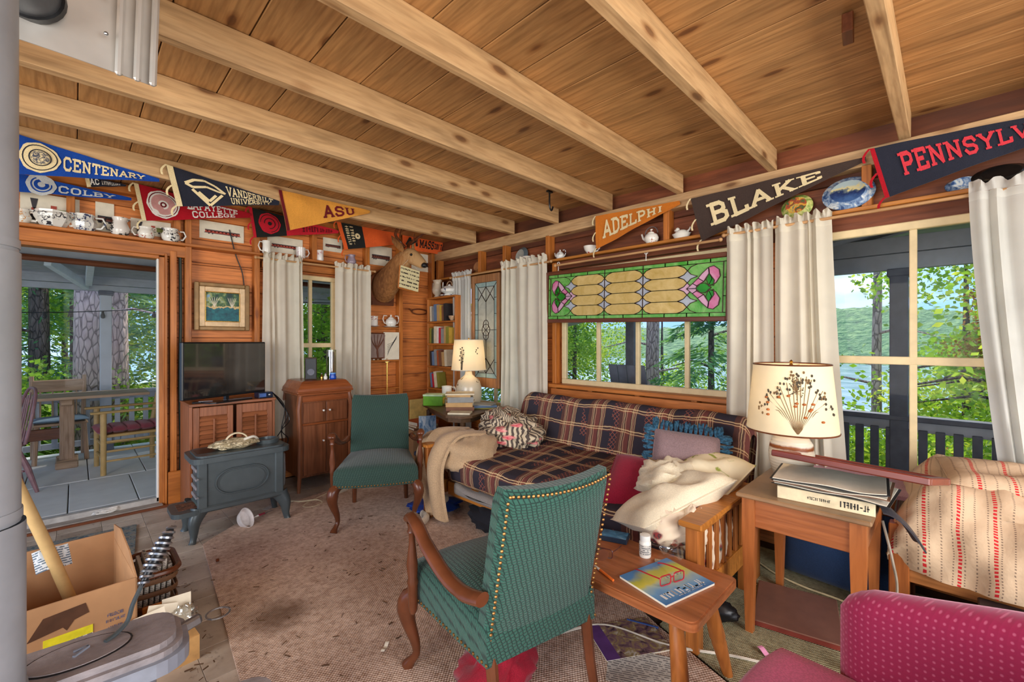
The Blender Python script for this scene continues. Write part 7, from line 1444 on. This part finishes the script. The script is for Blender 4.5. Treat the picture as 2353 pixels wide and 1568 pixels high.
g = G('stoneware_lamp', .4); v = g.co(False); z = g.xyz(v)[2]; n = g.noise(v, 12, 4); q = g.math('MULTIPLY_ADD', n, .03, z); g.color(g.ramp(g.math('MULTIPLY', q, 4.0), [(.1, col(150, 128, 104)), (.3, col(196, 180, 156)), (.5, col(214, 200, 176)), (.62, col(206, 190, 166)), (.655, col(126, 66, 30)), (.70, col(140, 78, 36)), (.735, col(214, 204, 186)), (.9, col(196, 186, 170))])); g.bump(g.math('SINE', g.math('MULTIPLY', z, 420)), .25, .003)
lamp('large stoneware lamp with a pressed-flower parchment shade on the side table', (2.56, .565, .641), [(0, 0), (.07, 0), (.085, .02), (.098, .08), (.1, .12), (.092, .17), (.07, .205), (.04, .22), (.03, .235)], (.2, .168), .33, .235, (g.m, SHADE, WALNUT), sprigs2, 1.1)
# binder, folders and frame on it
z0 = .6405
t = thing('telephone_binder', 'thick cream binder with black lettering on its spine on the side table', 'binder', (2.3, .37, z0), R(4)); MB().box(-.12, .13, -.16, .17, 0, .006).box(-.12, .13, -.16, .17, .046, .052).build('cover', plain('cream_vinyl', col(206, 190, 156), .5), t); MB().box(-.124, -.118, -.16, .17, 0, .052, .002).build('spine', plain('cream_spine', col(214, 198, 160), .5), t); MB().box(-.116, .125, -.155, .165, .006, .046).build('pages', PAPER, t)
mb = scribble(scribble(MB(), lambda u, v: (-.1255, u, v), -.05, -.145, .014, .038, 9, 4), lambda u, v: (-.1255, u, v), .06, -.02, .02, .032, 12, 6)
mb.build('spine_lettering', BLACK, t)
FOLD = [('black folder with curling pages on the cream binder', .0, BLACK), ('brown leather folder above the black one', .012, plain('brown_leather', col(120, 84, 60), .5)), ('black portfolio just under the red frame', .026, plain('black_card', col(36, 34, 36), .6))]
for k, (lab, dz, m) in enumerate(FOLD):
    t = thing('folder', lab, 'folder', (2.31, .36 + .01 * k, z0 + .056 + dz), R(-3 + 4 * k))
    MB().sheet(lambda u, v: (-.14 + u * .3, -.21 + v * .4, .012 * math.sin(v * 5 + k) ** 2 * (1 - v) + .001), 6, 14, thick=.003).build('cover', m, t); MB().sheet(lambda u, v: (-.135 + u * .29, -.2 + v * .38, .004 + .012 * math.sin(v * 5 + k) ** 2 * (1 - v)), 6, 14, thick=.003).build('pages', PAPER, t)
t = thing('framed_picture', 'large red-brown framed picture lying flat across the folders and the bed', 'frame', (2.4, .28, z0 + .135), R(-8)); t.rotation_euler[1] = R(11)
RW = wood('red_frame_wood', col(130, 54, 38), 1, .35, .25, 0)
MB().box(-.2, -.165, -.26, .27, -.012, .016, .004).box(.165, .2, -.26, .27, -.012, .016, .004).box(-.165, .165, -.26, -.225, -.012, .016, .004).box(-.165, .165, .235, .27, -.012, .016, .004).build('moulding', RW, t); MB().box(-.166, .166, -.226, .236, -.006, -.002).build('glazing', plain('dark_glass', col(120, 126, 136), .08), t)
t = thing('sketch_portfolio', 'thin dark portfolio cover hanging between the side table and the bed', 'portfolio', (2.33, .14, .60), R(10)); MB().sheet(lambda u, v: (-.1 + u * .2, .06 - v * .12 + .02 * u, .05 - .12 * v * v + .01 * math.sin(u * 6)), 8, 12, thick=.006).build('cover', plain('portfolio_grey', col(54, 52, 56), .5), t)
t = thing('floor_cushion', 'big navy floor cushion standing under the side table', 'cushion', (2.86, .43, .235)); t.rotation_euler = (R(4), R(84), 0); MB().pillow(.46, .54, .16, 16, .03, 5, .006).build('cover', fabric('navy_canvas', col(34, 54, 86)), t, 80); MB().tube([(p[0], p[1], 0) for p in rr(-.22, .22, -.26, .26, .03)], .006, 5, closed=True).build('piping', fabric('navy_piping', col(26, 40, 66)), t, True)
t = thing('card_table_top', 'flat brown folded board on the mat under the side table', 'board', (2.45, .52, .01), R(12)); MB().box(-.2, .2, -.17, .17, 0, .026, .004).build('top', plain('brown_laminate', col(124, 86, 72), .4, var=.08), t); MB().box(-.203, -.2, -.17, .17, .003, .022).build('edge_strip', plain('red_edge', col(120, 50, 40), .4), t)
single('lamp_flex', MB().tube(bez([(2.95, .9, .016), (2.8, .72, .016), (2.74, .55, .016), (2.72, .35, .016), (2.6, .2, .016), (2.5, .22, .016), (2.45, .3, .045)], 8), .005, 6), plain('cream_flex', col(206, 190, 150), .5), 'cream lamp flex lying on the mat in front of the navy cushion', 'cord', True)
single('power_lead', MB().tube(bez([(2.3, .19, .6), (2.3, .16, .45), (2.36, .15, .3), (2.28, .17, .12), (2.2, .18, .02)], 8), .005, 6), plain('grey_flex', col(150, 140, 124), .5), 'pale cable hanging down the front corner of the side table', 'cable', True)
# ---------------------------------------------------------------- daybed
def bedmat():
    g = G('striped_coverlet', .9, 0, .1); v = g.co(False); n = g.noise(v, 5, 3); y = g.math('MULTIPLY_ADD', g.math('SUBTRACT', n, .5), .03, g.xyz(v)[1]); xz = g.math('ADD', g.xyz(v)[0], g.xyz(v)[2])
    f = g.math('FRACT', g.math('DIVIDE', y, .105)); red = g.math('LESS_THAN', g.math('ABSOLUTE', g.math('SUBTRACT', f, .5)), .055); f2 = g.math('FRACT', g.math('DIVIDE', g.math('ADD', y, .0), .035)); blk = g.math('LESS_THAN', g.math('ABSOLUTE', g.math('SUBTRACT', f2, .0)), .14)
    dash = g.math('GREATER_THAN', g.math('SINE', g.math('MULTIPLY', xz, 420)), -.35); d2 = g.math('GREATER_THAN', g.math('SINE', g.math('MULTIPLY', xz, 520)), .2)
    b = g.ramp(g.noise(v, 2.2, 4), [(.3, col(176, 146, 116)), (.7, col(212, 186, 154))]); o = g.mix(g.math('MULTIPLY', g.math('MULTIPLY', blk, d2), .7), b, col(80, 60, 56)); o = g.mix(g.math('MULTIPLY', red, dash), o, col(190, 44, 48)); g.color(o); g.bump(g.noise(v, 30, 3), .35, .01); return g.m
t = thing('daybed', 'low wooden daybed piled with bedding below the large right window', 'daybed', (2.86, -.5, 0))
for x_, y_ in ((-.22, .66), (.2, .66), (-.22, -.8), (.2, -.8)): MB().box(x_ - .035, x_ + .035, y_ - .035, y_ + .035, 0, .5 if y_ > 0 else .4, .004).build('post', SIDEZ, t)
MB().box(-.235, -.205, -.8, .64, .25, .33, .004).build('front_rail', wood('bed_rail', col(186, 122, 66), 1, .4, .2, .5), t); MB().box(-.2, .2, .63, .66, .22, .36, .004).box(-.2, .2, .63, .66, .42, .48, .004).build('end_rail', SIDE, t); MB().box(-.2, .22, -.8, .63, .33, .36).build('slat_base', SIDE, t)
MB().box(-.36, -.1, .3, .62, .08, .1, .003).build('foot_board', HONEY, t)
t2 = thing('striped_coverlet', 'cream coverlet with dashed red stripes heaped over the daybed', 'coverlet', (2.86, -.5, .33))
r_ = random.Random(12); ph_ = [r_.uniform(0, 6) for _ in range(8)]
def bed(u, v):
    # v: 0 front hem .. 1 against window; u: 0 left end (towards table) .. 1
    y = .70 - u * 1.55; e_ = min(1, u * 9); L = math.sin(e_ * math.pi / 2) ** .6
    P = [(-.27, -.02), (-.29, .12), (-.27, .25), (-.2, .335), (-.05, .36), (.12, .37), (.25, .4)]; k = v * (len(P) - 1); i = min(int(k), len(P) - 2); q = k - i; x_ = P[i][0] + (P[i + 1][0] - P[i][0]) * q; z_ = P[i][1] + (P[i + 1][1] - P[i][1]) * q
    w = .012 * math.sin(y * 14 + v * 9 + ph_[0]) + .009 * math.sin(y * 31 - v * 12 + ph_[1]) + .014 * math.sin(v * 16 + y * 4 + ph_[2]) * (v > .3) + .01 * abs(math.sin(y * 9 + v * 23 + ph_[3])) + .006 * math.sin(y * 53 + v * 17)
    return (x_ * (.9 + .1 * L) - (w if v < .5 else 0) + .02 * (1 - L), y, .0 + z_ * (.25 + .75 * L) + (w if v >= .4 else 0) - .03 * u * (1 - v))
MB().sheet(bed, 60, 34, thick=.012).build('cover', bedmat(), t2, 80)
cush('cream bed pillow under the dusty-pink throw by the window', (2.9, -.22, .71), (R(3), R(-6), R(8)), .36, .5, .1, bedmat(), .05, .012, name='pillow')
t = thing('mauve_throw', 'dusty mauve throw spread along the window side of the daybed', 'throw', (2.98, .3, .5)); MB().sheet(lambda u, v: (-.2 + v * .33, .28 - u * .5, .07 + .06 * v + .014 * math.sin(u * 9 + v * 5)), 20, 12, thick=.02).build('cloth', fabric('mauve_cotton', col(168, 130, 142)), t, 80)
t = thing('dark_chest', 'dark carved wooden chest on the floor in front of the daybed', 'chest', (2.42, -.52, 0), R(-90)); DKW = plain('dark_oak', col(52, 38, 36), .4, var=.25); MB().box(-.42, .42, -.1, .16, .04, .26, .006).build('body', DKW, t); MB().box(-.44, .44, -.115, .175, .26, .285, .005).build('lid', DKW, t)
MB().prism([(-.42, .04), (-.42, .1)] + [(-.42 + .84 * k / 24, .055 + .03 * abs(math.sin(k * math.pi / 6))) for k in range(25)] + [(.42, .1), (.42, .04)], -.115, -.1).build('scalloped_apron', DKW, t)
for sx in (-.38, .38): MB().box(sx - .03, sx + .03, -.1, .16, 0, .04).build('foot', DKW, t)
single('magazine_pile', MB().box(-.1, .1, -.13, .13, 0, .02).box(-.09, .1, -.12, .13, .02, .034), lines('magazine_edges', col(196, 186, 176), col(90, 80, 80), .006, .5, 2), 'small pile of magazines on the floor by the daybed post', 'magazines', False, (2.42, .06, .01), (0, 0, R(25)))
# ---------------------------------------------------------------- pink armchair
def dots(name, c, c2):
    g = G(name, .8, 0, .15); v0 = g.xyz(g.co(False)); v = g.n('CombineXYZ', {0: g.math('ADD', g.math('MULTIPLY', v0[1], 58), g.math('MULTIPLY', v0[0], 38)), 1: g.math('MULTIPLY', g.math('ADD', v0[2], g.math('MULTIPLY', v0[0], .2)), 58), 2: 0.0}).outputs[0]; vn = g.vor(v, 1.0, 'F1', .1); vn.voronoi_dimensions = '2D'; d = vn.outputs['Distance']; g.color(g.mix(g.ramp(d, [(.1, (1, 1, 1, 1)), (.24, (0, 0, 0, 1))]), c, c2)); g.b.inputs['Sheen Weight'].default_value = .6; g.b.inputs['Sheen Tint'].default_value = (1, .6, .75, 1); g.bump(d, .3, .004); return g.m
PNK = dots('pink_dotted_wool', col(144, 30, 68), col(178, 84, 112)); PNK2 = fabric('pink_seat_wool', col(188, 82, 120), 170, .85, .12)  # shade on the arms and sheen on the seat put into the two pinks
t = thing('tub_chair', 'raspberry pink upholstered tub chair in the lower right corner', 'armchair', (1.27, -.1, 0), R(180))
path = [(-.345, -.33), (-.33, -.1), (-.3, .12), (-.2, .3), (0, .37), (.2, .3), (.3, .12), (.33, -.1), (.345, -.33)]
C_ = bez([(x_, y_, 0) for x_, y_ in path], 6); n_ = len(C_)
def tub(u, v):
    k = u * (n_ - 1); i = min(int(k), n_ - 2); p = C_[i].lerp(C_[i + 1], k - i); tn = (C_[i + 1] - C_[i]).normalized(); nm = Vector((tn.y, -tn.x, 0)); e_ = min(u, 1 - u); rise = math.sin(min(1, e_ * 2.0) * math.pi / 2)
    hgt = .585 + .16 * rise; en = min(1, e_ * 22) ** .5; th = .055 * en
    a = v * math.pi * 2; zz = {0: 0}; 
    if v < .4: q = v / .4; return (p.x + nm.x * th, p.y + nm.y * th, .2 + (hgt - .05 - .2) * q)
    if v < .6: q = (v - .4) / .2 * math.pi; return (p.x + nm.x * th * math.cos(q), p.y + nm.y * th * math.cos(q), hgt - .05 + .05 * math.sin(q) * en)
    q = (v - .6) / .4; return (p.x - nm.x * th, p.y - nm.y * th, hgt - .05 - (hgt - .05 - .2) * q)
MB().sheet(tub, 60, 30).build('back_and_arms', PNK, t, 80)
xy = lambda a, b: ((.30 + .05 * max(0, -b) * (b < -.35)) * a * (1 - .06 * b * b * a * a), -.54 + (b + 1) * .40 + .05 * a * a * (b < 0) * b * b)
cushion(MB(), xy, .24, .355, .04, .05, 14).build('seat_cushion', PNK2, t, 70)
MB().box(-.31, .31, -.42, .32, .1, .25, .02).build('base', PNK, t)
for sx in (-1, 1):
    for sy in (-.38, .28): MB().tube([(sx * .27, sy, .11), (sx * .28, sy * 1.04, 0)], [.024, .015], 8).build('leg', MAHOG, t)
single('leather_case', MB().box(-.05, .05, -.03, .03, 0, .03, .006).box(-.045, .045, -.031, -.029, .012, .016), plain('red_leather', col(150, 62, 50), .4), 'small reddish leather case on the pink chair seat', 'case', False, (1.33, .17, .40), (0, 0, R(-30)))

# ---------------------------------------------------------------- rag on the threshold, litter along the rug edge
single('white_rag', crumple(MB(), (0, 0, .018), .08, .035, .018, 91, .35), fabric('rag_cotton', col(224, 220, 212)), 'small white rag lying on the door threshold', 'rag', True, (.18, YA + .02, .023), (0, 0, R(15)))
r_ = random.Random(31); lit = MB()
for k in range(260):
    q = r_.random()
    if q < .6: x_, y_ = .30 + .09 * r_.random() ** 2 * 1.2 + .115 * (y0_ := r_.uniform(.9, 3.4) - .9) / 2.5 - .06, y0_ + .9; z_ = .002 if x_ < .3 + .115 * y0_ / 2.5 + .0 else .014
    else: x_, y_ = r_.uniform(.5, 1.6), r_.uniform(1.6, 3.3); z_ = .0135
    a = r_.uniform(0, 6.28); L = r_.uniform(.006, .035); w = r_.uniform(.001, .004)
    lit.bar((x_, y_, z_ + .002), (x_ + L * math.cos(a), y_ + L * math.sin(a), z_ + .002 + r_.uniform(0, .004)), w, w)
tag(lit.build('floor_litter', plain('dry_twigs', col(96, 70, 48), .9, var=.4)), 'scattered dry twigs and bark crumbs along the left edge of the rug', 'litter', None, 'stuff')
for lab, px_, py_, k in (('torn white paper scrap on the rug left of the near armchair', 885, 1490, 1), ('curled strip of bark on the rug near the far chair', 500, 1290, 2)):
    p = onZ(px_, py_, .013); single('paper_scrap' if k == 1 else 'bark_strip', MB().sheet(lambda u, v: (-.03 + u * .06, -.008 + v * .016, .002 + .008 * math.sin(u * 4 + k) ** 2), 8, 2, thick=.001), PAPER if k == 1 else WALNUT, lab, 'scrap', False, p, (0, 0, R(40 * k)))
